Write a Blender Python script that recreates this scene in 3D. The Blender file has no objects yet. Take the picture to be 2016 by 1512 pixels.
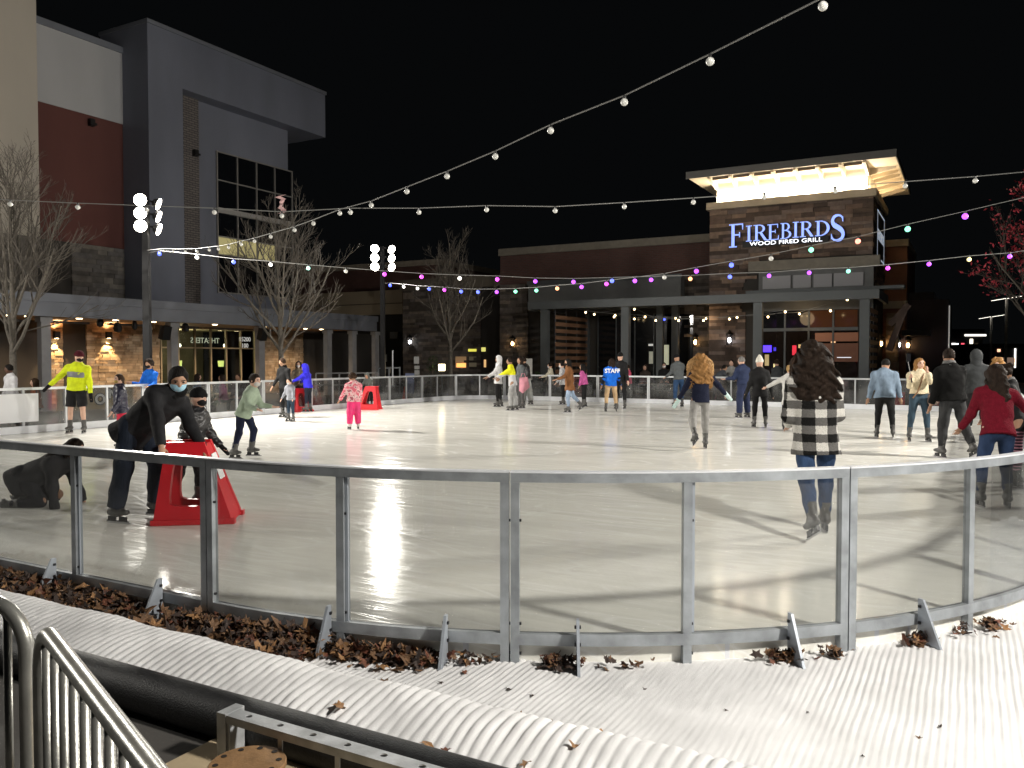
import bpy, math, random
import numpy as np
from mathutils import Vector, Matrix
random.seed(7)
rng = np.random.default_rng(7)
SC = bpy.context.scene
COL = SC.collection
PI = math.pi
R = math.radians

# ------------------------------------------------------------------ camera, night sky, exposure
CAM_H, FPX, HOR = 1.636, 1631.0, 705.7
PITCH = math.atan((756 - HOR) / FPX)
cam = bpy.data.cameras.new('camera')
cam.sensor_width = 36.0
cam.lens = 36.0 * FPX / 2016
cam.clip_start = 0.05
cam.clip_end = 2000
camo = bpy.data.objects.new('camera', cam)
COL.objects.link(camo)
camo.location = (0, 0, CAM_H)
camo.rotation_euler = (PI / 2 - PITCH, 0, 0)
SC.camera = camo

world = bpy.data.worlds.new('World')
SC.world = world
world.use_nodes = True
wbg = world.node_tree.nodes['Background']
wbg.inputs[0].default_value = (0.62, 0.7, 0.78, 1)      # dark town-lit night sky
wbg.inputs[1].default_value = 0.0034

SC.view_settings.view_transform = 'Standard'
SC.view_settings.look = 'None'
SC.view_settings.gamma = 1.0
SC.view_settings.exposure = 0.0
cy = SC.cycles
cy.use_denoising = True
cy.max_bounces = 7
cy.diffuse_bounces = 3
cy.glossy_bounces = 3
cy.transmission_bounces = 4
cy.transparent_max_bounces = 32
cy.sample_clamp_indirect = 4.0
cy.sample_clamp_direct = 0.0
cy.caustics_reflective = False
cy.caustics_refractive = False
cy.use_light_tree = True

FLOOD = 6000.0           # watts of each floodlight head group on the poles

# ------------------------------------------------------------------ frames: everything on the plaza is square to one axis
ANG = -0.505
CA, SA = math.cos(ANG), math.sin(ANG)
def w2uv(x, y): return (x * CA + y * SA, -x * SA + y * CA)
def uv2w(u, v): return (u * CA - v * SA, u * SA + v * CA)
FW = Vector((0, math.cos(PITCH), -math.sin(PITCH)))
UPV = Vector((0, math.sin(PITCH), math.cos(PITCH)))
def ray(px, py): return FW + Vector((1, 0, 0)) * ((px - 1008) / FPX) + UPV * ((756 - py) / FPX)
def G(px, py, z=0.0):
    d = ray(px, py); t = (z - CAM_H) / d.z
    return Vector((0, 0, CAM_H)) + d * t
def at(px, py, Y):
    d = ray(px, py); t = Y / d.y
    return Vector((0, 0, CAM_H)) + d * t
def onU(px, py, U):
    d = ray(px, py); du, dv = w2uv(d.x, d.y); t = U / du
    return (dv * t, CAM_H + d.z * t)          # (V, z)
def onV(px, py, V):
    d = ray(px, py); du, dv = w2uv(d.x, d.y); t = V / dv
    return (du * t, CAM_H + d.z * t)          # (U, z)

# ------------------------------------------------------------------ materials
MATS = {}
def pm(name, col, rough=0.6, metal=0.0, var=0.0, vs=4.0, bump=0.0, bs=40.0, spec=0.5, emit=0.0, ecol=None, stretch=None, nolamp=True, coord='Object', var2=None):
    if name in MATS: return MATS[name]
    m = bpy.data.materials.new(name); m.use_nodes = True
    nt = m.node_tree; b = nt.nodes['Principled BSDF']
    b.inputs['Base Color'].default_value = (*col, 1)
    b.inputs['Roughness'].default_value = rough
    b.inputs['Metallic'].default_value = metal
    b.inputs['Specular IOR Level'].default_value = spec
    if var or bump:
        tc = nt.nodes.new('ShaderNodeTexCoord'); src = tc.outputs[coord]
        if stretch:
            mp = nt.nodes.new('ShaderNodeMapping'); mp.inputs['Scale'].default_value = stretch
            nt.links.new(src, mp.inputs[0]); src = mp.outputs[0]
        if var:
            n = nt.nodes.new('ShaderNodeTexNoise'); n.inputs['Scale'].default_value = vs; n.inputs['Detail'].default_value = 5
            nt.links.new(src, n.inputs['Vector'])
            cr = nt.nodes.new('ShaderNodeValToRGB')
            cr.color_ramp.elements[0].position = 0.3; cr.color_ramp.elements[1].position = 0.72
            lo = var2 if var2 else tuple(c * (1 - var) for c in col)
            cr.color_ramp.elements[0].color = (*lo, 1)
            cr.color_ramp.elements[1].color = (*[min(1, c * (1 + var * 0.6)) for c in col], 1)
            nt.links.new(n.outputs['Fac'], cr.inputs[0]); nt.links.new(cr.outputs[0], b.inputs['Base Color'])
        if bump:
            n2 = nt.nodes.new('ShaderNodeTexNoise'); n2.inputs['Scale'].default_value = bs; n2.inputs['Detail'].default_value = 4
            nt.links.new(src, n2.inputs['Vector'])
            bp = nt.nodes.new('ShaderNodeBump'); bp.inputs['Strength'].default_value = bump; bp.inputs['Distance'].default_value = 0.02
            nt.links.new(n2.outputs['Fac'], bp.inputs['Height']); nt.links.new(bp.outputs[0], b.inputs['Normal'])
    if emit:
        b.inputs['Emission Color'].default_value = (*(ecol or col), 1)
        b.inputs['Emission Strength'].default_value = emit
        if nolamp: m.cycles.emission_sampling = 'NONE'
    MATS[name] = m
    return m

def glow(name, col, s, lamp=False):
    return pm(name, col, 0.5, emit=s, ecol=col, nolamp=not lamp)

def glass_mat(name, tint, refl=0.06, haze=0.0, rough=0.02, hazecol=(.8, .8, .8)):
    if name in MATS: return MATS[name]
    m = bpy.data.materials.new(name); m.use_nodes = True; nt = m.node_tree; nt.nodes.clear()
    out = nt.nodes.new('ShaderNodeOutputMaterial')
    tr = nt.nodes.new('ShaderNodeBsdfTransparent'); tr.inputs[0].default_value = (*tint, 1)
    gl = nt.nodes.new('ShaderNodeBsdfGlossy'); gl.inputs['Roughness'].default_value = rough; gl.inputs[0].default_value = (.9, .93, .95, 1)
    fr = nt.nodes.new('ShaderNodeLayerWeight'); fr.inputs['Blend'].default_value = 0.12
    mul = nt.nodes.new('ShaderNodeMath'); mul.operation = 'MULTIPLY_ADD'; mul.inputs[1].default_value = 0.5; mul.inputs[2].default_value = refl
    nt.links.new(fr.outputs['Fresnel'], mul.inputs[0])
    mx = nt.nodes.new('ShaderNodeMixShader'); nt.links.new(mul.outputs[0], mx.inputs[0])
    src = tr
    if haze:
        df = nt.nodes.new('ShaderNodeBsdfDiffuse'); df.inputs[0].default_value = (*hazecol, 1)
        mh = nt.nodes.new('ShaderNodeMixShader')
        tc = nt.nodes.new('ShaderNodeTexCoord'); nz = nt.nodes.new('ShaderNodeTexNoise'); nz.inputs['Scale'].default_value = 1.7; nz.inputs['Detail'].default_value = 6
        nt.links.new(tc.outputs['Object'], nz.inputs['Vector'])
        ml = nt.nodes.new('ShaderNodeMapRange'); ml.inputs['From Min'].default_value = .42; ml.inputs['From Max'].default_value = .72; ml.inputs['To Min'].default_value = haze * .35; ml.inputs['To Max'].default_value = haze * 2.4
        nt.links.new(nz.outputs['Fac'], ml.inputs[0]); nt.links.new(ml.outputs[0], mh.inputs[0])
        nt.links.new(tr.outputs[0], mh.inputs[1]); nt.links.new(df.outputs[0], mh.inputs[2]); src = mh
    nt.links.new(src.outputs[0], mx.inputs[1]); nt.links.new(gl.outputs[0], mx.inputs[2])
    nt.links.new(mx.outputs[0], out.inputs[0])
    MATS[name] = m
    return m

def brick_mat(name, c1, c2, mortar, bw=0.21, bh=0.075, ms=0.012, bump=0.6, plane='UZ'):
    """brick courses far off: u along the wall, z up"""
    if name in MATS: return MATS[name]
    m = bpy.data.materials.new(name); m.use_nodes = True; nt = m.node_tree; b = nt.nodes['Principled BSDF']
    tc = nt.nodes.new('ShaderNodeTexCoord'); sx = nt.nodes.new('ShaderNodeSeparateXYZ'); cx = nt.nodes.new('ShaderNodeCombineXYZ')
    nt.links.new(tc.outputs['Object'], sx.inputs[0])
    ad = nt.nodes.new('ShaderNodeMath'); ad.operation = 'ADD'
    nt.links.new(sx.outputs[0], ad.inputs[0]); nt.links.new(sx.outputs[1], ad.inputs[1])
    nt.links.new(ad.outputs[0], cx.inputs[0]); nt.links.new(sx.outputs[2], cx.inputs[1])
    bt = nt.nodes.new('ShaderNodeTexBrick'); nt.links.new(cx.outputs[0], bt.inputs['Vector'])
    bt.inputs['Color1'].default_value = (*c1, 1); bt.inputs['Color2'].default_value = (*c2, 1); bt.inputs['Mortar'].default_value = (*mortar, 1)
    bt.inputs['Scale'].default_value = 1.0; bt.inputs['Mortar Size'].default_value = ms
    bt.inputs['Brick Width'].default_value = bw; bt.inputs['Row Height'].default_value = bh
    nt.links.new(bt.outputs['Color'], b.inputs['Base Color']); b.inputs['Roughness'].default_value = 0.85
    bp = nt.nodes.new('ShaderNodeBump'); bp.inputs['Strength'].default_value = bump; bp.inputs['Distance'].default_value = 0.01; bp.invert = True
    nt.links.new(bt.outputs['Fac'], bp.inputs['Height']); nt.links.new(bp.outputs[0], b.inputs['Normal'])
    MATS[name] = m
    return m

# ------------------------------------------------------------------ mesh building
OFF = {}
class MB:
    def __init__(s): s.v = []; s.f = []
    def add(s, vs, fs):
        o = len(s.v); s.v += [tuple(p) for p in vs]; s.f += [tuple(i + o for i in f) for f in fs]; return s
    def box(s, x0, x1, y0, y1, z0, z1):
        if x0 > x1: x0, x1 = x1, x0
        if y0 > y1: y0, y1 = y1, y0
        if z0 > z1: z0, z1 = z1, z0
        return s.add([(x0,y0,z0),(x1,y0,z0),(x1,y1,z0),(x0,y1,z0),(x0,y0,z1),(x1,y0,z1),(x1,y1,z1),(x0,y1,z1)],
                     [(0,3,2,1),(4,5,6,7),(0,1,5,4),(1,2,6,5),(2,3,7,6),(3,0,4,7)])
    def obox(s, c, ax, hs):
        c = Vector(c); a, b, d = [Vector(ax[i]) * hs[i] for i in range(3)]
        vs = [c + a*i + b*j + d*k for k in (-1,1) for j in (-1,1) for i in (-1,1)]
        return s.add(vs, [(0,2,3,1),(4,5,7,6),(0,1,5,4),(1,3,7,5),(3,2,6,7),(2,0,4,6)])
    def bar(s, p, q, w, h, up=(0,0,1)):
        p, q = Vector(p), Vector(q); d = q - p; L = d.length; d.normalize(); up = Vector(up)
        sd = d.cross(up)
        if sd.length < 1e-4: sd = d.cross(Vector((1,0,0)))
        sd.normalize(); u = sd.cross(d)
        return s.obox((p+q)/2, (d, sd, u), (L/2, w/2, h/2))
    def tube(s, pts, r, n=8, cap=True):
        pts = [Vector(p) for p in pts]; m = len(pts)
        rs = r if isinstance(r, (list, tuple)) else [r]*m
        prev = None; vs = []; fs = []
        for i, p in enumerate(pts):
            d = (pts[min(i+1, m-1)] - pts[max(i-1, 0)])
            if d.length < 1e-9: d = Vector((0,0,1))
            d.normalize()
            if prev is None:
                a = d.cross(Vector((0,0,1)))
                if a.length < 1e-3: a = d.cross(Vector((1,0,0)))
            else: a = prev - d * prev.dot(d)
            a.normalize(); prev = a; b = d.cross(a)
            for k in range(n):
                t = 2*PI*k/n; vs.append(p + (a*math.cos(t) + b*math.sin(t)) * rs[i])
        for i in range(m-1):
            for k in range(n):
                fs.append((i*n+k, i*n+(k+1)%n, (i+1)*n+(k+1)%n, (i+1)*n+k))
        if cap: fs.append(tuple(range(n-1,-1,-1))); fs.append(tuple((m-1)*n+k for k in range(n)))
        return s.add(vs, fs)
    def lathe(s, prof, n=16, c=(0,0,0)):
        vs = []; fs = []; m = len(prof)
        for (r, z) in prof:
            for k in range(n):
                t = 2*PI*k/n; vs.append((c[0]+r*math.cos(t), c[1]+r*math.sin(t), c[2]+z))
        for i in range(m-1):
            for k in range(n): fs.append((i*n+k, i*n+(k+1)%n, (i+1)*n+(k+1)%n, (i+1)*n+k))
        fs.append(tuple(range(n-1,-1,-1))); fs.append(tuple((m-1)*n+k for k in range(n)))
        return s.add(vs, fs)
    def prism(s, poly, ext):
        n = len(poly); e = Vector(ext); P = [Vector(p) for p in poly]
        return s.add(P + [p+e for p in P], [tuple(range(n-1,-1,-1)), tuple(range(n, 2*n))] + [(i,(i+1)%n,n+(i+1)%n,n+i) for i in range(n)])
    def ring_prism(s, outer, inner, ext):
        n = len(outer); e = Vector(ext); O = [Vector(p) for p in outer]; I = [Vector(p) for p in inner]
        vs = O + I + [p+e for p in O] + [p+e for p in I]; fs = []
        for i in range(n):
            j = (i+1) % n
            fs += [(i, n+i, n+j, j), (2*n+i, 2*n+j, 3*n+j, 3*n+i), (i, j, 2*n+j, 2*n+i), (n+i, 3*n+i, 3*n+j, n+j)]
        return s.add(vs, fs)
    def sphere(s, c, r, n=10, m=7, sc=(1,1,1)):
        pr = []
        vs = []; fs = []
        for i in range(m+1):
            ph = PI*i/m
            for k in range(n):
                t = 2*PI*k/n; vs.append((c[0]+sc[0]*r*math.sin(ph)*math.cos(t), c[1]+sc[1]*r*math.sin(ph)*math.sin(t), c[2]-sc[2]*r*math.cos(ph)))
        for i in range(m):
            for k in range(n): fs.append((i*n+k, i*n+(k+1)%n, (i+1)*n+(k+1)%n, (i+1)*n+k))
        return s.add(vs, fs)
    def mesh(s, name, off=(0,0,0), smooth=False):
        me = bpy.data.meshes.new(name)
        v = np.array(s.v, dtype=float).reshape(-1, 3) - np.array(off)
        me.from_pydata(v.tolist(), [], s.f)
        if smooth: me.polygons.foreach_set('use_smooth', [True]*len(me.polygons))
        me.update()
        return me

def tag(o, label=None, cat=None, group=None, kind=None):
    if label: o['label'] = label
    if cat: o['category'] = cat
    if group: o['group'] = group
    if kind: o['kind'] = kind
    return o
def thing(name, label, cat, base=(0,0,0), rz=0.0, group=None):
    o = bpy.data.objects.new(name, None); COL.objects.link(o)
    o.empty_display_size = 0.2
    c, s_ = math.cos(rz), math.sin(rz)
    o.location = (base[0]*c - base[1]*s_, base[0]*s_ + base[1]*c, base[2]); o.rotation_euler = (0,0,rz)
    OFF[o.name] = tuple(base)
    return tag(o, label, cat, group)
def link(name, me, mat=None, parent=None, loc=(0,0,0), rot=(0,0,0)):
    if mat and not me.materials: me.materials.append(mat)
    o = bpy.data.objects.new(name, me); COL.objects.link(o)
    o.location = loc; o.rotation_euler = rot
    if parent: o.parent = parent
    return o
def part(mb, name, mat, parent, smooth=False, auto=None):
    off = OFF[parent.name]
    o = link(name, mb.mesh(name, off, smooth), mat, parent)
    OFF[o.name] = off
    return o
def islands(mb):
    n = len(mb.v); par = list(range(n))
    def fd(a):
        while par[a] != a: par[a] = par[par[a]]; a = par[a]
        return a
    for f in mb.f:
        for i in f[1:]: par[fd(i)] = fd(f[0])
    g = {}
    for f in mb.f: g.setdefault(fd(f[0]), []).append(f)
    out = []
    for fs in g.values():
        ids = sorted({i for f in fs for i in f}); mp = {j: k for k, j in enumerate(ids)}
        o = MB(); o.add([mb.v[i] for i in ids], [tuple(mp[i] for i in f) for f in fs]); out.append(o)
    return out
def parts(mb, name, mat, parent, smooth=False):
    return [part(q, name, mat, parent, smooth) for q in islands(mb)]
def part_multi(ms, name, mats, parent, seed=1):
    """many pieces joined, each piece with a random one of the materials"""
    rr = random.Random(seed); o = MB(); mi = []
    for _, m in ms:
        o.add(m.v, m.f); mi += [rr.randrange(len(mats))]*len(m.f)
    off = OFF[parent.name]; me = o.mesh(name, off)
    for q in mats: me.materials.append(q)
    me.polygons.foreach_set('material_index', mi)
    ob = link(name, me, None, parent); OFF[ob.name] = off; ob['kind'] = 'stuff'
    return ob
def inst(me, name, parent, pos, rot=(0,0,0), scale=None):
    off = OFF[parent.name]
    o = link(name, me, None, parent, (pos[0]-off[0], pos[1]-off[1], pos[2]-off[2]), rot)
    if scale: o.scale = scale
    OFF[o.name] = (0,0,0)
    return o
def top(mb, name, mat, label=None, cat=None, base=(0,0,0), rz=0.0, group=None, kind=None, smooth=False):
    o = link(name, mb.mesh(name, base, smooth), mat)
    c, s_ = math.cos(rz), math.sin(rz)
    o.location = (base[0]*c - base[1]*s_, base[0]*s_ + base[1]*c, base[2]); o.rotation_euler = (0,0,rz)
    OFF[o.name] = tuple(base)
    return tag(o, label, cat, group, kind)
def lamp(name, parent, pos, typ, power, col, radius=0.1, target=None, spot=None, blend=0.5):
    l = bpy.data.lights.new(name, typ); l.energy = power; l.color = col
    l.shadow_soft_size = radius
    if typ == 'SPOT': l.spot_size = spot; l.spot_blend = blend
    o = bpy.data.objects.new(name, l); COL.objects.link(o); o.parent = parent
    off = OFF[parent.name]; p = Vector(pos) - Vector(off)
    o.location = p
    if target is not None:
        d = Vector(target) - Vector(pos); o.rotation_euler = d.to_track_quat('-Z', 'Y').to_euler()
    return o
def text_mesh(txt, size, ext, name, align='CENTER', offset=0.0):
    cu = bpy.data.curves.new(name, 'FONT'); cu.body = txt; cu.size = size; cu.extrude = ext; cu.align_x = align; cu.offset = offset
    cu.resolution_u = 3
    o = bpy.data.objects.new(name, cu); COL.objects.link(o)
    dg = bpy.context.evaluated_depsgraph_get()
    me = bpy.data.meshes.new_from_object(o.evaluated_get(dg))
    bpy.data.objects.remove(o); bpy.data.curves.remove(cu); me.name = name
    return me
# ------------------------------------------------------------------ rink outline (rounded rectangle, square to the plaza)
U0, U1, V0, V1, RN, RF = -18.05, 0.78, 3.72, 28.87, 5.0, 2.2
ZR, ZG = 1.0, -0.12
def perimeter(step=0.02):
    P = []
    def seg(a, b):
        n = max(2, int(math.dist(a, b)/step))
        for i in range(n): t = i/n; P.append((a[0]+(b[0]-a[0])*t, a[1]+(b[1]-a[1])*t))
    def arc(c, r, a0, a1):
        n = max(2, int(r*abs(a1-a0)/step))
        for i in range(n): t = a0+(a1-a0)*i/n; P.append((c[0]+r*math.cos(t), c[1]+r*math.sin(t)))
    seg((U0+RN, V0), (U1-RN, V0)); arc((U1-RN, V0+RN), RN, -PI/2, 0)
    seg((U1, V0+RN), (U1, V1-RF)); arc((U1-RF, V1-RF), RF, 0, PI/2)
    seg((U1-RF, V1), (U0+RF, V1)); arc((U0+RF, V1-RF), RF, PI/2, PI)
    seg((U0, V1-RF), (U0, V0+RN)); arc((U0+RN, V0+RN), RN, PI, 1.5*PI)
    return np.array(P)
PER = perimeter()
_d = np.linalg.norm(np.roll(PER, -1, 0) - PER, axis=1)
PS = np.concatenate([[0], np.cumsum(_d)]); PL = PS[-1]
def per(s):
    s = s % PL
    i = min(int(np.searchsorted(PS, s, 'right'))-1, len(PER)-1)
    a = PER[i]; b = PER[(i+1) % len(PER)]; t = (s-PS[i])/max(_d[i], 1e-9)
    p = a+(b-a)*t; d = PER[(i+2) % len(PER)]-PER[i-1]; d = d/np.linalg.norm(d)
    return p, np.array((d[1], -d[0]))            # point, outward normal
def s_near(px):
    best = None
    for s in np.arange(0, 14, 0.02):
        for ss in (s, PL - s):
            p, n = per(ss)
            if p[1] > 9.5 or p[0] < -11: continue
            x, y = uv2w(*p)
            if y < 1: continue
            e = abs(1008+FPX*x/y - px)
            if best is None or e < best[0]: best = (e, ss if ss < PL/2 else ss-PL)
    return best[1]

# ------------------------------------------------------------------ the setting
mb = MB(); mb.add([(-900,-300,-0.125),(900,-300,-0.125),(900,1200,-0.125),(-900,1200,-0.125)], [(0,1,2,3)])
top(mb, 'ground', pm('plaza_paving', (.085,.08,.075), .75, var=.35, vs=.6, bump=.15, bs=30), kind='structure')

def ice_material():
    m = bpy.data.materials.new('ice'); m.use_nodes = True; nt = m.node_tree; b = nt.nodes['Principled BSDF']
    N = nt.nodes.new; Lk = nt.links.new
    tc = N('ShaderNodeTexCoord')
    def noise(scale, rot=0.0, sv=(1,1,1), det=6, rough=.55, dist=0.0):
        mp = N('ShaderNodeMapping'); mp.inputs['Rotation'].default_value = (0,0,rot); mp.inputs['Scale'].default_value = sv
        Lk(tc.outputs['Object'], mp.inputs[0])
        n = N('ShaderNodeTexNoise'); n.inputs['Scale'].default_value = scale; n.inputs['Detail'].default_value = det; n.inputs['Roughness'].default_value = rough; n.inputs['Distortion'].default_value = dist
        Lk(mp.outputs[0], n.inputs['Vector']); return n.outputs['Fac']
    def math_(op, a, bb, c=None):
        x = N('ShaderNodeMath'); x.operation = op
        for i, q in enumerate((a, bb, c)):
            if q is None: continue
            if isinstance(q, (int, float)): x.inputs[i].default_value = q
            else: Lk(q, x.inputs[i])
        return x.outputs[0]
    def ramp(f, p0, p1):
        r = N('ShaderNodeMapRange'); r.inputs['From Min'].default_value = p0; r.inputs['From Max'].default_value = p1; r.clamp = True
        Lk(f, r.inputs['Value']); return r.outputs[0]
    big = ramp(noise(.35, .3, (1,2.2,1), 5), .35, .68)
    st1 = ramp(noise(1.2, .45, (.35,5,1), 7, .62, .4), .42, .66)
    st2 = ramp(noise(1.6, -.35, (.3,6,1), 7, .62, .5), .44, .68)
    def scratch(rot, sc, off):
        mp = N('ShaderNodeMapping'); mp.inputs['Rotation'].default_value = (0,0,rot); mp.inputs['Scale'].default_value = (.16, 1.0, 1); mp.inputs['Location'].default_value = (off,off*.7,0)
        Lk(tc.outputs['Object'], mp.inputs[0])
        nz = N('ShaderNodeTexNoise'); nz.inputs['Scale'].default_value = .5; nz.inputs['Detail'].default_value = 2
        Lk(mp.outputs[0], nz.inputs['Vector'])
        mixv = N('ShaderNodeVectorMath'); mixv.operation = 'MULTIPLY_ADD'; mixv.inputs[1].default_value = (.9,.9,0)
        Lk(nz.outputs['Color'], mixv.inputs[0]); Lk(mp.outputs[0], mixv.inputs[2])
        v = N('ShaderNodeTexVoronoi'); v.feature = 'DISTANCE_TO_EDGE'; v.inputs['Scale'].default_value = sc
        Lk(mixv.outputs[0], v.inputs['Vector'])
        return ramp(v.outputs['Distance'], .022, .0)
    scr = math_('MAXIMUM', scratch(.2, 2.2, 0), math_('MAXIMUM', math_('MAXIMUM', scratch(1.1, 1.9, 5), scratch(2.2, 3.4, 17)), scratch(-.7, 2.6, 11)))
    gate = ramp(noise(.8, 0, (1,1,1), 3), .34, .56)
    scr = math_('MULTIPLY', scr, gate)
    dark = math_('MULTIPLY', math_('MAXIMUM', st1, st2), math_('MULTIPLY_ADD', big, .6, .4))
    mix = N('ShaderNodeMix'); mix.data_type = 'RGBA'
    mix.inputs['A'].default_value = (.85,.84,.78,1); mix.inputs['B'].default_value = (.735,.725,.67,1)
    Lk(dark, mix.inputs['Factor'])
    mix2 = N('ShaderNodeMix'); mix2.data_type = 'RGBA'; mix2.inputs['B'].default_value = (.9,.9,.87,1)
    Lk(math_('MULTIPLY', scr, .85), mix2.inputs['Factor']); Lk(mix.outputs['Result'], mix2.inputs['A'])
    Lk(mix2.outputs['Result'], b.inputs['Base Color'])
    rr = math_('MULTIPLY_ADD', math_('SUBTRACT', 1.0, dark), .07, .085)
    rr = math_('ADD', rr, math_('MULTIPLY', scr, .12)); Lk(rr, b.inputs['Roughness'])
    b.inputs['IOR'].default_value = 1.31; b.inputs['Specular IOR Level'].default_value = .085
    hgt = math_('ADD', math_('MULTIPLY', noise(9, .2, (.35,2.0,1), 7), .6), math_('MULTIPLY', scr, -.5))
    bp = N('ShaderNodeBump'); bp.inputs['Strength'].default_value = .11; bp.inputs['Distance'].default_value = .01
    Lk(hgt, bp.inputs['Height']); Lk(bp.outputs[0], b.inputs['Normal'])
    return m
ICE = ice_material()
ipts = [per(s)[0] for s in np.linspace(0, PL, 260, endpoint=False)]
cu_, cv_ = (U0+U1)/2, (V0+V1)/2
mb = MB(); n_ = len(ipts)
mb.add([(p[0],p[1],0.0) for p in ipts] + [(p[0],p[1],-.1) for p in ipts], [tuple(range(n_))] + [(i, n_+i, n_+(i+1)%n_, (i+1)%n_) for i in range(n_)])
top(mb, 'ice', ICE, rz=ANG, kind='structure')

# ------------------------------------------------------------------ fence of clear panels in grey steel frames
STEEL = pm('galvanised_steel', (.39,.42,.45), .45, .4, var=.32, vs=7, bump=.06, bs=60)
STEEL2 = pm('galvanised_angle', (.43,.47,.53), .45, .4, var=.15, vs=7)
ALU = pm('dull_aluminium', (.55,.57,.59), .4, .45, var=.12, vs=5)
KICK = pm('white_kick_board', (.74,.76,.80), .35, var=.1, vs=3)
CAPRAIL = pm('pale_cap_strip', (.72,.74,.78), .3, var=.08, vs=5)
PANE = glass_mat('scuffed_acrylic', (.835,.84,.835), .025, .035, .03)
PANEFAR = glass_mat('far_acrylic', (.72,.72,.72), .04, .05, .05)
BOLT = pm('dark_bolt', (.05,.05,.055), .4, .8)

def strip(s0, s1, o0, o1, z0, z1, n):
    """curved bar along the outline between offsets o0..o1 (outward)"""
    m = MB(); ring = []
    for i in range(n+1):
        p, nn = per(s0+(s1-s0)*i/n)
        a = p+nn*o0; b = p+nn*o1
        ring.append([(a[0],a[1],z0),(b[0],b[1],z0),(b[0],b[1],z1),(a[0],a[1],z1)])
    vs = [q for r in ring for q in r]; fs = [(0,1,2,3),(4*n+3,4*n+2,4*n+1,4*n)]
    for i in range(n):
        for k in range(4): fs.append((4*i+k, 4*(i+1)+k, 4*(i+1)+(k+1)%4, 4*i+(k+1)%4))
    m.add(vs, fs); return m
def post_box(s, w, o0, o1, z0, z1):
    p, nn = per(s); t = np.array((-nn[1], nn[0])); c = p+nn*(o0+o1)/2
    m = MB(); m.obox((c[0],c[1],(z0+z1)/2), ((t[0],t[1],0),(nn[0],nn[1],0),(0,0,1)), (w/2, abs(o1-o0)/2, (z1-z0)/2)); return m
def gusset(s, z1=0.175, out=0.235):
    p, nn = per(s); t = np.array((-nn[1], nn[0])); th = .008
    a = p+nn*.058; b = p+nn*out; m = MB()
    o = t*th
    prof = [(a, ZG+.004), (b, ZG+.004), (a+nn*.035, z1), (a, z1)]
    m.prism([(q[0]-o[0],q[1]-o[1],z) for q, z in prof], (2*o[0],2*o[1],0))
    return m
def panel(s0, s1, label, near, group, gus=()):
    pb, _ = per((s0+s1)/2)
    t = thing('fence_panel', label, 'fence panel', (pb[0],pb[1],ZG), ANG, group)
    g = .004; n = 8 if near else 3
    a, b = s0+g, s1-g
    sm = (a+b)/2; wP = .05
    kh = .012 if near else .16
    if near:
        part(strip(a, b, 0, .05, ZR-.062, ZR-.01, n), 'top_rail', STEEL, t)
        part(strip(a, b, -.012, .052, ZR-.0095, ZR, n), 'cap_strip', CAPRAIL, t)
        part(strip(a+wP, b-wP, 0, .05, .012, .076, n), 'bottom_rail', STEEL, t)
        part(strip(a, b, -.012, -.002, ZG+.002, .012, n), 'kick_board', KICK, t)
    else:
        part(strip(a, b, -.02, .05, ZR-.055, ZR, n), 'top_rail', ALU, t)
        part(strip(a, b, -.03, .03, 0.002, kh, n), 'kick_board', KICK, t)
    for k, s in enumerate((a+wP/2, sm, b-wP/2)):
        pz1 = ZR-.0625 if near else ZR-.0555
        if k == 1 and near:
            # mid post stands between two bays
            part(post_box(s, wP, .0025, .0475, ZG, pz1), 'post', STEEL, t)
            part(post_box(s+wP/2+.011, .016, .004, .03, .078, pz1), 'angle_strip', STEEL2, t)
        else:
            part(post_box(s, wP if near else .045, .001, .049, ZG if near else kh, pz1), 'post', STEEL if near else ALU, t)
        if near:
            mbb = MB()
            for z in (.13, .72, -.04):
                p, nn = per(s+wP/2+.004); mbb.obox((p[0]+nn[0]*.03, p[1]+nn[1]*.03, z), ((-nn[1],nn[0],0),(nn[0],nn[1],0),(0,0,1)), (.007,.007,.007))
            parts(mbb, 'bolt', BOLT, t)
    for (q0, q1) in ((a+wP, sm-wP/2), (sm+wP/2, b-wP)):
        part(strip(q0, q1, .014, .020, .077 if near else kh+.001, ZR-.063 if near else ZR-.056, n), 'clear_pane', PANE if near else PANEFAR, t)
    for s in gus:
        o = part(gusset(s), 'support_bracket', STEEL2, t)
        mbb = MB(); p, nn = per(s)
        for z in (.13, .03):
            mbb.obox((p[0]+nn[0]*.074, p[1]+nn[1]*.074, z), ((-nn[1],nn[0],0),(nn[0],nn[1],0),(0,0,1)), (.018,.008,.008))
        parts(mbb, 'bolt', BOLT, o)
    return t
sA, sB, sC = s_near(413), s_near(1003), s_near(1667)
PW = (sC-sA)/2
sM = s_near(152); PWL = 2*(sA-sM)
joints = {-2: sA-2*PWL, -1: sA-PWL, 0: sA, 1: sB, 2: sC, 3: sC+PW, 4: sC+2*PW}
gpx = [118, 328, 655, 885, 1135, 1545, 1800]
gs = [s_near(q) for q in gpx]
nlab = {-2: 'grey framed clear fence panel at the far left edge beyond the barrier', -1: 'grey framed clear fence panel in front of the crawling skater',
        0: 'grey framed clear fence panel just right of the red skating aid', 1: 'grey framed clear fence panel left of the plaid coat skater above two brackets',
        2: 'grey framed clear fence panel in front of the maroon sweater skater', 3: 'grey framed clear fence panel curving away at the right picture edge'}
for k in range(-2, 4):
    a, b = joints[k], joints[k+1]
    panel(a, b, nlab[k], True, 'near fence panels', [g for g in gs if a < g < b])
s = joints[4]; k = 0; FARP = []
end = PL + joints[-2]
NFAR = max(1, round((end-s)/PW)); pwf = (end-s)/NFAR
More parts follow.
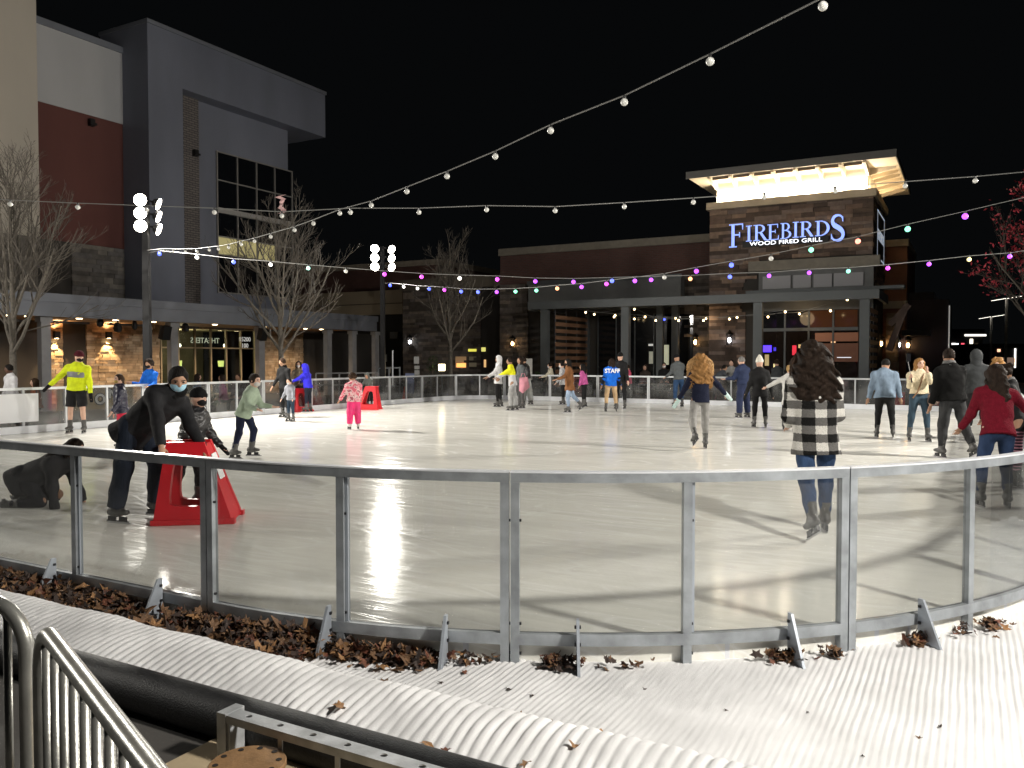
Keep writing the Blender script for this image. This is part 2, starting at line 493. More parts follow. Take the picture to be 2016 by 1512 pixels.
for i in range(NFAR):
    a = s+i*pwf; b = a+pwf
    p, nn = per((a+b)/2); x, y = uv2w(*p)
    if y < 1: continue
    px = 1008+FPX*x/y
    if px < -160 or px > 2500: continue
    if nn[1] > .5: lab = 'clear rink fence panel from left along the far restaurant side'
    elif nn[0] < -.5 and px > -60: lab = 'clear rink fence panel from left along the brick arcade side'
    elif nn[0] > .3: lab = 'clear rink fence panel from left on the right side behind the crowd'
    else: lab = 'clear rink fence panel from left in a curved corner of the ice'
    FARP.append((lab, px, a, b))
ORD = 'first second third fourth fifth sixth seventh eighth ninth tenth eleventh twelfth thirteenth fourteenth'.split()
cnt_ = {}
for lab, px, a, b in sorted(FARP, key=lambda q: q[1]):
    cnt_[lab] = cnt_.get(lab, 0)+1
    panel(a, b, lab.replace('clear rink', ORD[cnt_[lab]-1]+' clear rink', 1)+'', False, 'far fence panels')
# ------------------------------------------------------------------ floodlight poles
POLEM = pm('dark_bronze_pole', (.018,.018,.02), .45, .3, var=.2, vs=6)
LENS = glow('flood_lens', (1.0,.93,.80), 30)
HOUS = pm('flood_housing', (.06,.06,.065), .5, .4)
WARM = (1.0,.95,.865)
def flood_pole(x, y, label, aim, power=FLOOD, h=5.9, seen=True):
    a = math.atan2(aim[1]-y, aim[0]-x)
    t = thing('floodlight_pole', label, 'light pole', (x,y,ZG), 0, 'floodlight poles round the rink')
    m = MB(); m.lathe([(.16,0),(.16,.35),(.13,.4)], 12, (x,y,ZG)); part(m, 'base', pm('pole_base', (.3,.29,.27), .8, var=.2), t)
    m = MB(); w = .095
    m.add([(x+i*w*f_,y+j*w*f_,z) for z, f_ in ((ZG+.02,1),(h,.8)) for i, j in ((-1,-1),(1,-1),(1,1),(-1,1))], [(0,3,2,1),(4,5,6,7),(0,1,5,4),(1,2,6,5),(2,3,7,6),(3,0,4,7)])
    part(m, 'pole', POLEM, t)
    d = Vector((math.cos(a), math.sin(a), 0)); sd = Vector((-d.y, d.x, 0))
    m = MB(); c = Vector((x,y,0))
    for z in (h-.73, h-.39, h-.05): m.bar(c+sd*-.34+Vector((0,0,z)), c+sd*.34+Vector((0,0,z)), .05, .05)
    parts(m, 'cross_arm', POLEM, t)
    for j, off in enumerate((-.25, .25)):
        for z in (h-.73, h-.39, h-.05):
            dd = (d + sd*(.55*(1 if off > 0 else -1)) + Vector((0,0,-.42))).normalized()
            p = c + sd*off + Vector((0,0,z)) + dd*.1
            s1 = dd.cross(Vector((0,0,1))).normalized(); u1 = s1.cross(dd)
            def disc(r0, r1, l0, l1):
                mm = MB(); n = 14
                vs = [p+dd*l+(s1*math.cos(2*PI*k/n)+u1*math.sin(2*PI*k/n))*r for l, r in ((l0,r0),(l1,r1)) for k in range(n)]
                mm.add(vs, [tuple(range(n-1,-1,-1)), tuple(range(n,2*n))]+[(k,(k+1)%n,n+(k+1)%n,n+k) for k in range(n)]); return mm
            f_ = part(disc(.09,.165,-.08,.06), 'floodlight', HOUS, t)
            part(disc(.16,.16,.0605,.075), 'lens', LENS, f_)
    o = Vector((x,y,h-.4)) + d*.42
    lamp('flood_beam', t, o, 'SPOT', power, WARM, .3, (aim[0],aim[1],0), R(140), .85)
    return t
CEN = uv2w((U0+U1)/2, (V0+V1)/2)
def pole_at(px, U):
    k = (px-1008)/FPX; Y = U/(k*CA+SA); return k*Y, Y
P1 = pole_at(291, -19.3); P2 = pole_at(754, -19.7); P3 = (6.0, .4); P4 = (13.2, 11.0); P5 = (-19.0, 12.3); P6 = (17.0, 19.4)
flood_pole(*P1, 'tall dark floodlight pole glaring in front of the grey cinema facade', CEN)
flood_pole(*P2, 'tall dark floodlight pole beside the bare tree near the far corner', CEN, FLOOD*.34)
flood_pole(*P3, 'floodlight pole beside the near right corner of the rink', (-1.5,7.5), FLOOD*.60)
flood_pole(*P4, 'floodlight pole outside the right side of the rink', CEN, FLOOD*.8)
flood_pole(*P5, 'floodlight pole outside the near left corner of the rink', CEN, FLOOD*.8)
flood_pole(*P6, 'floodlight pole by the far right corner of the rink', CEN, FLOOD*.8)

# ------------------------------------------------------------------ festoon strings over the ice
COLS = {'w': (1,.97,.9), 'b': (.08,.12,1), 'p': (.40,.06,1), 'm': (.85,.07,.9), 'g': (.2,.85,.5), 'o': (1,.4,.18), 'r': (1,.28,.2), 'y': (1,.85,.35), 't': (.5,1,.85)}
STR = {'w': 2.0, 'b': 3.4, 'p': 3.2, 'm': 2.6, 'g': 2.4, 'o': 2.6, 'r': 2.4, 'y': 1.8, 't': 1.8}
SOCK = pm('black_socket', (.02,.02,.02), .5)
CABLE = pm('grey_cable', (.30,.30,.29), .6)
CLEARB = pm('frosted_globe', (.72,.72,.68), .25, spec=.6, emit=.06, ecol=(1,.97,.9))  # unlit globes carry a faint glow for floodlight caught in the glass
BM = {}
def bulb_mesh(c, r):
    k = (c, r)
    if k not in BM:
        m = MB(); m.sphere((0,0,0), r, 12, 8)
        me = m.mesh('bulb', smooth=True)
        me.materials.append(CLEARB if c == 'x' else glow('lit_bulb_'+c, COLS[c], STR[c]))
        s_ = MB(); s_.lathe([(r*.42,0),(r*.42,r*.9),(r*.25,r*1.05)], 8, (0,0,r*.85)); sm = s_.mesh('socket'); sm.materials.append(SOCK)
        BM[k] = (me, sm)
    return BM[k]
def festoon(label, A, B, bulbs, r, ends, cabr=.0065, group=None):
    """A,B plan ends; bulbs [(px,py,colour)]; ends (za,zb)"""
    A, B = Vector((*A,0)), Vector((*B,0)); D = B-A
    pts = []
    for px, py, c in bulbs:
        k = (px-1008)/FPX; tt = (k*A.y-A.x)/(D.x-k*D.y); X = A+D*tt
        pts.append((tt, at(px, py, X.y), c))
    pts.sort(key=lambda q: q[0])
    t = thing('festoon_string', label, 'string lights', (A.x,A.y,ends[0]), 0, group)
    path = [Vector((A.x,A.y,ends[0]))] + [p+Vector((0,0,r*1.75)) for _, p, _ in pts] + [Vector((B.x,B.y,ends[1]))]
    # smooth heights
    m = MB(); m.tube(path, cabr, 5); part(m, 'cable', CABLE, t)
    for _, p, c in pts:
        me, sm = bulb_mesh(c, r)
        b = inst(me, 'bulb', t, p); OFF[b.name] = (0,0,0)
        so = link('socket', sm, None, b)
    return t
s1 = [(1620,12),(1398,121),(1229,201),(1084,257),(975,308),(880,347),(801,377),(731,404),(669,420),(617,440),(580,453),(533,466),(501,475),(475,481),(450,487),(430,490),(412,492),(388,495),(365,495),(341,495),(323,494)]
festoon('long festoon string of unlit white globes rising from the left pole to the upper right', P1, P3, [(1905,-130,'x')]+[(a,b,'x') for a,b in s1], .033, (4.52,4.75))
s2 = [(20,402),(153,408),(288,413),(422,418),(555,425),(690,418),(825,418),(958,413),(1093,415),(1229,407),(1365,398),(1505,388),(1645,376),(1782,366),(1920,356)]
festoon('nearly level festoon string of unlit white globes across the whole picture', P5, P4, [(-115,391,'x'),(-250,380,'x')]+[(a,b,'x') for a,b in s2]+[(2060,343,'x'),(2200,328,'x')], .033, (4.9,4.9))
s3 = [(314,500,'b'),(388,507,'w'),(460,516,'b'),(533,521,'w'),(607,528,'t'),(681,534,'x'),(757,540,'m'),(830,545,'m'),(905,548,'w'),(979,550,'m'),(1054,554,'p'),(1129,555,'p'),(1205,553,'b'),(1282,551,'p'),(1359,549,'o'),(1437,545,'b'),(1514,543,'p'),(1593,537,'p'),(1670,534,'g'),(1748,528,'m'),(1829,520,'p'),(1908,511,'y'),(1988,505,'p'),(2070,493,'g'),(2150,480,'p')]
festoon('festoon string of purple blue and green bulbs running level from the left pole', P1, P6, s3, .050, (4.44,4.6))
s4 = [(768,562,'b'),(795,565,'w'),(822,568,'w'),(845,569,'b'),(875,571,'m'),(908,574,'b'),(941,575,'b'),(978,575,'p'),(1015,574,'g'),(1056,572,'g'),(1097,568,'o'),(1145,565,'p'),(1194,559,'m'),(1250,553,'p'),(1308,546,'x'),(1371,534,'p'),(1440,522,'b'),(1518,509,'x'),(1597,492,'g'),(1689,475,'r'),(1787,451,'g'),(1900,426,'p'),(2030,396,'w')]
festoon('festoon string of coloured bulbs sweeping up right from the far pole past the restaurant sign', P2, P4, s4, .056, (4.5,4.9))
# ------------------------------------------------------------------ cinema building on the left
def stones(w0, w1, z0, z1, place, course=(.09,.15), length=(.22,.6), proud=(.012,.05), gap=.006, seed=3, holes=()):
    """random coursed stones; place(mb, a0,a1,z0,z1,depth) adds one. Returns list of MBs one per stone"""
    rr = random.Random(seed); out = []; z = z0
    while z < z1-.02:
        h = min(rr.uniform(*course), z1-z)
        if z1-(z+h) < .04: h = z1-z
        a = w0
        while a < w1-.01:
            l = rr.uniform(*length)
            if w1-(a+l) < .12: l = w1-a
            l = min(l, w1-a)
            if not any(a+l > q0 and a < q1 and z+h > r0 and z < r1 for q0,q1,r0,r1 in holes):
                m = MB(); place(m, a+gap/2, a+l-gap/2, z+gap/2, z+h-gap/2, rr.uniform(*proud)); out.append((l*h, m))
            a += l
        z += h
    return out
def join(ms):
    o = MB()
    for _, m in ms: o.add(m.v, m.f)
    return o
STONE_G = pm('grey_ledge_stone', (.16,.145,.13), .85, var=.5, vs=2.2, bump=.5, bs=14)
STONE_T = pm('tan_ledge_stone', (.42,.32,.22), .85, var=.35, vs=2.6, bump=.4, bs=22)
STONE_D = pm('brown_ledge_stone', (.20,.145,.115), .85, var=.55, vs=1.7, bump=.5, bs=18)
def four(n, cs, **k): return [pm('%s_%d' % (n, i), c, .85, var=.3, vs=4, bump=.4, bs=20, **k) for i, c in enumerate(cs)]
SG4 = four('grey_ledge', ((.12,.11,.10),(.17,.155,.14),(.22,.20,.175),(.15,.14,.135)))
ST4 = four('tan_ledge', ((.34,.25,.16),(.46,.35,.24),(.40,.29,.19),(.52,.41,.29)))
SD4 = four('brown_ledge', ((.085,.06,.048),(.16,.11,.085),(.27,.19,.14),(.19,.145,.125)))
SK4 = four('dusk_ledge', ((.075,.062,.052),(.12,.10,.085),(.19,.155,.125),(.14,.12,.11)))
MORT = pm('dark_mortar', (.05,.045,.04), .9)
STUCCO_GR = pm('blue_grey_stucco', (.17,.185,.235), .8, var=.22, vs=.35, stretch=(1,1,.35), bump=.06, bs=60)
STUCCO_DK = pm('dark_grey_stucco', (.12,.125,.145), .8, var=.08, vs=.5)
STUCCO_WH = pm('white_stucco', (.46,.465,.48), .8, var=.14, vs=.35, stretch=(1,1,.3), bump=.05, bs=60)
STUCCO_CR = pm('cream_stucco', (.47,.43,.37), .85, var=.14, vs=.3, stretch=(1,1,.3), bump=.05, bs=60)
STUCCO_RD = pm('rust_red_stucco', (.125,.045,.038), .85, var=.25, vs=.4, stretch=(1,1,.3))
BRICK_GR = brick_mat('grey_brick', (.13,.115,.11), (.17,.15,.14), (.045,.045,.05), .3, .1, .014)
METAL_GR = pm('grey_metal_fascia', (.20,.215,.25), .55, .2, var=.08, vs=.8)
DARKGLASS = pm('dark_window_glass', (.006,.007,.009), .06, spec=.5)
MULL = pm('grey_mullion', (.28,.27,.26), .5, .3)
SOFFIT = pm('tan_soffit_boards', (.36,.22,.12), .6, var=.2, vs=3, stretch=(1,8,1))
BLACKM = pm('black_metal', (.012,.012,.013), .5, .3)

UF = -29.5
cin = thing('cinema_building', 'tall grey and rust red cinema block with projecting frame and arcade', 'building', (UF,24,ZG), ANG)
V290 = onU(290, 55, UF)[0]; ZT = 15.3
V360 = onU(361, 300, UF)[0]; V590 = onU(590, 300, UF)[0]; V640 = onU(640, 200, UF)[0]
V412 = onU(412, 300, UF)[0]
UR = UF-1.0       # recessed panel inside the frame
zb = onU(361, 175, UF)[1]       # underside of the big beam
V258 = V290
# body, kept 2 mm clear of the skins
m = MB(); m.box(UF-14, UF-3.06, V290-14, V590-.3, 3.9, ZT-.6); m.box(UF-3.05, UR-.02, V290+.3, V590-.002, 3.92, ZT-.02); part(m, "core", STUCCO_DK, cin)
m = MB()
m.box(UF-3.0, UF, V290, V360, 3.9, ZT)                       # left pier
m.box(UF-3.0, UF, V360+.001, V640, zb, ZT)                   # beam
part(m, 'frame', STUCCO_GR, cin)
m = MB(); m.box(UF-3.05, UF+.06, V290-.05, V640+.06, ZT+.002, ZT+.16); part(m, 'coping', METAL_GR, cin)
m = MB(); m.box(UR-.015, UR+.35, V360+.002, V412, 3.9, zb-.002); part(m, 'brick_pier', BRICK_GR, cin)
m = MB(); m.box(UR-.015, UR+.2, V412+.002, V590, 3.9, zb-.002); rp = part(m, 'recessed_wall', STUCCO_GR, cin)
# upper window wall
va, zt = onU(425, 298, UR+.2); vb, _ = onU(573, 340, UR+.2); zbm = onU(425, 575, UR+.2)[1]
m = MB(); m.box(UR+.202, UR+.215, va, vb, zbm, zt); part(m, 'glass_backing', pm('window_dark_room', (.004,.004,.005), .8), cin)
rows = [zbm, zbm+(zt-zbm)*.27, zbm+(zt-zbm)*.40, zbm+(zt-zbm)*.57, zbm+(zt-zbm)*.60, zbm+(zt-zbm)*.80, zt]
YLIT = glow('lit_ceiling_room', (.62,.55,.26), .32)
for i in range(4):
    for j in range(6):
        if j == 3: continue
        a0 = va+(vb-va)*i/4+.035; a1 = va+(vb-va)*(i+1)/4-.035
        m = MB(); m.box(UR+.2152, UR+.235, a0, a1, rows[j]+.03, rows[j+1]-.03)
        part(m, 'window_pane', YLIT if (j == 1 and i < 3) else DARKGLASS, cin)
m = MB()
for i in range(5): a = va+(vb-va)*i/4; m.box(UR+.216, UR+.29, a-.03, a+.03, zbm-.03, zt+.03)
parts(m, 'mullion', MULL, cin)
m = MB()
for j in (0,1,2,5,6): m.box(UR+.219, UR+.286, va+.001, vb-.001, rows[j]-.028, rows[j]+.028)
parts(m, 'transom', MULL, cin)
m = MB(); m.box(UR+.217, UR+.36, va-.05, vb+.05, rows[3]-.02, rows[4]+.02); part(m, 'spandrel', pm('pale_spandrel', (.33,.32,.31), .6), cin)
# set-back wall left of the frame: white over rust red over stone
US = UF-1.6
vL = onU(-200, 300, US)[0]
za = onU(80, 200, US)[1]; zs = onU(150, 478, US)[1]
ztop_w = onU(170, 68, US)[1]
m = MB(); m.box(US-.4, US, vL, V290+.3, za, ztop_w-.25); part(m, 'white_panel', STUCCO_WH, cin)
m = MB(); m.box(US-.5, US+.08, vL, V290+.3, ztop_w-.248, ztop_w); part(m, 'coping', METAL_GR, cin)
m = MB(); m.box(US-.4, US-.03, vL, V290+.3, zs, za-.002); part(m, 'red_panel', STUCCO_RD, cin)
m = MB(); m.box(US-.4, US-.06, vL, V290+.3, 3.7, zs-.002); part(m, 'stone_backing', MORT, cin)
st = stones(vL+6, V290-.02, 3.7, zs-.01, lambda m,a0,a1,z0,z1,d: m.box(US-.06, US-.04+d, a0, a1, z0, z1), (.16,.26), (.35,.9), seed=5)
part_multi(st, 'ledge_stones', SG4, cin, 1)
# small wall floods on panels
for (px, py, U_) in ((177,242,US-.03), (382,302,UR+.35)):
    v_, z_ = onU(px, py, U_); m = MB(); m.box(U_+.002, U_+.2, v_-.1, v_+.1, z_-.14, z_+.14); m.box(U_+.2002,U_+.26,v_-.14,v_+.14,z_-.1,z_-.02); part(m, 'wall_fixture', BLACKM, cin)
# cream block, nearest
UC = UF+.6
vC = onU(76, 300, UC)[0]; zC = onU(40, 462, UC)[1]
m = MB(); m.box(UC-6, UC, vC-14, vC, zC, 19); part(m, 'cream_block', STUCCO_CR, cin)
m = MB(); m.box(UC-6, UC-.08, vC-14, vC-.05, 3.7, zC-.002); part(m, 'stone_base', STONE_G, cin)
# arcade: canopy, posts, storefront
UCN = -26.5; zu, zf = 3.02, 3.78; vE = onU(742, 650, UCN)[0]
vS = V290-16
UW = -31.0
m = MB(); m.box(UCN-.3, UCN, vS, vE, zu, zf-.28); m.box(UCN-.3, UCN+.05, vS, vE+.05, zf-.2785, zf); part(m, 'canopy_fascia', METAL_GR, cin)
m = MB(); m.box(UW, UCN-.302, vS, vE, zf-.2, zf-.05); part(m, 'canopy_roof', METAL_GR, cin)
m = MB(); m.box(UW, UCN-.302, vS, vE, zu+.06, zu+.12); sof = part(m, 'soffit', SOFFIT, cin)
PW_ = pm('grey_post', (.30,.30,.31), .6, .1, var=.1)
for px in (90, 343, 515, 648, 697, 742):
    U_ = UCN-.35; v_ = onU(px, 650, U_)[0]; w = .16
    m = MB(); m.box(U_-w*1.4, U_+.02, v_-w, v_+w, ZG, zu-.002); m.box(U_-w*1.6, U_+.06, v_-w-.05, v_+w+.05, zu-.18, zu-.003); part(m, 'arcade_post', PW_, cin)
DL = glow('downlight_lens', (1,.78,.45), 14)
for px, py in ((55,633),(156,630),(302,637),(423,642),(602,656),(633,660),(15,632),(228,640),(520,650)):
    g = ray(px, py); uu = UCN-1.6; v_, _ = onU(px, py, uu); m = MB(); m.lathe([(.1,0),(.1,.02)], 12, (uu, v_, zu+.038)); part(m, 'downlight', DL, sof)
for v_ in np.arange(V290-9, vE-1, 3.6):
    lamp('downlight_beam', cin, (UCN-2.0, v_, zu-.02), 'SPOT', 420, (1,.72,.46), .08, (UCN-2.6, v_, 0), R(130), .7)
# storefront wall behind: tan stone with glass bays
vG0 = onU(318, 690, UW)[0]; vG1 = onU(503, 690, UW)[0]; vD0 = onU(500+97, 690, UW)[0]
vW0, vW1 = onU(92, 690, UW)[0], onU(168, 690, UW)[0]
m = MB(); m.box(UW-.3, UW-.05, vS, vG0-.1, ZG, zu+.06); m.box(UW-.3, UW-.05, vG1+.1, vD0+6, ZG, zu+.06); part(m, 'storefront_backing', MORT, cin)
plc = lambda m,a0,a1,z0,z1,d: m.box(UW-.05, UW-.03+d, a0, a1, z0, z1)
st = stones(onU(168,690,UW)[0]+.05, vG0-.1, ZG, zu+.05, plc, (.08,.14), (.2,.55), (.01,.07), seed=8)
st += stones(onU(96,690,UW)[0], onU(124,690,UW)[0], ZG, zu+.05, plc, (.08,.14), (.2,.55), (.01,.07), seed=9)
st += stones(vG1+.12, onU(597,690,UW)[0], ZG, zu+.05, plc, (.08,.14), (.2,.55), (.01,.06), seed=10)
st.sort(key=lambda q: -q[0])
for k_, (_, m) in enumerate(st[:300]): part(m, 'stone', ST4[(k_*7+k_//5) % 4], cin)
part_multi(st[300:], 'small_stones', ST4, cin, 2)
# wall sconces washing the stone
SC_ = glow('sconce_mouth', (1,.78,.42), 20)
for px in (210, 107):
    v_, z_ = onU(px, 663, UW); m = MB(); m.box(UW+.072, UW+.22, v_-.11, v_+.11, z_-.06, z_+.2); f_ = part(m, 'wall_sconce', BLACKM, cin)
    m = MB(); m.lathe([(.07,0),(.07,.008)], 10, (UW+.146, v_, z_-.07)); part(m, 'sconce_lens', SC_, f_)
    lamp('added_soffit_light', cin, (UW+.2, v_, z_+.24), 'SPOT', 90, (1,.62,.30), .05, (UW+.9, v_, 6), R(150), .8)  # added lamp above each sconce, put in to warm the soffit
    lamp('sconce_beam', cin, (UW+.16, v_, z_-.1), 'SPOT', 330, (1,.64,.28), .03, (UW+.10, v_, 0), R(76), .35)
# lit lobby behind glass
m = MB(); m.box(UW-5, UW-4.9, vG0-1, vG1+1, ZG, 4); part(m, 'lobby_wall', pm('lobby_wall', (.24,.215,.16), .8, var=.5, vs=.9), cin)
m = MB(); m.box(UW-5, UW-.3, vG0-.4, vG1+.4, ZG+.002, ZG+.02); part(m, 'lobby_floor', pm('lobby_floor', (.2,.16,.12), .5), cin)
m = MB(); m.box(UW-5, UW-.3, vG0-.4, vG1+.4, zu, zu+.05); part(m, 'lobby_ceiling', pm('lobby_ceiling', (.5,.45,.3), .8), cin)
lamp('lobby_glow', cin, (UW-2.2, (vG0+vG1)/2, 2.6), 'POINT', 110, (1,.85,.58), .3)
m = MB()
for i in range(7): a = vG0+(vG1-vG0)*i/6; m.box(UW-.1, UW, a-.035, a+.035, ZG, zu+.04)
parts(m, 'storefront_mullion', pm('bronze_mullion', (.40,.33,.22), .5, .2), cin)
zt2 = onU(400, 685, UW)[1]
m = MB()
for z in (zt2, ZG+.1, zu): m.box(UW-.08, UW-.01, vG0, vG1, z-.03, z+.03)
parts(m, 'storefront_transom', MATS['bronze_mullion'], cin)
SGL = glass_mat('storefront_glass', (.75,.78,.72), .05, 0)
for i in range(6):
    a0 = vG0+(vG1-vG0)*i/6+.036; a1 = vG0+(vG1-vG0)*(i+1)/6-.036
    for (z0,z1) in ((ZG+.132,zt2-.032),(zt2+.032,zu-.032)):
        m = MB(); m.box(UW-.05, UW-.042, a0, a1, z0, z1); part(m, 'storefront_pane', SGL, cin)
for px in (345,435):
    v_, z_ = onU(px, 718, UW-2.5)
    if px == 345: v_, z_ = onU(352, 718, UW-2.5)
    m = MB(); m.lathe([(.13,0),(.16,.3)], 12, (UW-2.5, v_, z_-.1)); part(m, 'lamp_shade', glow('green_lamp_shade', (.85,.95,.3), 1.3), cin)
    v_, z_ = onU(px+8, 680, UW-1.5); m = MB(); m.sphere((UW-1.5, v_, z_), .09); part(m, 'globe_lamp', glow('white_globe', (1,.95,.8), 6), cin)
# dark timber screen bay at the right end
v2 = onU(600, 690, UW)[0]
m = MB(); m.box(UW-.3, UW-.1, v2+.05, vE+4, ZG, zu+.06); part(m, 'dark_bay', pm('dark_wall', (.02,.017,.015), .8), cin)
# lettering
me = text_mesh('15200', .30, .006, 'address_numbers'); me.materials.append(glow('address_white', (.8,.8,.78), .45))
v_, z_ = onU(482, 672, UW); o = inst(me, 'address_numbers', cin, (UW+.004, v_, z_), (PI/2, 0, PI/2))
me = text_mesh('100', .30, .006, 'suite_number'); me.materials.append(MATS['address_white'])
v_, z_ = onU(482, 684.5, UW); o = inst(me, 'suite_number', cin, (UW+.004, v_, z_), (PI/2, 0, PI/2))
me = text_mesh('THEATERS', .36, .006, 'reflected_lettering'); me.materials.append(glow('theater_reflection', (.9,.92,.8), .7))
v_, z_ = onU(404, 675.5, UW-.4); o = inst(me, 'reflected_lettering', cin, (UW-.4, v_, z_), (PI/2, 0, -PI/2))  # mirrored glowing letters stand in for a reflection in the storefront glass
# patio heaters / speakers / fans under the canopy
for px, py, s_ in ((197,634,.13),(232,645,.16),(265,640,.11),(365,645,.16)):
    v_, z_ = onU(px, py, UCN-.9); m = MB(); m.lathe([(.02,.35),(.02,.2),(s_*.6,.18),(s_,0),(s_*.8,-.12),(.03,-.16)], 10, (UCN-.9, v_, z_-.02)); part(m, 'hanging_fixture', BLACKM, cin)
for px, py in ((325,655),(517,658)):
    v_, z_ = onU(px, py, UCN-.2); m = MB(); m.obox((UCN-.2, v_, z_), ((.96,0,-.26),(0,1,0),(.26,0,.96)), (.13,.17,.26)); part(m, 'loudspeaker', BLACKM, cin)
m = MB()
for v_ in np.arange(V290-8, vE-3, 2.4): m.bar((UCN-1.2, v_, zu-.12), (UCN-1.2, v_+1.6, zu-.12), .16, .07)
parts(m, 'patio_heater', pm('dark_heater', (.03,.022,.018), .5), cin)

# ------------------------------------------------------------------ low link building in the middle
lnk = thing('link_building', 'low dark building with tan band between cinema and restaurant', 'building', (-22,40,ZG), ANG)
Vb = 43.0
u0, zt_ = onV(560, 525, Vb); u1, z1_ = onV(862, 510, Vb)
m = MB(); m.box(u0-6, u1, Vb, Vb+8, ZG, z1_-.35); part(m, 'wall', pm('dark_brown_brick', (.12,.06,.05), .85, var=.25, vs=1.2), lnk)
m = MB(); m.box(u0-6, u1+.1, Vb-.1, Vb+8.1, z1_-.348, z1_); part(m, 'parapet', pm('stone_coping', (.36,.31,.25), .8, var=.2), lnk)
Vt = 41.5
u0, zA = onV(596, 597, Vt); u1, zB = onV(792, 570, Vt); zC_ = onV(792, 618, Vt)[1]
m = MB(); m.box(u0-4, u1, Vt, Vb-.01, zC_, zB); part(m, 'tan_band', pm('tan_panel', (.46,.37,.26), .8, var=.1, vs=.6), lnk)
for z in (zC_+(zB-zC_)*.45,): 
    m = MB(); m.box(u0-4, u1+.01, Vt-.03, Vt-.002, z-.03, z+.03); part(m, 'band_joint', pm('tan_panel_joint', (.14,.11,.08), .8), lnk)
m = MB(); m.box(u0-4, u1, Vt+.4, Vb-.02, ZG, zC_-.002); part(m, 'recess_wall', pm('dark_wall', (.02,.017,.015), .8), lnk)
for px, py in ((758,705),):
    u_, z_ = onV(px, py, Vt); m = MB(); m.box(u_-.18, u_+.18, Vt-.05, Vt-.03, z_-.22, z_+.22); part(m, 'sign_plate', pm('pale_sign', (.5,.5,.48), .6), lnk)
u_, z_ = onV(775, 660, Vt); m = MB(); m.box(u_-.3, u_+.3, Vt, Vt+.39, z_-.2, z_+.2); part(m, 'wall_box', pm('grey_box', (.2,.2,.21), .6), lnk)
# ------------------------------------------------------------------ restaurant with lit roof tower
BRICK_RD = brick_mat('dark_red_brick', (.115,.052,.044), (.09,.042,.037), (.09,.075,.065), .24, .085, .01)
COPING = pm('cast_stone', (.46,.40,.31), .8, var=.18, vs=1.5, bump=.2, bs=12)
SIDING = pm('pale_lap_siding', (.80,.74,.62), .6, var=.05)
EAVE = pm('dark_eave_metal', (.16,.155,.145), .5, .3)
RAFT = pm('tan_rafter', (.55,.47,.36), .7, var=.12)
STEELGR = pm('grey_painted_steel', (.095,.105,.11), .5, .15, var=.1, vs=1)
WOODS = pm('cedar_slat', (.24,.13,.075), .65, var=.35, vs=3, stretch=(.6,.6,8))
GREYSID = pm('grey_siding', (.15,.155,.155), .7, var=.1)
VT = 35.5
rest = thing('restaurant_building', 'brown stone restaurant with glowing roof tower and long grey patio canopy', 'building', (-6.6,VT,ZG), ANG)
ua = onV(1397, 500, VT)[0]; ub = onV(1718, 500, VT)[0]
vB = 40.6; zS, zCp, zSi = 8.0, 8.3, 9.02
m = MB(); m.box(ua+.04, ub-.04, VT+.05, vB, ZG, zS); part(m, 'tower_core', MORT, rest)
wz0 = onV(1600, 572, VT)[1]; wz1 = onV(1600, 535, VT)[1]; wu0 = onV(1497, 560, VT)[0]; wu1 = ub-.25
bz0 = onV(1600, 531, VT)[1]; bz1 = onV(1600, 511, VT)[1]; bu0 = onV(1478, 520, VT)[0]
holes = [(wu0, ub+.1, 3.6, bz1)]
fr = stones(ua, ub, 3.6, zS, lambda m,a0,a1,z0,z1,d: m.box(a0, a1, VT+.01-d, VT+.06, z0, z1), (.13,.2), (.35,.95), (.005,.06), seed=21, holes=holes)
fr += stones(ua, wu0-.6, ZG, 3.6, lambda m,a0,a1,z0,z1,d: m.box(a0, a1, VT+.01-d, VT+.06, z0, z1), (.12,.19), (.3,.8), (.005,.05), seed=22)
fr.sort(key=lambda q: -q[0])
for k_, (_, m) in enumerate(fr[:300]): part(m, 'stone', SD4[(k_*7+k_//5) % 4], rest)
part_multi(fr[300:], 'small_stones', SD4, rest, 3)
sd = stones(VT+.06, vB, 4.2, zS, lambda m,a0,a1,z0,z1,d: m.box(ub-.05, ub-.01+d, a0, a1, z0, z1), (.13,.2), (.35,.9), (.005,.05), seed=23)
part_multi(sd, 'side_stones', SD4, rest, 4)
m = MB(); m.box(ua-.12, ub+.12, VT-.14, vB+.1, zS+.002, zCp); part(m, 'stone_cap', COPING, rest)
# lit clerestory
cl0, cl1 = ua+.22, ub-.22; cv = VT+.25
m = MB(); m.box(cl0+.03, cl1-.03, cv+.03, vB-.4, zCp+.002, 9.3); part(m, 'clerestory_core', SIDING, rest)
for i in range(8):
    z0 = zCp+.01+i*.105
    m = MB(); m.add([(cl0,cv-.0,z0),(cl1,cv-.0,z0),(cl1,cv+.028,z0+.1),(cl0,cv+.028,z0+.1)], [(0,1,2,3)]); m.add([(cl1,cv,z0),(cl1,vB-.4,z0),(cl1-.028,vB-.4,z0+.1),(cl1-.028,cv,z0+.1)], [(0,1,2,3)]); part(m, 'siding_board', SIDING, rest)
ru0, ru1, rv0, rv1 = onV(1352,348,34.2)[0], -2.55, 34.2, 42.6
zE0, zE1 = 9.16, 9.42
m = MB(); m.box(ru0, ru1, rv0, rv1, zE0+.08, zE1); m.box(ru0-.03, ru1+.03, rv0-.03, rv0-.002, zE0, zE1+.03); m.box(ru1+.002, ru1+.03, rv0, rv1, zE0, zE1+.03); part(m, 'roof', EAVE, rest)
m = MB(); m.box(ru0+.02, ru1-.02, rv0+.02, rv1-.02, zE0+.05, zE0+.078); part(m, 'soffit', pm('pale_soffit', (.72,.63,.48), .7), rest)
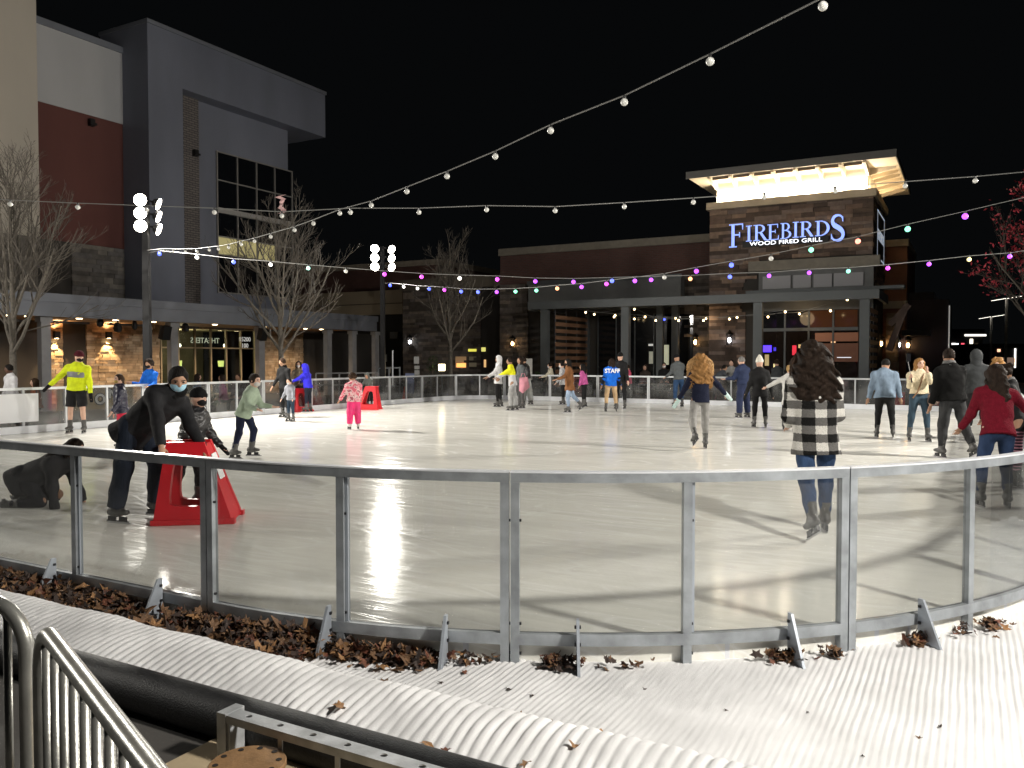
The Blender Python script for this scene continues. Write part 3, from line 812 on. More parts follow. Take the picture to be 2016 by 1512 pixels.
for i in range(8):
    u_ = cl0+.02+(cl1-cl0-.04)*i/7; m = MB()
    m.prism([(u_-.05,cv-.01,zE0+.048),(u_-.05,rv0+.25,zE0+.048),(u_-.05,rv0+.25,zE0-.03),(u_-.05,cv-.01,zE0-.28)], (.1,0,0)); part(m, 'rafter', RAFT, rest)
    if i < 7:
        m = MB(); m.box(u_+.1, u_+.1+(cl1-cl0)/7-.2, rv0+.42, rv0+.50, zE0-.06, zE0+.046); part(m, 'blocking', pm('dark_blocking', (.16,.12,.09), .7), rest)
for i in range(7):
    v_ = cv+.3+i*.85; m = MB()
    m.prism([(cl1+.01,v_-.05,zE0+.048),(ru1-.1,v_-.05,zE0+.048),(ru1-.1,v_-.05,zE0-.03),(cl1+.01,v_-.05,zE0-.24)], (0,.1,0)); part(m, 'rafter', RAFT, rest)
for i in range(7):
    u_ = cl0+.3+(cl1-cl0-.6)*i/6
    lamp('cove_lamp', rest, (u_, cv-.22, zCp+.08), 'POINT', 130, (1,.85,.64), .04)
for i in range(3): lamp('cove_lamp', rest, (cl1+.24, cv+.8+i*1.6, zCp+.08), 'POINT', 50, (1,.76,.46), .04)
for px, py in ((1505,387),(1643,378)):
    u_, z_ = onV(px, py, VT-.05); m = MB(); m.lathe([(.03,-.12),(.05,-.05),(.08,.02),(.08,.08)], 10, (u_, VT-.05, zCp+.14)); part(m, 'roof_fixture', pm('grey_fixture', (.35,.35,.36), .5, .4), rest)
# sign
SIGNB = glow('sign_blue_white', (.30,.43,1.0), 1.15)
SIGNR = pm('sign_return', (.03,.03,.12), .5)
SIGNW = glow('sign_white', (.9,.93,1), 2.0)
def glyph(ch):
    Q = []                         # list of polygons in unit box, y up
    bx = lambda x0,x1,y0,y1: Q.append([(x0,y0),(x1,y0),(x1,y1),(x0,y1)])
    def arc(cx, cy, rx, ry, tx, ty, a0, a1, n=14):
        for i in range(n):
            t0 = a0+(a1-a0)*i/n; t1 = a0+(a1-a0)*(i+1)/n
            Q.append([(cx+(rx-tx)*math.cos(t0), cy+(ry-ty)*math.sin(t0)), (cx+rx*math.cos(t0), cy+ry*math.sin(t0)), (cx+rx*math.cos(t1), cy+ry*math.sin(t1)), (cx+(rx-tx)*math.cos(t1), cy+(ry-ty)*math.sin(t1))])
    if ch == 'I':
        bx(.3,.7,0.05,.95); bx(0,1,0,.05); bx(0,1,.95,1)
    if ch in 'FE':
        bx(.16,.36,.05,.95); bx(0,.52,0,.05); bx(0,.92,.95,1); bx(.36,.7,.5,.56); Q.append([(.84,.95),(.92,.95),(.92,.74),(.87,.74)]); bx(.66,.72,.42,.64)
        if ch == 'E': bx(.36,1,0,.051); Q.append([(.9,.05),(1,.05),(1,.28),(.95,.28)])
    if ch in 'RBD': bx(.13,.31,.05,.95); bx(0,.45,0,.05); bx(0,.5,.95,1)
    if ch == 'R': arc(.42,.74,.42,.26,.17,.055,-PI/2,PI/2); bx(.31,.43,.48,.535); Q.append([(.42,.5),(.62,.5),(1.02,0),(.8,0)])
    if ch == 'B': arc(.42,.755,.38,.245,.17,.05,-PI/2,PI/2); bx(.31,.46,.51,.56); arc(.42,.268,.52,.268,.2,.05,-PI/2,PI/2)
    if ch == 'D': arc(.36,.5,.64,.5,.2,.055,-PI/2,PI/2)
    if ch == 'S':
        pts = []
        ctl = [(.84,.80),(.74,.93),(.52,.98),(.28,.92),(.18,.76),(.28,.62),(.52,.52),(.76,.40),(.86,.24),(.74,.07),(.46,.02),(.22,.08),(.12,.22)]
        wd = [.03,.035,.04,.07,.10,.10,.10,.10,.10,.07,.04,.035,.03]
        for i in range(len(ctl)-1):
            for j in range(4):
                t = j/4; p0,p1,p2,p3 = ctl[max(i-1,0)],ctl[i],ctl[i+1],ctl[min(i+2,len(ctl)-1)]
                cr_ = lambda a,b,c,d: .5*(2*b+(c-a)*t+(2*a-5*b+4*c-d)*t*t+(3*b-a-3*c+d)*t**3)
                pts.append((cr_(p0[0],p1[0],p2[0],p3[0]), cr_(p0[1],p1[1],p2[1],p3[1]), wd[i]+(wd[i+1]-wd[i])*t))
        pts.append((*ctl[-1], .03))
        nn_ = []
        for i in range(len(pts)):
            a_, b_ = pts[max(i-1,0)], pts[min(i+1,len(pts)-1)]; L = math.hypot(b_[0]-a_[0],b_[1]-a_[1])+1e-6; nn_.append((-(b_[1]-a_[1])/L, (b_[0]-a_[0])/L))
        for i in range(len(pts)-1):
            x0,y0,w0 = pts[i]; x1,y1,w1 = pts[i+1]; n0, n1 = nn_[i], nn_[i+1]
            Q.append([(x0-n0[0]*w0,y0-n0[1]*w0),(x1-n1[0]*w1,y1-n1[1]*w1),(x1+n1[0]*w1,y1+n1[1]*w1),(x0+n0[0]*w0,y0+n0[1]*w0)])
        Q.append([(.80,.92),(.86,.92),(.86,.70),(.80,.76)]); Q.append([(.10,.08),(.16,.08),(.16,.24),(.10,.30)])
    return Q
sign = thing('restaurant_sign', 'glowing blue white FIREBIRDS WOOD FIRED GRILL sign on the stone tower', 'sign', (onV(1550,460,VT)[0], VT-.1, 6.6), ANG)
LET = [('F',1436,1466,441,487),('I',1469,1481,444.5,475.5),('R',1484,1511,442.5,474),('E',1511,1534,441.5,472.5),('B',1537,1560,439,470),('I',1561,1573,437,468),('R',1575,1602,436,466.5),('D',1605,1634,434.5,464.5),('S',1634,1665,423,474.5)]
for ch, x0, x1, y0, y1 in LET:
    a0 = onV(x0, y0, VT-.1)[0]; a1 = onV(x1, y0, VT-.1)[0]; z1 = onV((x0+x1)/2, y0, VT-.1)[1]; z0 = onV((x0+x1)/2, y1, VT-.1)[1]
    m = MB(); mr = MB()
    for i, poly in enumerate(glyph(ch)):
        pl = [(a0+(a1-a0)*x, VT-.14-i*.0006, z0+(z1-z0)*y) for x, y in poly]
        m.add(pl, [(0,1,2,3)])
        mr.prism([(p[0]+.012, VT-.065-i*.0004, p[2]-.01) for p in pl], (0,-.06,0))
    lt = part(m, 'letter', SIGNB, sign); part(mr, 'letter_return', SIGNR, lt)
wu_0, wz_0 = onV(1476, 483, VT-.1); wu_1, wz_1 = onV(1619, 476, VT-.1)
m = MB(); zz = (wz_0+wz_1)/2
m.box(onV(1463,480,VT)[0], onV(1632,478,VT)[0], VT-.1, VT-.07, zz-.05, zz+.21); part(m, 'tagline_panel', pm('black_panel', (.008,.008,.01), .5), sign)
me = text_mesh('WOOD FIRED GRILL', .3, .008, 'tagline', 'LEFT', .0); me.materials.append(SIGNW)
xs = [v.co.x for v in me.vertices]; w_ = max(xs)-min(xs)
o = inst(me, 'tagline', sign, (wu_0, VT-.115, zz), (PI/2,0,0)); o.scale = ((wu_1-wu_0)/w_, .165/.215, 1)
ss = thing('side_sign', 'dark side sign with white outline letters on the tower flank', 'sign', (ub+.1, 37.4, 6.6), ANG)
m = MB(); m.box(ub+.06, ub+.12, 35.9, 38.9, 5.6, 7.6); part(m, 'panel', MATS['black_panel'], ss)
m = MB()
for a,b,c,d in ((35.95,36.03,5.65,7.55),(38.78,38.86,5.65,7.55),(35.95,38.86,7.48,7.55),(35.95,38.86,5.65,5.72)): m.box(ub+.121, ub+.13, a, b, c, d)
parts(m, 'outline', glow('side_sign_white', (.75,.85,1), .35), ss)
me = text_mesh('FIREBIRDS', .62, .006, 'side_lettering', 'CENTER'); me.materials.append(MATS['side_sign_white'])
inst(me, 'side_lettering', ss, (ub+.125, 37.4, 6.4), (PI/2,0,PI/2))
# lower tower front: band, clerestory panes, ledge
m = MB(); m.box(bu0, ub+.3, VT-.45, VT-.002, bz0, bz1); part(m, 'stone_band', pm('dim_cast_stone', (.22,.20,.165), .8, var=.15), rest)  # darker copy of the cast stone, weak light put into its colour
m = MB(); m.box(wu0-.05, ub+.05, VT-.1, VT+.04, 3.6, bz0-.002); part(m, 'window_surround', GREYSID, rest)
for i in range(4):
    px0, px1 = ((1502,1557),(1562,1597),(1602,1638),(1642,1700))[i]
    a0 = onV(px0,560,VT-.1)[0]; a1 = onV(px1,560,VT-.1)[0]
    m = MB(); m.box(a0, a1, VT-.16, VT-.102, wz0+.12, wz1-.12); part(m, 'frosted_pane', pm('frosted_blind', (.34,.34,.36), .5), rest)
m = MB(); m.box(wu0-.4, ub+1.2, VT-.9, VT-.11, wz0-.1, wz0+.02); part(m, 'ledge', STEELGR, rest)
# main wall left of the tower
VM = 37.5
mu0 = onV(985, 500, VM)[0]; zM = 7.3
m = MB(); m.box(mu0, ua-.01, VM, VM+6, 5.45, zM-.36); part(m, 'brick_wall', BRICK_RD, rest)
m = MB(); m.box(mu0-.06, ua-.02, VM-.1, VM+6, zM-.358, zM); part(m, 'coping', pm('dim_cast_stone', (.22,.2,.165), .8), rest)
gu1 = onV(1340, 590, VM-.6)[0]; gu0 = onV(1040, 590, VM-.6)[0]
m = MB(); m.box(gu0, gu1, VM-.6, VM-.002, 4.0, 5.45); part(m, 'grey_siding', GREYSID, rest)
m = MB(); m.box(gu0-.05, gu1+.05, VM-.65, VM-.601, 5.3, 5.5); part(m, 'siding_cap', STEELGR, rest)
m = MB(); m.box(mu0, ua-.01, VM-.003+.003, VM+5.9, ZG, 5.448); part(m, 'lower_core', MORT, rest)
pl2 = lambda m,a0,a1,z0,z1,d: m.box(a0, a1, VM-.03-d, VM-.001, z0, z1)
st = stones(gu1+.01, ua-.05, ZG, 5.44, pl2, (.12,.2), (.3,.8), (.005,.05), seed=31)
cu1 = onV(1040, 600, VM)[0]
st += stones(mu0, cu1, ZG, 5.44, pl2, (.12,.2), (.3,.8), (.005,.05), seed=32)
part_multi(st, 'wall_stones', SK4, rest, 5)
# wing left of the brick wall
VL_ = 38.5
lu0 = onV(792, 600, VL_)[0]; lu1 = onV(945, 600, VL_)[0]; zL = onV(900, 546, VL_)[1]
m = MB(); m.box(lu0, mu0-.01, VL_+.1, VL_+6, ZG, zL-.05); part(m, 'wing_core', pm('dark_wall', (.02,.017,.015), .8), rest)
st = stones(lu0, lu1, ZG, zL-.6, lambda m,a0,a1,z0,z1,d: m.box(a0, a1, VL_+.07-d, VL_+.099, z0, z1), (.13,.22), (.3,.9), (.005,.05), seed=33)
part_multi(st, 'wing_stones', SK4, rest, 6)
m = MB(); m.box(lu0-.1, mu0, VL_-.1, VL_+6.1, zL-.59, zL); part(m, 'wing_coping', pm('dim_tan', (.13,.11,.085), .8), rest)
# canopy
VC = 33.0; kz0, kz1 = 3.83, 4.17
ku0 = onV(1039, 600, VC)[0]; ku1 = onV(1731, 578, VC)[0]
m = MB(); m.box(ku0, ku1, VC, VC+.12, kz0, kz1); m.box(ku1-.12, ku1, VC+.1202, VM-.7, kz0, kz1); m.box(ku0, ku0+.12, VC+.1202, VM-.7, kz0, kz1); part(m, 'canopy_beam', STEELGR, rest)
m = MB(); m.box(ku0+.121, ku1-.121, VC+.121, VM-.7, kz1-.12, kz1-.02); part(m, 'canopy_roof', pm('dark_canopy_deck', (.05,.05,.05), .7), rest)
for px in (1072, 1231, 1492, 1702):
    u_ = onV(px, 650, VC+.2)[0]; m = MB(); m.box(u_-.17, u_+.17, VC+.13, VC+.4, ZG, kz0+.2); part(m, 'canopy_post', STEELGR, rest)
for px in (1298, 1328):
    u_ = onV(px, 650, VM-1)[0]; m = MB(); m.box(u_-.15, u_+.15, VM-1, VM-.75, ZG, kz1-.13); part(m, 'inner_post', STEELGR, rest)
# slatted side screens
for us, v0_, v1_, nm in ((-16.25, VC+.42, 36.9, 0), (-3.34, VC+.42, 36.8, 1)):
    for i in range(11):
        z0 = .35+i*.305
        m = MB(); m.box(us-.02, us+.02, v0_, v1_, z0, z0+.17); part(m, 'slat', WOODS if nm == 0 else pm('lit_cedar_slat', (.50,.33,.19), .65, var=.25, vs=3, stretch=(.6,.6,8)), rest)  # right screen takes a paler cedar, the light on it put into the colour
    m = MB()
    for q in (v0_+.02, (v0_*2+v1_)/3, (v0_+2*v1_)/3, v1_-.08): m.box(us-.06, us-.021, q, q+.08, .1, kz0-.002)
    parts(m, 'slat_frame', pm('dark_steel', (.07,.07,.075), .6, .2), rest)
m = MB(); m.box(-16.3, -16.2, 36.95, 37.15, ZG, kz0); part(m, 'screen_post', STEELGR, rest)
# windows and doors behind the patio
GLASSD = pm('dark_patio_glass', (.01,.011,.013), .08)
for k in range(5):
    a0 = -15.9+k*.95; m = MB(); m.box(a0+.03, a0+.92, VM-.06, VM-.032, .1, 3.7); part(m, 'patio_window', GLASSD, rest)
    m = MB(); m.box(a0-.03, a0+.029, VM-.1, VM-.031, ZG, 3.75); part(m, 'window_mullion', STEELGR, rest)
du0 = onV(1500, 650, VT)[0]; du1 = onV(1690, 650, VT)[0]
for k in range(4):
    a0 = du0+(du1-du0)*k/4; a1 = du0+(du1-du0)*(k+1)/4
    m = MB(); m.box(a0+.04, a1-.04, VT+.0, VT+.03, 2.9, 3.58); part(m, 'transom_pane', pm('amber_dim_glass', (.05,.02,.01), .1, emit=.03, ecol=(.8,.3,.1)) if k > 1 else GLASSD, rest)
    m = MB(); m.box(a0+.04, a1-.04, VT+.0, VT+.03, .05, 2.75); part(m, 'door_pane', pm('door_glass', (.016,.011,.008), .1), rest)
    m = MB(); m.box(a0-.035, a0+.035, VT-.06, VT-.001, ZG, 3.59); part(m, 'door_frame', STEELGR, rest)
m = MB(); m.box(du0, du1, VT-.05, VT-.002, 2.76, 2.89); part(m, 'door_head', STEELGR, rest)
def emis(px0, px1, py0, py1, V_, col, s_, name, d=.02):  # glowing slab; for walls, shelves, doorways and edges it stands in for light
    a0 = onV(px0, py0, V_)[0]; a1 = onV(px1, py0, V_)[0]; z1 = onV((px0+px1)/2, py0, V_)[1]; z0 = onV((px0+px1)/2, py1, V_)[1]
    m = MB(); m.box(a0, a1, V_-d, V_, z0, z1)
    return part(m, name, glow('glow_%s_%d_%d' % (name, px0, py0), col, s_), rest)
emis(1502,1519,680,693, VT-.02, (.05,.02,1), 3.5, 'blue_neon')
emis(1523,1528,684,691, VT-.02, (.05,.03,.8), .6, 'blue_neon')
emis(1560,1568,680,699, VT-.02, (.8,.03,.06), .8, 'red_neon')
emis(1572,1600,678,685, VT-.02, (1,.72,.3), .5, 'lit_shelf')
emis(1576,1592,681,683, VT-.03, (1,.9,.6), 1.2, 'lit_shelf')
emis(1523,1530,716,726, VT-.03, (1,.85,.4), .9, 'table_lamp')
emis(1553,1567,716,735, VT-.03, (1,.85,.5), 1.1, 'table_lamp')
emis(1506,1514,698,720, VT-.02, (.8,.62,.3), .25, 'lit_doorway')
emis(1584,1590,692,702, VT-.03, (.7,.9,.75), .8, 'phone_screen')
emis(1605,1690,655,672, VT-.02, (.30,.12,.06), .10, 'lit_wall')
emis(1610,1690,676,712, VT-.02, (.16,.06,.03), .08, 'lit_wall')
emis(1636,1645,672,675, VT-.03, (1,.6,.3), .9, 'exit_lamp')
emis(1648,1676,703,704.5, VT-.03, (.85,.9,1), .8, 'counter_edge')
emis(1306,1317,679,718, VM-.07, (.85,.85,.6), .35, 'reflected_doorway')  # reflections in the patio glass, put in as glowing slabs
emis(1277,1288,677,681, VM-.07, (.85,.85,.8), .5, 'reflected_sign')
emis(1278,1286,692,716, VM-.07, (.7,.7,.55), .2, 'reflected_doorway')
emis(897,918,702,724, VL_+.05, (.5,.3,.15), .28, 'fireplace_window')
emis(899,917,715,723, VL_+.02, (1,.45,.12), 1.6, 'fire')
emis(922,938,687,692, VL_+.04, (.8,.75,.1), 1.0, 'yellow_sign')
emis(948,956,684,692, VL_+.04, (.8,.75,.2), .9, 'yellow_sign')
emis(924,938,702,722, VL_+.05, (.35,.3,.2), .10, 'dim_window')
emis(953,957,708,723, VL_+.04, (1,.6,.25), .7, 'lit_window')
# patio planters in front of the wing
for px, s_ in ((850,.9),(1055,.5)):
    pass
# wall lanterns
def lantern(px, py, V_, col, p):
    u_, z_ = onV(px, py, V_); L_ = rest
    m = MB(); c = (u_, V_-.16, z_)
    for dx in (-.1,.1):
        for dy in (-.1,.1): m.bar((u_+dx,V_-.16+dy,z_-.22), (u_+dx*.8,V_-.16+dy*.8,z_+.2), .025, .025)
    m.box(u_-.13,u_+.13,V_-.29,V_-.03,z_-.25,z_-.221); m.lathe([(.18,0),(.05,.14),(.02,.2)], 8, (u_,V_-.16,z_+.2)); m.box(u_-.03,u_+.03,V_-.03,V_,z_,z_+.3)
    o = part(m, 'wall_lantern', BLACKM, L_)
    m = MB(); m.sphere((u_,V_-.16,z_-.04), .075, 10, 7, (1,1,1.4)); part(m, 'lantern_bulb', glow('lantern_%s' % ('warm' if col[2] < .6 else 'white'), col, 22), o)
    lamp('lantern_light', L_, (u_, V_-.16, z_-.04), 'POINT', p, col, .05)
lantern(1371, 672, VM-.06, (1,.6,.25), 70); lantern(1438, 668, VT-.0, (.92,.95,1), 60)
lantern(810, 672, VL_+.05, (.95,.95,.9), 75); lantern(1012, 675, VM-.06, (1,.6,.25), 70)
# right wing
VR = 41.0
ru_0 = onV(1746, 500, VR)[0]; ru_1 = onV(1786, 500, VR)[0]; zR_ = onV(1765, 472, VR)[1]
m = MB(); m.box(ru_0-1, ru_1, VR, VR+6, ZG, zR_-.3); part(m, 'brick_wing', pm('rust_brick_wing', (.24,.12,.08), .85, var=.2, vs=1.2), rest)
m = MB(); m.box(ru_0-1, ru_1+.06, VR-.08, VR+6, zR_-.298, zR_); part(m, 'wing_coping', COPING, rest)
zb_ = onV(1765, 605, VR)[1]; m = MB(); m.box(ru_0-1, ru_1+.05, VR-.06, VR-.002, zb_-.05, zb_+.28); part(m, 'wing_band', COPING, rest)
q0 = onV(1744, 680, VR-1)[0]; q1 = onV(1768, 680, VR-1)[0]
st = stones(q0, q1, ZG, zb_-.3, lambda m,a0,a1,z0,z1,d: m.box(a0, a1, VR-1-d, VR-.07, z0, z1), (.14,.24), (.3,.7), (.005,.05), seed=41)
part_multi(st, 'wing_stones', ST4, rest, 7)
m = MB(); e0 = onV(1786, 600, VR+.6)[0]; e1 = onV(1868, 600, VR+.6)[0]; ze = onV(1830, 590, VR+.6)[1]
m.box(e0+.01, e1, VR+.6, VR+8, ZG, ze); part(m, 'dark_wing', pm('plum_dark_wall', (.055,.05,.062), .85), rest)
m = MB(); m.box(e0+.01, e1-.6, VR+.7, VR+8.01, ze+.002, ze+.35); part(m, 'roof_screen', BLACKM, rest)
z0 = onV(1868, 735, VR+.6)[1]
for (a, b) in ((600,720),):
    m = MB(); m.box(e1+.002, e1+.05, VR+.55, VR+.62, onV(1868,b,VR)[1], onV(1868,a,VR)[1]); part(m, 'lit_edge', glow('lit_edge_glow', (1,.97,.9), .25), rest)  # glowing strip stands in for light caught by the wall edge
m = MB()
for (a, b) in (((1750,690),(1785,600)),((1752,640),(1790,600))):
    p = onV(*a, VC+1.2); q = onV(*b, VC+1.2); m.bar((p[0],VC+1.2,p[1]), (q[0],VC+1.2,q[1]), .22, .22)
parts(m, 'timber_brace', pm('dark_timber', (.06,.035,.025), .7), rest)
m = MB(); a0 = onV(1775,655,VR-.6)[0]; a1 = onV(1830,650,VR-.6)[0]; z_ = onV(1800,655,VR-.6)[1]
m.box(a0, a1, VR-.6, VR+.59, z_-.12, z_+.12); part(m, 'side_awning', BLACKM, rest)
lantern(1735, 675, VR-1.06, (1,.75,.35), 16); lantern(1770, 677, VR-.05, (.95,.95,1), 16); lantern(1788, 678, VR+.55, (1,.85,.5), 14)

# patio festoons under the canopy
pat = thing('patio_string_lights', 'small warm bulbs strung under the grey restaurant canopy', 'string lights', (-9,VC+1.5,3.6), ANG)
PB = [(1153,615),(1170,619),(1209,624),(1211,621),(1249,609),(1249,628),(1270,624),(1291,631),(1330,627),(1336,631),(1385,631),(1390,627),(1436,628),(1451,625),(1512,624),(1546,614),(1574,618),(1605,604),(1635,612),(1668,590)]
pp = []
m = MB(); m.sphere((0,0,0), .045, 8, 6); bme = m.mesh('bulb', smooth=True); bme.materials.append(glow('patio_bulb', (1,.72,.36), 9))
for k, (px, py) in enumerate(PB):
    vv = VC+.7+(k % 3)*.9; u_, z_ = onV(px, py, vv); pp.append((u_, vv, z_)); inst(bme, 'bulb', pat, (u_,vv,z_))
u_, z_ = onV(1308, 629, VC+1.6); m = MB(); m.sphere((0,0,0), .05, 8, 6); bb = m.mesh('bulb', smooth=True); bb.materials.append(MATS['lit_bulb_b']); inst(bb, 'bulb', pat, (u_,VC+1.6,z_))
m = MB()
for j in range(3):
    q = [(a,b,c+.07) for a,b,c in pp if abs(b-(VC+.7+j*.9)) < .01]
    m.tube(q, .007, 4)
parts(m, 'cable', CABLE, pat)
lamp('patio_glow', pat, (-10,VC+2.2,3.3), 'POINT', 16, (1,.7,.4), .3)
lamp('patio_glow', pat, (-6,VC+1.6,3.3), 'POINT', 16, (1,.7,.4), .3)
# ------------------------------------------------------------------ bare trees
BARK = pm('pale_bark', (.13,.115,.095), .85, var=.35, vs=14, bump=.5, bs=40)
TWIG = pm('bare_twig', (.095,.082,.068), .8, var=.3, vs=5)
def bare_tree(name, label, x, y, h, fork, tr, spread, seed, leaves=None, z0=ZG, up=1.0):
    rr = random.Random(seed)
    t = thing(name, label, 'tree', (x,y,z0), 0, 'bare plaza trees')
    tk = MB(); cw = MB(); tips = []
    def wander(p, d, L, n, wob, trop):
        pts = [p]
        for i in range(n):
            d = (d + Vector((rr.gauss(0,wob), rr.gauss(0,wob), rr.gauss(0,wob*.6)+trop))).normalized()
            pts.append(pts[-1]+d*(L/n))
        return pts, d
    def grow(p, d, L, r, depth):
        n = 5 if depth < 2 else 3
        pts, d1 = wander(p, d, L, n, .08 if depth < 2 else .12, (.15 if depth == 1 else .10)*up)
        r1 = max(.003, r*(.5 if depth < 3 else .6))
        rs = [r+(r1-r)*i/n for i in range(n+1)]
        (tk if depth < 2 else cw).tube(pts, rs, 6 if depth < 2 else (4 if depth < 3 else 3), cap=False)
        if depth >= 4 or L < .22: tips.append(pts[-1]); tips.append(pts[1]); return
        k = [7,6,5,3][depth]
        for i in range(k):
            f = .22+.72*(i+rr.random()*.7)/k; q = min(n-1, int(f*n)); fr = f*n-q
            pp = pts[q].lerp(pts[q+1], fr); dd = (pts[q+1]-pts[q]).normalized()
            ax = dd.cross(Vector((rr.gauss(0,1),rr.gauss(0,1),rr.gauss(0,1))));
            if ax.length < 1e-3: continue
            ax.normalize()
            nd = Matrix.Rotation(R(rr.uniform(22,48)), 3, ax) @ dd
            nd.z += .12; nd.normalize()
            grow(pp, nd, L*rr.uniform(.42,.68)*(1.05-.35*f), max(.0036, (r+(r1-r)*f)*rr.uniform(.5,.68)), depth+1)
    base = Vector((x,y,z0)); lean = Vector((rr.gauss(0,.03), rr.gauss(0,.03), 0))
    F = base+Vector((0,0,fork-z0))+lean
    tk.tube([base, base+Vector((0,0,.12)), base.lerp(F,.5), F], [tr*1.35, tr*1.08, tr*.95, tr*.85], 10)
    H = h-fork
    lead, _ = wander(F, Vector((0,0,1)), H*.8, 8, .05, .05)
    tk.tube(lead, [tr*.8*(1-i/8)**.8+.006 for i in range(9)], 7, cap=False)
    nl = 17
    for i in range(nl):
        f = (i/(nl-1))**1.25*.82; q = min(7, int(f*8)); pp = lead[q].lerp(lead[q+1], f*8-q)
        a = i*2.4+rr.uniform(-.4,.4); sp = spread*(2.3-1.3*f)*rr.uniform(.8,1.2)
        d = Vector((math.cos(a)*sp, math.sin(a)*sp, 1)).normalized()
        grow(pp, d, H*(.56-.34*f)*rr.uniform(.85,1.15), tr*(.50-.30*f), 1)
    part(tk, 'trunk', BARK, t, True)
    part(cw, 'crown', TWIG, t)
    if leaves:
        lm = MB()
        cl = [q for q in tips if rr.random() < leaves]
        for q in cl:
            for _ in range(rr.randint(1,4)):
                c = q+Vector((rr.gauss(0,.09),rr.gauss(0,.09),rr.gauss(0,.09))); a = Vector((rr.gauss(0,1),rr.gauss(0,1),rr.gauss(0,1))).normalized(); b = a.cross(Vector((rr.gauss(0,1),rr.gauss(0,1),rr.gauss(0,1)))).normalized(); s_ = rr.uniform(.04,.085)
                lm.add([c-a*s_, c-b*s_*.5, c+a*s_, c+b*s_*.5], [(0,1,2),(0,2,3)])
        part(lm, 'leaves', pm('red_leaf', (.50,.045,.07), .6, var=.4, vs=3), t)
    return t
def tree_at(px, Y): return ((px-1008)/FPX*Y, Y)
bare_tree('bare_tree', 'bare tree at the left edge in front of the cream wall', *tree_at(28, 21.2), 7.3, 1.75, .095, .42, 11)
bare_tree('bare_tree', 'bare spreading tree in front of the cinema storefront and address numbers', *tree_at(556, 26.8), 6.9, 1.75, .095, .42, 12)
bare_tree('bare_tree', 'bare vase shaped tree by the dark corner right of the second pole', *tree_at(887, 35.2), 6.9, 1.9, .10, .40, 13)
bare_tree('red_leaved_tree', 'half bare tree with clinging red leaves at the right edge', *tree_at(2065, 27), 7.8, 2.0, .10, .55, 14, leaves=.40)
# a torn plastic scrap caught high in the middle tree
m = MB(); c = at(553, 402, 26.6); rr = random.Random(2)
pts = [c+Vector((rr.uniform(-.12,.12), rr.uniform(-.05,.05), .3-.6*i/9)) for i in range(10)]
for i in range(9):
    w = Vector((.06+.05*rr.random(), rr.uniform(-.03,.03), .02)); m.add([pts[i]-w, pts[i]+w, pts[i+1]+w*.7, pts[i+1]-w*.7], [(0,1,2,3)])
top(m, 'plastic_scrap', pm('pink_plastic_film', (.65,.42,.42), .4), 'crumpled pinkish plastic scrap caught at the top of the bare middle tree', 'litter', tuple(c))
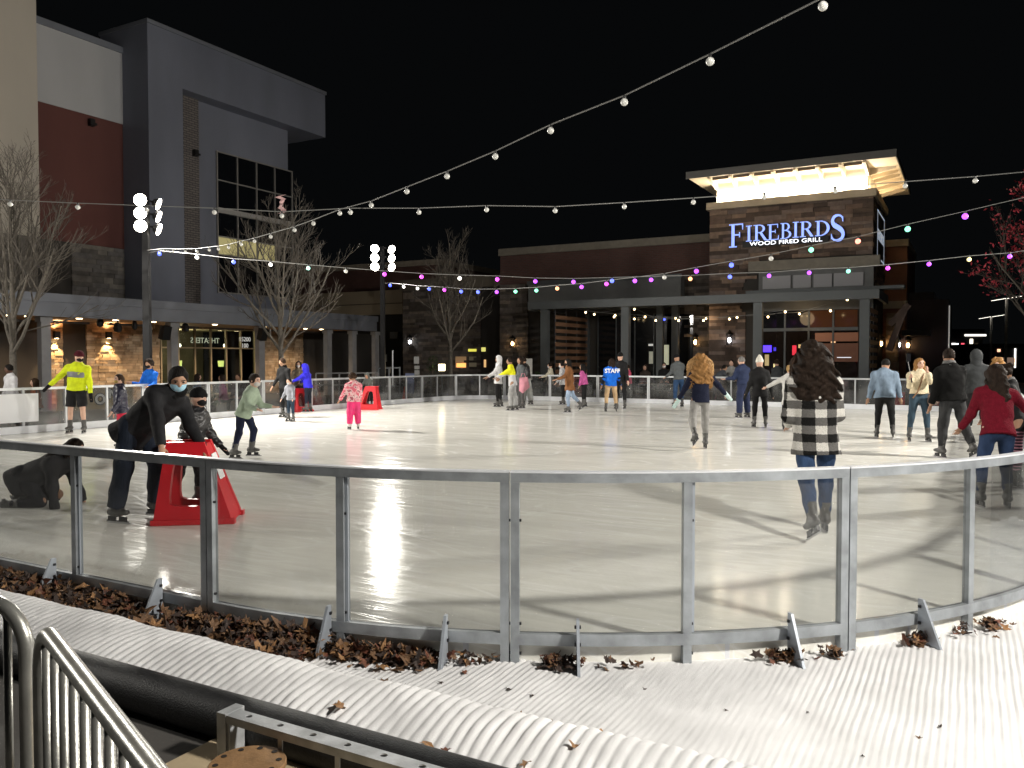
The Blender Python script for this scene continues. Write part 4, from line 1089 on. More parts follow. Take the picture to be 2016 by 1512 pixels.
# ------------------------------------------------------------------ people: bodies grown as one implicit surface each
class Field:
    def __init__(s): s.pr = []
    def ell(s, c, r, ax=None, k=.03, op='u', n=0.0):
        s.pr.append(('e', np.array(c, float), np.array(r, float), np.eye(3) if ax is None else np.array(ax, float), k, op)); return s
    def limb(s, a, b, prof, side=(1,0,0), k=.03, f0=False, f1=False, op='u'):
        s.pr.append(('l', np.array(a, float), np.array(b, float), prof, np.array(side, float), k, op, f0, f1)); return s
    def cutplane(s, p, n, op='x'):      # remove what lies on the +n side
        s.pr.append(('p', np.array(p, float), np.array(n, float), op)); return s
    def bounds(s):
        lo = np.full(3, 1e9); hi = -lo
        for q in s.pr:
            if q[0] == 'e' and q[5] == 'u': r = max(q[2]); lo = np.minimum(lo, q[1]-r); hi = np.maximum(hi, q[1]+r)
            if q[0] == 'l' and q[6] == 'u':
                r = max(max(w, d) for _, w, d in q[3])
                lo = np.minimum(lo, np.minimum(q[1], q[2])-r); hi = np.maximum(hi, np.maximum(q[1], q[2])+r)
        return lo, hi
    def mesh(s, h, name, fold=0.0, ff=14.0, seed=0, fdir=(1,1,1)):
        lo, hi = s.bounds(); lo = lo-2.5*h-fold; hi = hi+2.5*h+fold
        n = np.maximum(4, np.ceil((hi-lo)/h).astype(int)+1)
        ax = [lo[i]+h*np.arange(n[i]) for i in range(3)]
        F = np.full(tuple(n), .2, np.float32)
        for q in s.pr:
            op = q[5] if q[0] == 'e' else (q[6] if q[0] == 'l' else q[3])
            if q[0] == 'p':
                X, Y, Z = np.meshgrid(*ax, indexing='ij', sparse=True)
                d = (X-q[1][0])*q[2][0]+(Y-q[1][1])*q[2][1]+(Z-q[1][2])*q[2][2]
                F = np.maximum(F, d.astype(np.float32)); continue
            if q[0] == 'e': r = max(q[2]); l0, h0 = q[1]-r, q[1]+r; k = q[4]
            else: r = max(max(w, d) for _, w, d in q[3]); l0, h0 = np.minimum(q[1], q[2])-r, np.maximum(q[1], q[2])+r; k = q[5]
            m = k+3*h
            i0 = np.clip(np.floor((l0-m-lo)/h).astype(int), 0, n); i1 = np.clip(np.ceil((h0+m-lo)/h).astype(int)+1, 0, n)
            if np.any(i1-i0 < 1): continue
            sl = tuple(slice(a, b) for a, b in zip(i0, i1))
            X, Y, Z = np.meshgrid(*[ax[i][i0[i]:i1[i]] for i in range(3)], indexing='ij', sparse=True)
            if q[0] == 'e':
                x, y, z = X-q[1][0], Y-q[1][1], Z-q[1][2]; A = q[3]
                a = (x*A[0][0]+y*A[0][1]+z*A[0][2])/q[2][0]; b = (x*A[1][0]+y*A[1][1]+z*A[1][2])/q[2][1]; c = (x*A[2][0]+y*A[2][1]+z*A[2][2])/q[2][2]
                g = np.sqrt(a*a+b*b+c*c)+1e-6; g2 = np.sqrt((a/q[2][0])**2+(b/q[2][1])**2+(c/q[2][2])**2)+1e-6
                d = g*(g-1)/g2
            else:
                a, b = q[1], q[2]; D = b-a; L = np.linalg.norm(D)+1e-9; D = D/L
                sd = q[4]-D*np.dot(q[4], D)
                if np.linalg.norm(sd) < 1e-4: sd = np.array((0,1,0.))-D*D[1]
                sd = sd/np.linalg.norm(sd); td = np.cross(D, sd)
                x, y, z = X-a[0], Y-a[1], Z-a[2]
                t = x*D[0]+y*D[1]+z*D[2]; ls = x*sd[0]+y*sd[1]+z*sd[2]; lt = x*td[0]+y*td[1]+z*td[2]
                tn = np.clip(t/L, 0, 1); ts = [p[0] for p in q[3]]
                W = np.interp(tn, ts, [p[1] for p in q[3]]); Dp = np.interp(tn, ts, [p[2] for p in q[3]])
                e = np.maximum(np.maximum(-t, t-L), 0); mn = np.minimum(W, Dp)
                d = (np.sqrt((ls/W)**2+(lt/Dp)**2+(e/mn)**2)-1)*mn
                if q[7]: d = np.maximum(d, -t)
                if q[8]: d = np.maximum(d, t-L)
            d = d.astype(np.float32); f = F[sl]
            if op == 'u':
                kk = max(k, 1e-4); hh = np.maximum(kk-np.abs(f-d), 0)/kk; F[sl] = np.minimum(f, d)-hh*hh*kk*.25
            elif op == 's': F[sl] = np.maximum(f, -d)
        if fold:
            X, Y, Z = np.meshgrid(*ax, indexing='ij', sparse=True); p = seed*1.7
            w = np.sin(ff*fdir[2]*Z+3*np.sin(ff*.35*X+p)+2.2*np.sin(ff*.3*Y+p*2))*.6+np.sin(ff*.8*fdir[0]*X+2.5*np.sin(ff*.5*Z+p))*.3+np.sin(ff*1.7*Z+ff*1.1*X+p+2*np.sin(ff*.6*Y))*.25
            F = F+(fold*w).astype(np.float32)
        return surfnet(F, lo, h, name)
def surfnet(F, lo, h, name):
    S = F < 0
    c = S[:-1,:-1,:-1].astype(np.int8)
    for i in (0,1):
        for j in (0,1):
            for k in (0,1):
                if i or j or k: c = c+S[i:S.shape[0]-1+i, j:S.shape[1]-1+j, k:S.shape[2]-1+k]
    idx = np.argwhere((c > 0) & (c < 8))
    if len(idx) == 0: me = bpy.data.meshes.new(name); return me
    co = [(i,j,k) for i in (0,1) for j in (0,1) for k in (0,1)]
    V = np.stack([F[idx[:,0]+a, idx[:,1]+b, idx[:,2]+d] for a,b,d in co], 1)
    acc = np.zeros((len(idx),3)); cnt = np.zeros(len(idx))
    for a in range(8):
        for b in range(a+1, 8):
            da = np.array(co[b])-np.array(co[a])
            if np.abs(da).sum() != 1: continue
            m = (V[:,a] < 0) != (V[:,b] < 0); t = V[m,a]/(V[m,a]-V[m,b])
            acc[m] += np.array(co[a])+t[:,None]*da; cnt[m] += 1
    P = lo+h*(idx+acc/cnt[:,None])
    ID = np.full(c.shape, -1, np.int64); ID[tuple(idx.T)] = np.arange(len(idx))
    faces = []
    sh = S.shape
    for axn in range(3):
        sl0 = [slice(None)]*3; sl1 = [slice(None)]*3; sl0[axn] = slice(0,-1); sl1[axn] = slice(1,None)
        A, B = S[tuple(sl0)], S[tuple(sl1)]
        e = np.argwhere(A != B)
        o1, o2 = [(1,2),(2,0),(0,1)][axn]
        ok = (e[:,o1] > 0) & (e[:,o2] > 0) & (e[:,o1] < sh[o1]-1) & (e[:,o2] < sh[o2]-1); e = e[ok]
        if len(e) == 0: continue
        flip = A[tuple(e.T)]
        def g(d1, d2): q = e.copy(); q[:,o1] -= d1; q[:,o2] -= d2; return ID[tuple(q.T)]
        qd = np.stack([g(1,1), g(0,1), g(0,0), g(1,0)], 1)
        qd[~flip] = qd[~flip][:, ::-1]
        faces.append(qd)
    Q = np.concatenate(faces); Q = Q[(Q >= 0).all(1)]
    me = bpy.data.meshes.new(name)
    me.vertices.add(len(P)); me.vertices.foreach_set('co', P.astype(np.float32).ravel())
    me.loops.add(Q.size); me.loops.foreach_set('vertex_index', Q.astype(np.int32).ravel())
    me.polygons.add(len(Q)); me.polygons.foreach_set('loop_start', np.arange(0, Q.size, 4, dtype=np.int32)); me.polygons.foreach_set('loop_total', np.full(len(Q), 4, np.int32))
    me.polygons.foreach_set('use_smooth', np.ones(len(Q), bool))
    me.update(calc_edges=True); me.validate()
    return me

def cloth(col, kind='cotton'):
    nm = '%s_%02x%02x%02x' % (kind, *[int(255*min(1,c)) for c in col])
    if kind == 'puffer': return pm(nm, col, .38, var=.15, vs=9, bump=.5, bs=16, spec=.5)
    if kind == 'fleece': return pm(nm, col, .95, var=.3, vs=60, bump=.9, bs=120, spec=.1)
    if kind == 'denim': return pm(nm, col, .85, var=.45, vs=6, bump=.4, bs=35, spec=.15, stretch=(1.6,1.6,.6))
    if kind == 'knit': return pm(nm, col, .9, var=.18, vs=26, bump=.8, bs=42, spec=.1)
    return pm(nm, col, .8, var=.25, vs=8, bump=.4, bs=26, spec=.2)
SKINS = {'l': (.58,.36,.27), 'm': (.40,.23,.15), 't': (.30,.17,.11), 'd': (.12,.065,.045)}
def skin(k): return pm('skin_'+k, SKINS[k], .5, var=.12, vs=14, spec=.35)
HAIRC = {'black': (.012,.010,.009), 'brown': (.045,.026,.016), 'dark': (.022,.014,.010), 'blond': (.42,.27,.12), 'gold': (.30,.155,.055), 'grey': (.2,.19,.18)}
BOOT = pm('rental_boot_grey', (.085,.083,.08), .5, var=.45, vs=12, bump=.15, bs=40)
BOOTW = pm('white_boot', (.62,.60,.57), .5, var=.15, vs=12)
BLADEH = pm('blade_holder', (.02,.02,.022), .4)
BLADE = pm('steel_blade', (.6,.6,.62), .25, .9)
EYE = pm('dark_eye', (.012,.009,.008), .2)
LIP = pm('lip', (.36,.13,.11), .5)
def unit(v): v = np.array(v, float); return v/np.linalg.norm(v)
def rotx(a): c, s_ = math.cos(a), math.sin(a); return np.array(((1,0,0),(0,c,-s_),(0,s_,c)))
def roty(a): c, s_ = math.cos(a), math.sin(a); return np.array(((c,0,s_),(0,1,0),(-s_,0,c)))
def rotz(a): c, s_ = math.cos(a), math.sin(a); return np.array(((c,-s_,0),(s_,c,0),(0,0,1)))
NP = [0]
def person(label, pos, H, yaw, top_=('cotton',(.02,.02,.02)), bot=('cotton',(.02,.02,.02)), hair=('short','dark'), sk='l', lean=4, side=0, twist=0,
           head=(0,0), armL=(5,8,12), armR=(5,8,12), legL=(2,4,4), legR=(2,4,4), bulk=1.0, hem=.02, kid=False, skates=True, mask=None, glove=None, hat=None,
           hood=None, shorts=False, flare=1.0, z0=0.0, res=None, group='skaters', extra=None, topmat=None, collar=None, cat='person', sit=False, bootw=False, inL=0, inR=0, lift=None, legw=1.0, zpel=None):
    NP[0] += 1; sd = NP[0]
    x, y = pos; dist = math.hypot(x, y)
    h = res or min(.024, max(.0095, dist*.00095))
    if kid: bulk = bulk*1.14
    # real size H includes skates
    Hb = H-(.085 if skates else .02)
    hh = Hb/(6.3 if kid else 7.4)
    S = Hb/1.7; W = S*bulk
    ank = .04*Hb+(.085 if skates else .03)
    lt, ls = .245*Hb, .235*Hb
    def dirs(fl, ab, s): fl, ab = R(fl), R(ab); return np.array((s*math.sin(ab), math.cos(ab)*math.sin(fl), -math.cos(ab)*math.cos(fl)))
    hips = {}; knees = {}; anks = {}; fpitch = {}
    for nm, s, L in (('L',-1,legL), ('R',1,legR)):
        hp = np.array((s*.056*Hb, 0, 0)); kn = hp+dirs(L[0], L[1], s)*lt; an = kn+dirs(L[0]-L[2], L[1]*(L[3] if len(L) > 3 else .7), s)*ls
        hips[nm], knees[nm], anks[nm] = hp, kn, an; fpitch[nm] = R(L[0]-L[2])
    low = min(anks['L'][2], anks['R'][2])
    pz = ank-low
    if zpel is not None: pz = zpel
    ox = (anks['L'][0]+anks['R'][0])/2; oy = (anks['L'][1]+anks['R'][1])/2
    if sit: ox = oy = 0
    sh = np.array((-ox,-oy,pz))
    for d_ in (hips, knees, anks):
        for k_ in d_: d_[k_] = d_[k_]+sh
    P = sh.copy()
    Rt = rotx(-R(lean)) @ roty(R(side))
    ta = Rt @ np.array((0,0,1.)); Rs = Rt @ rotz(R(twist)); sx = Rs @ np.array((1.,0,0)); sf = Rs @ np.array((0,1.,0))
    chest = P+ta*.285*Hb; neck = P+ta*.325*Hb
    Rh = rotz(R(head[1])) @ rotx(R(-lean*.35-head[0])) @ roty(R(side*.3)); hx, hf, hu = Rh[:,0], Rh[:,1], Rh[:,2]
    hc = neck+ta*.012*Hb+hu*hh*.58+hf*hh*.06
    sho = {'L': chest-sx*.166*W-ta*.038*S, 'R': chest+sx*.166*W-ta*.038*S}
    elb = {}; wri = {}; hnd = {}
    for nm, s, A, inn in (('L',-1,armL,inL), ('R',1,armR,inR)):
        B = rotz(R(twist))
        d1 = B @ dirs(A[0], A[1], s); e = sho[nm]+d1*.168*Hb; d2 = B @ dirs(A[0]+A[2], A[1]-inn, s); w = e+d2*.148*Hb
        elb[nm], wri[nm], hnd[nm] = e, w, w+d2*.055*Hb
    t = thing('person', label, cat, (x,y,z0), 0, group); t.rotation_euler = (0,0,R(yaw)); OFF[t.name] = (0,0,0)
    def addm(me, nm, mat, par=None):
        o = link(nm, me, mat, par or t); OFF[o.name] = (0,0,0); return o
    # --- body
    f = Field(); sk_m = skin(sk)
    f.ell(hc, (hh*.35, hh*.42, hh*.5), Rh.T, .02)
    f.ell(hc-hu*hh*.22+hf*hh*.10, (hh*.27, hh*.30, hh*.27), Rh.T, .03)
    f.ell(hc+hf*hh*.43-hu*hh*.06, (hh*.055, hh*.09, hh*.10), Rh.T, .02)
    if h < .018:
        for s in (-1,1):
            f.ell(hc+hx*s*hh*.36-hu*hh*.03, (hh*.04, hh*.08, hh*.12), Rh.T, .012)
            f.ell(hc+hx*s*hh*.15+hf*hh*.42+hu*hh*.03, (hh*.07, hh*.05, hh*.045), Rh.T, .004, 's')
    f.limb(neck-ta*.05*S, hc-hu*hh*.2, [(0,.058*W,.058*W),(1,.052*W,.055*W)], k=.03)
    f.limb(P, chest, [(0,.12*W,.085*W),(.5,.11*W,.08*W),(1,.125*W,.08*W)], sx, .04)
    for nm, s in (('L',-1),('R',1)):
        f.limb(sho[nm], elb[nm], [(0,.046*S,.046*S),(1,.036*S,.036*S)], k=.03); f.limb(elb[nm], wri[nm], [(0,.036*S,.036*S),(1,.025*S,.025*S)], k=.02)
        dh = unit(hnd[nm]-wri[nm])
        sdv = unit(np.cross(dh, np.array((0.3*s,1,0.2))))
        f.limb(wri[nm], hnd[nm], [(0,.024*S,.02*S),(1,.04*S,.018*S)], sdv, .015)
        pn = unit(np.cross(dh, sdv))
        if h < .014:
            for q, (o_, L_) in enumerate(((-.03,.062),(-.01,.074),(.01,.07),(.03,.055))):
                b0 = hnd[nm]+sdv*o_*S; b1 = b0+(dh*.92+pn*.25*s)*L_*.5*S; b2 = b1+(dh*.7+pn*.6*s)*L_*.5*S
                f.limb(b0, b1, [(0,.0095*S,.0095*S),(1,.009*S,.009*S)], k=.004); f.limb(b1, b2, [(0,.009*S,.009*S),(1,.0075*S,.0075*S)], k=.003)
            b0 = wri[nm]+dh*.03*S-sdv*.025*S; b1 = b0+(dh*.6-sdv*.7)*.045*S; f.limb(b0, b1, [(0,.011*S,.011*S),(1,.009*S,.009*S)], k=.006); f.limb(b1, b1+(dh*.9-sdv*.1)*.03*S, [(0,.009*S,.009*S),(1,.008*S,.008*S)], k=.003)
        else: f.limb(hnd[nm], hnd[nm]+dh*.07*S+pn*.02*s*S, [(0,.038*S,.016*S),(1,.025*S,.014*S)], sdv, .01); f.limb(wri[nm]+dh*.03*S, wri[nm]+dh*.06*S-sdv*.045*S, [(0,.013*S,.013*S),(1,.011*S,.011*S)], k=.01)
        f.limb(hips[nm], knees[nm], [(0,.08*W,.085*W),(1,.053*S,.055*S)], k=.04); f.limb(knees[nm], anks[nm], [(0,.053*S,.055*S),(.35,.052*S,.056*S),(1,.034*S,.036*S)], k=.02)
    body = addm(f.mesh(h, 'body'), 'body', sk_m)
    if dist < 19 or h < .015:
        if abs(yaw) > 40 or True:
            m = MB()
            for s in (-1,1):
                c = hc+hx*s*hh*.155+hf*hh*.385+hu*hh*.03; m.sphere(c, hh*.05, 8, 6, (1.1,1,.7))
            addm(m.mesh('eye', smooth=True), 'eye', EYE)
            if not mask:
                m = MB(); c = hc+hf*hh*.405-hu*hh*.26; m.sphere(c, hh*.055, 8, 5, (1.5,.6,.45)); addm(m.mesh('mouth', smooth=True), 'mouth', LIP)
            m = MB()
            for s in (-1,1): m.bar(hc+hx*s*hh*.07+hf*hh*.425+hu*hh*.12, hc+hx*s*hh*.23+hf*hh*.365+hu*hh*.12, hh*.03, hh*.035)
            addm(m.mesh('eyebrow'), 'eyebrow', pm('brow', (.03,.02,.015), .8))
    # --- trousers
    bk, bc = bot
    f = Field()
    f.ell(P+np.array((0,-.008*S,-.01*Hb)), (.15*W*legw, .112*W*legw, .115*S), None, .05)
    fl = flare
    for nm in 'LR':
        hp, kn, an = hips[nm], knees[nm], anks[nm]
        w0, w1, w2 = .094*W*legw, .069*S*fl*legw, .050*S*fl
        if shorts:
            f.limb(hp, hp+(kn-hp)*.93, [(0,w0,w0),(1,.088*W,.088*W)], k=.05, f1=True)
        else:
            f.limb(hp, kn, [(0,w0,w0*1.03),(1,w1,w1*1.05)], k=.05)
            f.limb(kn, kn+(an-kn)*(1.0 if fl > 1.15 else .9), [(0,w1,w1*1.05),(.3,w1*.98,w1*1.04),(1,w2*(1.25 if fl > 1.15 else 1),w2*(1.3 if fl > 1.15 else 1))], k=.03, f1=True)
    hemp_ = P-(ta*.6+np.array((0,0,.4)))*hem*Hb; hn_ = unit(chest-hemp_); f.cutplane(hemp_+hn_*.03*S, hn_) if lean < 30 else f.cutplane(P+ta*.12*Hb, ta)
    addm(f.mesh(h, 'trousers', .0055*S if bk in ('denim','cotton') else .001, 26/S, sd), 'shorts' if shorts else 'trousers', cloth(bc, bk))
    # --- top
    tk_, tc_ = top_
    f = Field(); thick = {'puffer':1.18, 'fleece':1.14, 'coat':1.14}.get(tk_, 1.02); B = W*thick
    hemp = P-ta*hem*Hb*1.0
    hemp = P-(ta*.6+np.array((0,0,.4)))*hem*Hb
    f.limb(hemp, chest+ta*.02*S, [(0,.186*max(B,W*legw),.156*max(B,W*legw)),(.3,.160*B,.128*B),(.70,.174*B,.132*B),(.88,.158*B,.118*B),(1,.10*B,.088*B)], sx, .05, f0=True)
    for nm in 'LR': f.limb(neck-ta*.03*S, sho[nm], [(0,.058*B,.07*B),(.6,.058*B,.072*B),(1,.060*B,.062*B)], ta, .06)
    f.limb(chest+ta*.0*S, neck+ta*.015*S, [(0,.09*B,.085*B),(1,.062*B,.066*B)], sx, .03, f1=True)
    for nm in 'LR':
        f.limb(sho[nm], elb[nm], [(0,.068*B,.068*B),(1,.052*B,.054*B)], k=.05); f.limb(elb[nm], wri[nm], [(0,.052*B,.054*B),(.8,.043*B,.043*B),(1,.040*B,.040*B)], k=.03, f1=True)
    fo = {'puffer':(.009,58),'fleece':(.004,30),'knit':(.004,24)}.get(tk_, (.0085,22))
    tm = addm(f.mesh(h, 'jacket', fo[0]*S, fo[1]/S, sd+3, (.3,1,1) if tk_ == 'puffer' else (1,1,1)), {'knit':'sweater','cotton':'jacket'}.get(tk_,'jacket'), topmat or cloth(tc_, tk_ if tk_ != 'coat' else 'cotton'))
    if collar:
        f = Field(); f.limb(neck-ta*.035*S, neck+ta*.03*S, [(0,.10*W,.10*W),(.5,.105*W,.11*W),(1,.085*W,.09*W)], sx, .02); f.ell(hc-hu*hh*.15, (hh*.36,hh*.45,hh*.5), Rh.T, .01, 's')
        addm(f.mesh(h, 'collar', .004*S, 40, sd), 'hood_collar', cloth(collar, 'fleece'))
    if glove:
        for nm in 'LR':
            f = Field(); dh = unit(hnd[nm]-wri[nm]); f.limb(wri[nm]-dh*.045*S, hnd[nm]+dh*.085*S, [(0,.043*S,.04*S),(.4,.042*S,.034*S),(1,.038*S,.026*S)], k=.01, f0=True); f.limb(wri[nm]+dh*.03*S, wri[nm]+dh*.07*S+np.array((0,.05*S,0)), [(0,.017*S,.017*S),(1,.015*S,.015*S)], k=.015)
            addm(f.mesh(h*.9, 'glove'), 'glove', cloth(glove, 'knit'))
    # --- head wear and hair
    if hood:
        f = Field(); f.ell(hc+hu*hh*.06-hf*hh*.06, (hh*.50,hh*.55,hh*.60), Rh.T, .02); f.limb(hc-hu*hh*.35-hf*hh*.1, neck-ta*.03*S, [(0,hh*.42,hh*.46),(1,.11*W,.11*W)], hx, .04)
        f.ell(hc+hf*hh*.45-hu*hh*.08, (hh*.33,hh*.50,hh*.46), Rh.T, .01, 's')
        addm(f.mesh(h, 'hood', .004, 30, sd), 'hood', cloth(hood, tk_ if tk_ != 'coat' else 'cotton'))
    elif hat:
        hk, hcol = hat
        f = Field(); f.ell(hc+hu*hh*.16-hf*hh*.02, (hh*.42,hh*.48,hh*.48), Rh.T, .02); f.cutplane(hc+hu*hh*.08, -hu)
        f.limb(hc+hu*hh*.06, hc+hu*hh*.20, [(0,hh*.43,hh*.49),(1,hh*.43,hh*.49)], hx, .015, True, True)
        if hk == 'pom': f.limb(hc+hu*hh*.5, hc+hu*hh*.78, [(0,hh*.32,hh*.32),(1,hh*.2,hh*.2)], k=.05)
        addm(f.mesh(h, 'beanie', .003, 60, sd), 'beanie', cloth(hcol, 'knit'))
    hs, hcn = hair
    HM = pm('hair_'+hcn, HAIRC[hcn], .7, var=.5, vs=22, bump=.7, bs=70, spec=.12, stretch=(1,1,.25))
    if hs != 'none' and not hood:
        f = Field()
        if not hat:
            big = 1.0 if hs != 'afro' else 1.22
            f.ell(hc+hu*hh*.06-hf*hh*.03, (hh*.40*big,hh*.46*big,hh*.49*big), Rh.T, .02)
            f.ell(hc+hf*hh*.50-hu*hh*.15, (hh*.42,hh*.44,hh*.47), Rh.T, .01, 's')
            if hs in ('short','afro'): f.cutplane(hc-hu*hh*.22, -hu)
        if hs == 'bun': f.ell(hc+hu*hh*.3-hf*hh*.45, (hh*.2,hh*.2,hh*.2), None, .03)
        if hs == 'pony': f.limb(hc+hu*hh*.1-hf*hh*.42, hc-hu*hh*.9-hf*hh*.5, [(0,hh*.12,hh*.12),(.5,hh*.17,hh*.15),(1,hh*.06,hh*.06)], hx, .03)
        if hs == 'long':
            f.limb(hc+hu*hh*.05-hf*hh*.16, neck-ta*.14*Hb-sf*.085*W-hu*.01, [(0,hh*.43,hh*.33),(.4,hh*.50,hh*.27),(.8,hh*.56,hh*.20),(1,hh*.42,hh*.12)], hx, .04)
            for s in (-1,1): f.limb(hc+hx*s*hh*.34, neck-ta*.05*Hb+sx*s*.085*W+sf*.05*W, [(0,hh*.12,hh*.2),(1,hh*.12,hh*.1)], hf, .03)
        if hs == 'curly':
            f.limb(hc+hu*hh*.12-hf*hh*.10, neck-ta*.13*Hb-sf*.08*W, [(0,hh*.58,hh*.52),(.35,hh*.82,hh*.60),(.8,hh*.98,hh*.5),(1,hh*.85,hh*.36)], hx, .05)
        if f.pr:
            addm(f.mesh(h, 'hair', {'curly':.019,'afro':.014,'long':.008}.get(hs,.004)*S, {'curly':55,'afro':70}.get(hs,60), sd), 'hair', HM)
    if mask:
        f = Field(); f.ell(hc-hu*hh*.20+hf*hh*.10, (hh*.325,hh*.37,hh*.30), Rh.T, .02); f.cutplane(hc+hf*hh*.12, -hf); f.cutplane(hc-hu*hh*.02, hu)
        addm(f.mesh(max(.006,h*.8), 'face_mask'), 'face_mask', cloth(mask, 'cotton'))
    # --- skates or shoes
    for nm, s in (('L',-1),('R',1)):
        an = anks[nm]; shd = unit(an-knees[nm])
        pit = fpitch[nm]*.75 if an[2] > ank+.03 or sit else 0.0
        fd = np.array((s*.12, math.cos(pit), math.sin(pit))); fd = unit(fd); fu = unit(np.array((0,0,1.))-fd*fd[2]); fs = np.cross(fd, fu)
        k_ = S*(.95 if not kid else 1.05)
        f = Field(); fz = -fu*(.04*Hb*.55)
        heel = an+fz-fd*.055*k_; toe = an+fz+fd*.145*k_
        f.limb(heel, toe, [(0,.042*k_,.045*k_),(.4,.044*k_,.05*k_),(.8,.046*k_,.034*k_),(1,.036*k_,.028*k_)], fs, .02)
        if skates:
            f.limb(an+fz, an-shd*.155*k_, [(0,.046*k_,.06*k_),(.6,.052*k_,.062*k_),(1,.06*k_,.07*k_)], fs, .03, f1=True)
        boot = addm(f.mesh(max(.007, h*.85), 'ice_skate', .002, 90, sd), 'ice_skate' if skates else 'shoe', (BOOTW if bootw else BOOT) if skates else cloth((.03,.03,.03)))
        if skates:
            drop = ank-.0; b0 = an+fz-fu*(.05*k_)
            hb = .085-.0+(.04*Hb*.45)-.05*k_; hb = max(.03, hb)
            m = MB()
            for o_ in (-.045, .10): m.obox(b0+fd*o_*k_-fu*hb*.3, (fd,fs,fu), (.042*k_,.014*k_,hb*.36))
            m.obox(b0+fd*.03*k_-fu*hb*.62, (fd,fs,fu), (.14*k_,.008*k_,hb*.09))
            bl = addm(m.mesh('blade_holder'), 'blade_holder', BLADEH, boot)
            m = MB(); c = b0+fd*.035*k_-fu*hb*.83
            pr = [(-.16,.12),(-.15,-.16),(.14,-.16),(.175,.0),(.17,.12)]
            m.prism([c+fd*a_*k_+fu*b_*hb-fs*.002 for a_, b_ in pr], tuple(fs*.004)); addm(m.mesh('blade'), 'blade', BLADE, boot)
    J = dict(P=P, chest=chest, neck=neck, hc=hc, hh=hh, hx=hx, hf=hf, hu=hu, ta=ta, sx=sx, sf=sf, sho=sho, elb=elb, wri=wri, hnd=hnd, hips=hips, knees=knees, S=S, W=W, B=B, t=t, addm=addm, tm=tm, h=h)
    if extra: extra(J)
    return J
def gp(px, py): p = G(px, py, 0.0); return (p.x, p.y)
def ht(px, py, ptop):
    p = G(px, py, 0.0); return at(px, ptop, p.y).z
# ------------------------------------------------------------------ the cast
BK = (.012,.012,.013); NAVY = (.014,.018,.042); JEAN = (.035,.06,.12); WHT = (.72,.72,.72); LG = (.38,.38,.37); DG = (.07,.075,.075)
def blockmat(name, c1, c2, zc):
    m = pm(name, c2, .8, bump=.4, bs=26, spec=.2); nt = m.node_tree; b = nt.nodes['Principled BSDF']
    tc = nt.nodes.new('ShaderNodeTexCoord'); sx = nt.nodes.new('ShaderNodeSeparateXYZ'); nt.links.new(tc.outputs['Object'], sx.inputs[0])
    g = nt.nodes.new('ShaderNodeMath'); g.operation = 'GREATER_THAN'; g.inputs[1].default_value = zc; nt.links.new(sx.outputs[2], g.inputs[0])
    mx = nt.nodes.new('ShaderNodeMix'); mx.data_type = 'RGBA'; mx.inputs['A'].default_value = (*c2,1); mx.inputs['B'].default_value = (*c1,1)
    nt.links.new(g.outputs[0], mx.inputs['Factor']); nt.links.new(mx.outputs['Result'], b.inputs['Base Color'])
    return m
def pattern_mat(name, f):
    m = pm(name, (.5,.5,.5), .95, bump=.9, bs=130, spec=.1); nt = m.node_tree; b = nt.nodes['Principled BSDF']
    f(nt, b); return m
def plaid(nt, b):
    N = nt.nodes.new; Lk = nt.links.new
    tc = N('ShaderNodeTexCoord'); nz = N('ShaderNodeTexNoise'); nz.inputs['Scale'].default_value = 70
    Lk(tc.outputs['Object'], nz.inputs['Vector'])
    vm = N('ShaderNodeVectorMath'); vm.operation = 'MULTIPLY_ADD'; vm.inputs[1].default_value = (.02,.02,.02); Lk(nz.outputs['Color'], vm.inputs[0]); Lk(tc.outputs['Object'], vm.inputs[2])
    sx = N('ShaderNodeSeparateXYZ'); Lk(vm.outputs[0], sx.inputs[0])
    def band(s_, period, off):
        a = N('ShaderNodeMath'); a.operation = 'MULTIPLY_ADD'; a.inputs[1].default_value = 1/period; a.inputs[2].default_value = off; Lk(s_, a.inputs[0])
        fr = N('ShaderNodeMath'); fr.operation = 'FRACT'; Lk(a.outputs[0], fr.inputs[0])
        g = N('ShaderNodeMath'); g.operation = 'GREATER_THAN'; g.inputs[1].default_value = .5; Lk(fr.outputs[0], g.inputs[0]); return g.outputs[0]
    A = band(sx.outputs[0], .215, 10.74); B = band(sx.outputs[2], .15, 10.1)
    ad = N('ShaderNodeMath'); ad.operation = 'ADD'; Lk(A, ad.inputs[0]); Lk(B, ad.inputs[1])
    hf = N('ShaderNodeMath'); hf.operation = 'MULTIPLY'; hf.inputs[1].default_value = .5; Lk(ad.outputs[0], hf.inputs[0])
    cr = N('ShaderNodeValToRGB'); cr.color_ramp.interpolation = 'CONSTANT'
    e = cr.color_ramp.elements; e[0].color = (.012,.012,.012,1); e[0].position = 0; e[1].position = .3; e[1].color = (.16,.155,.15,1); q = e.new(.8); q.color = (.74,.72,.68,1)
    Lk(hf.outputs[0], cr.inputs[0])
    n2 = N('ShaderNodeTexNoise'); n2.inputs['Scale'].default_value = 120; Lk(tc.outputs['Object'], n2.inputs['Vector'])
    mr = N('ShaderNodeMapRange'); mr.inputs['To Min'].default_value = .45; mr.inputs['To Max'].default_value = 1.5; Lk(n2.outputs['Fac'], mr.inputs['Value'])
    mx = N('ShaderNodeMix'); mx.data_type = 'RGBA'; mx.blend_type = 'MULTIPLY'; mx.inputs['Factor'].default_value = .75
    Lk(cr.outputs[0], mx.inputs['A']); Lk(mr.outputs[0], mx.inputs['B']); Lk(mx.outputs['Result'], b.inputs['Base Color'])
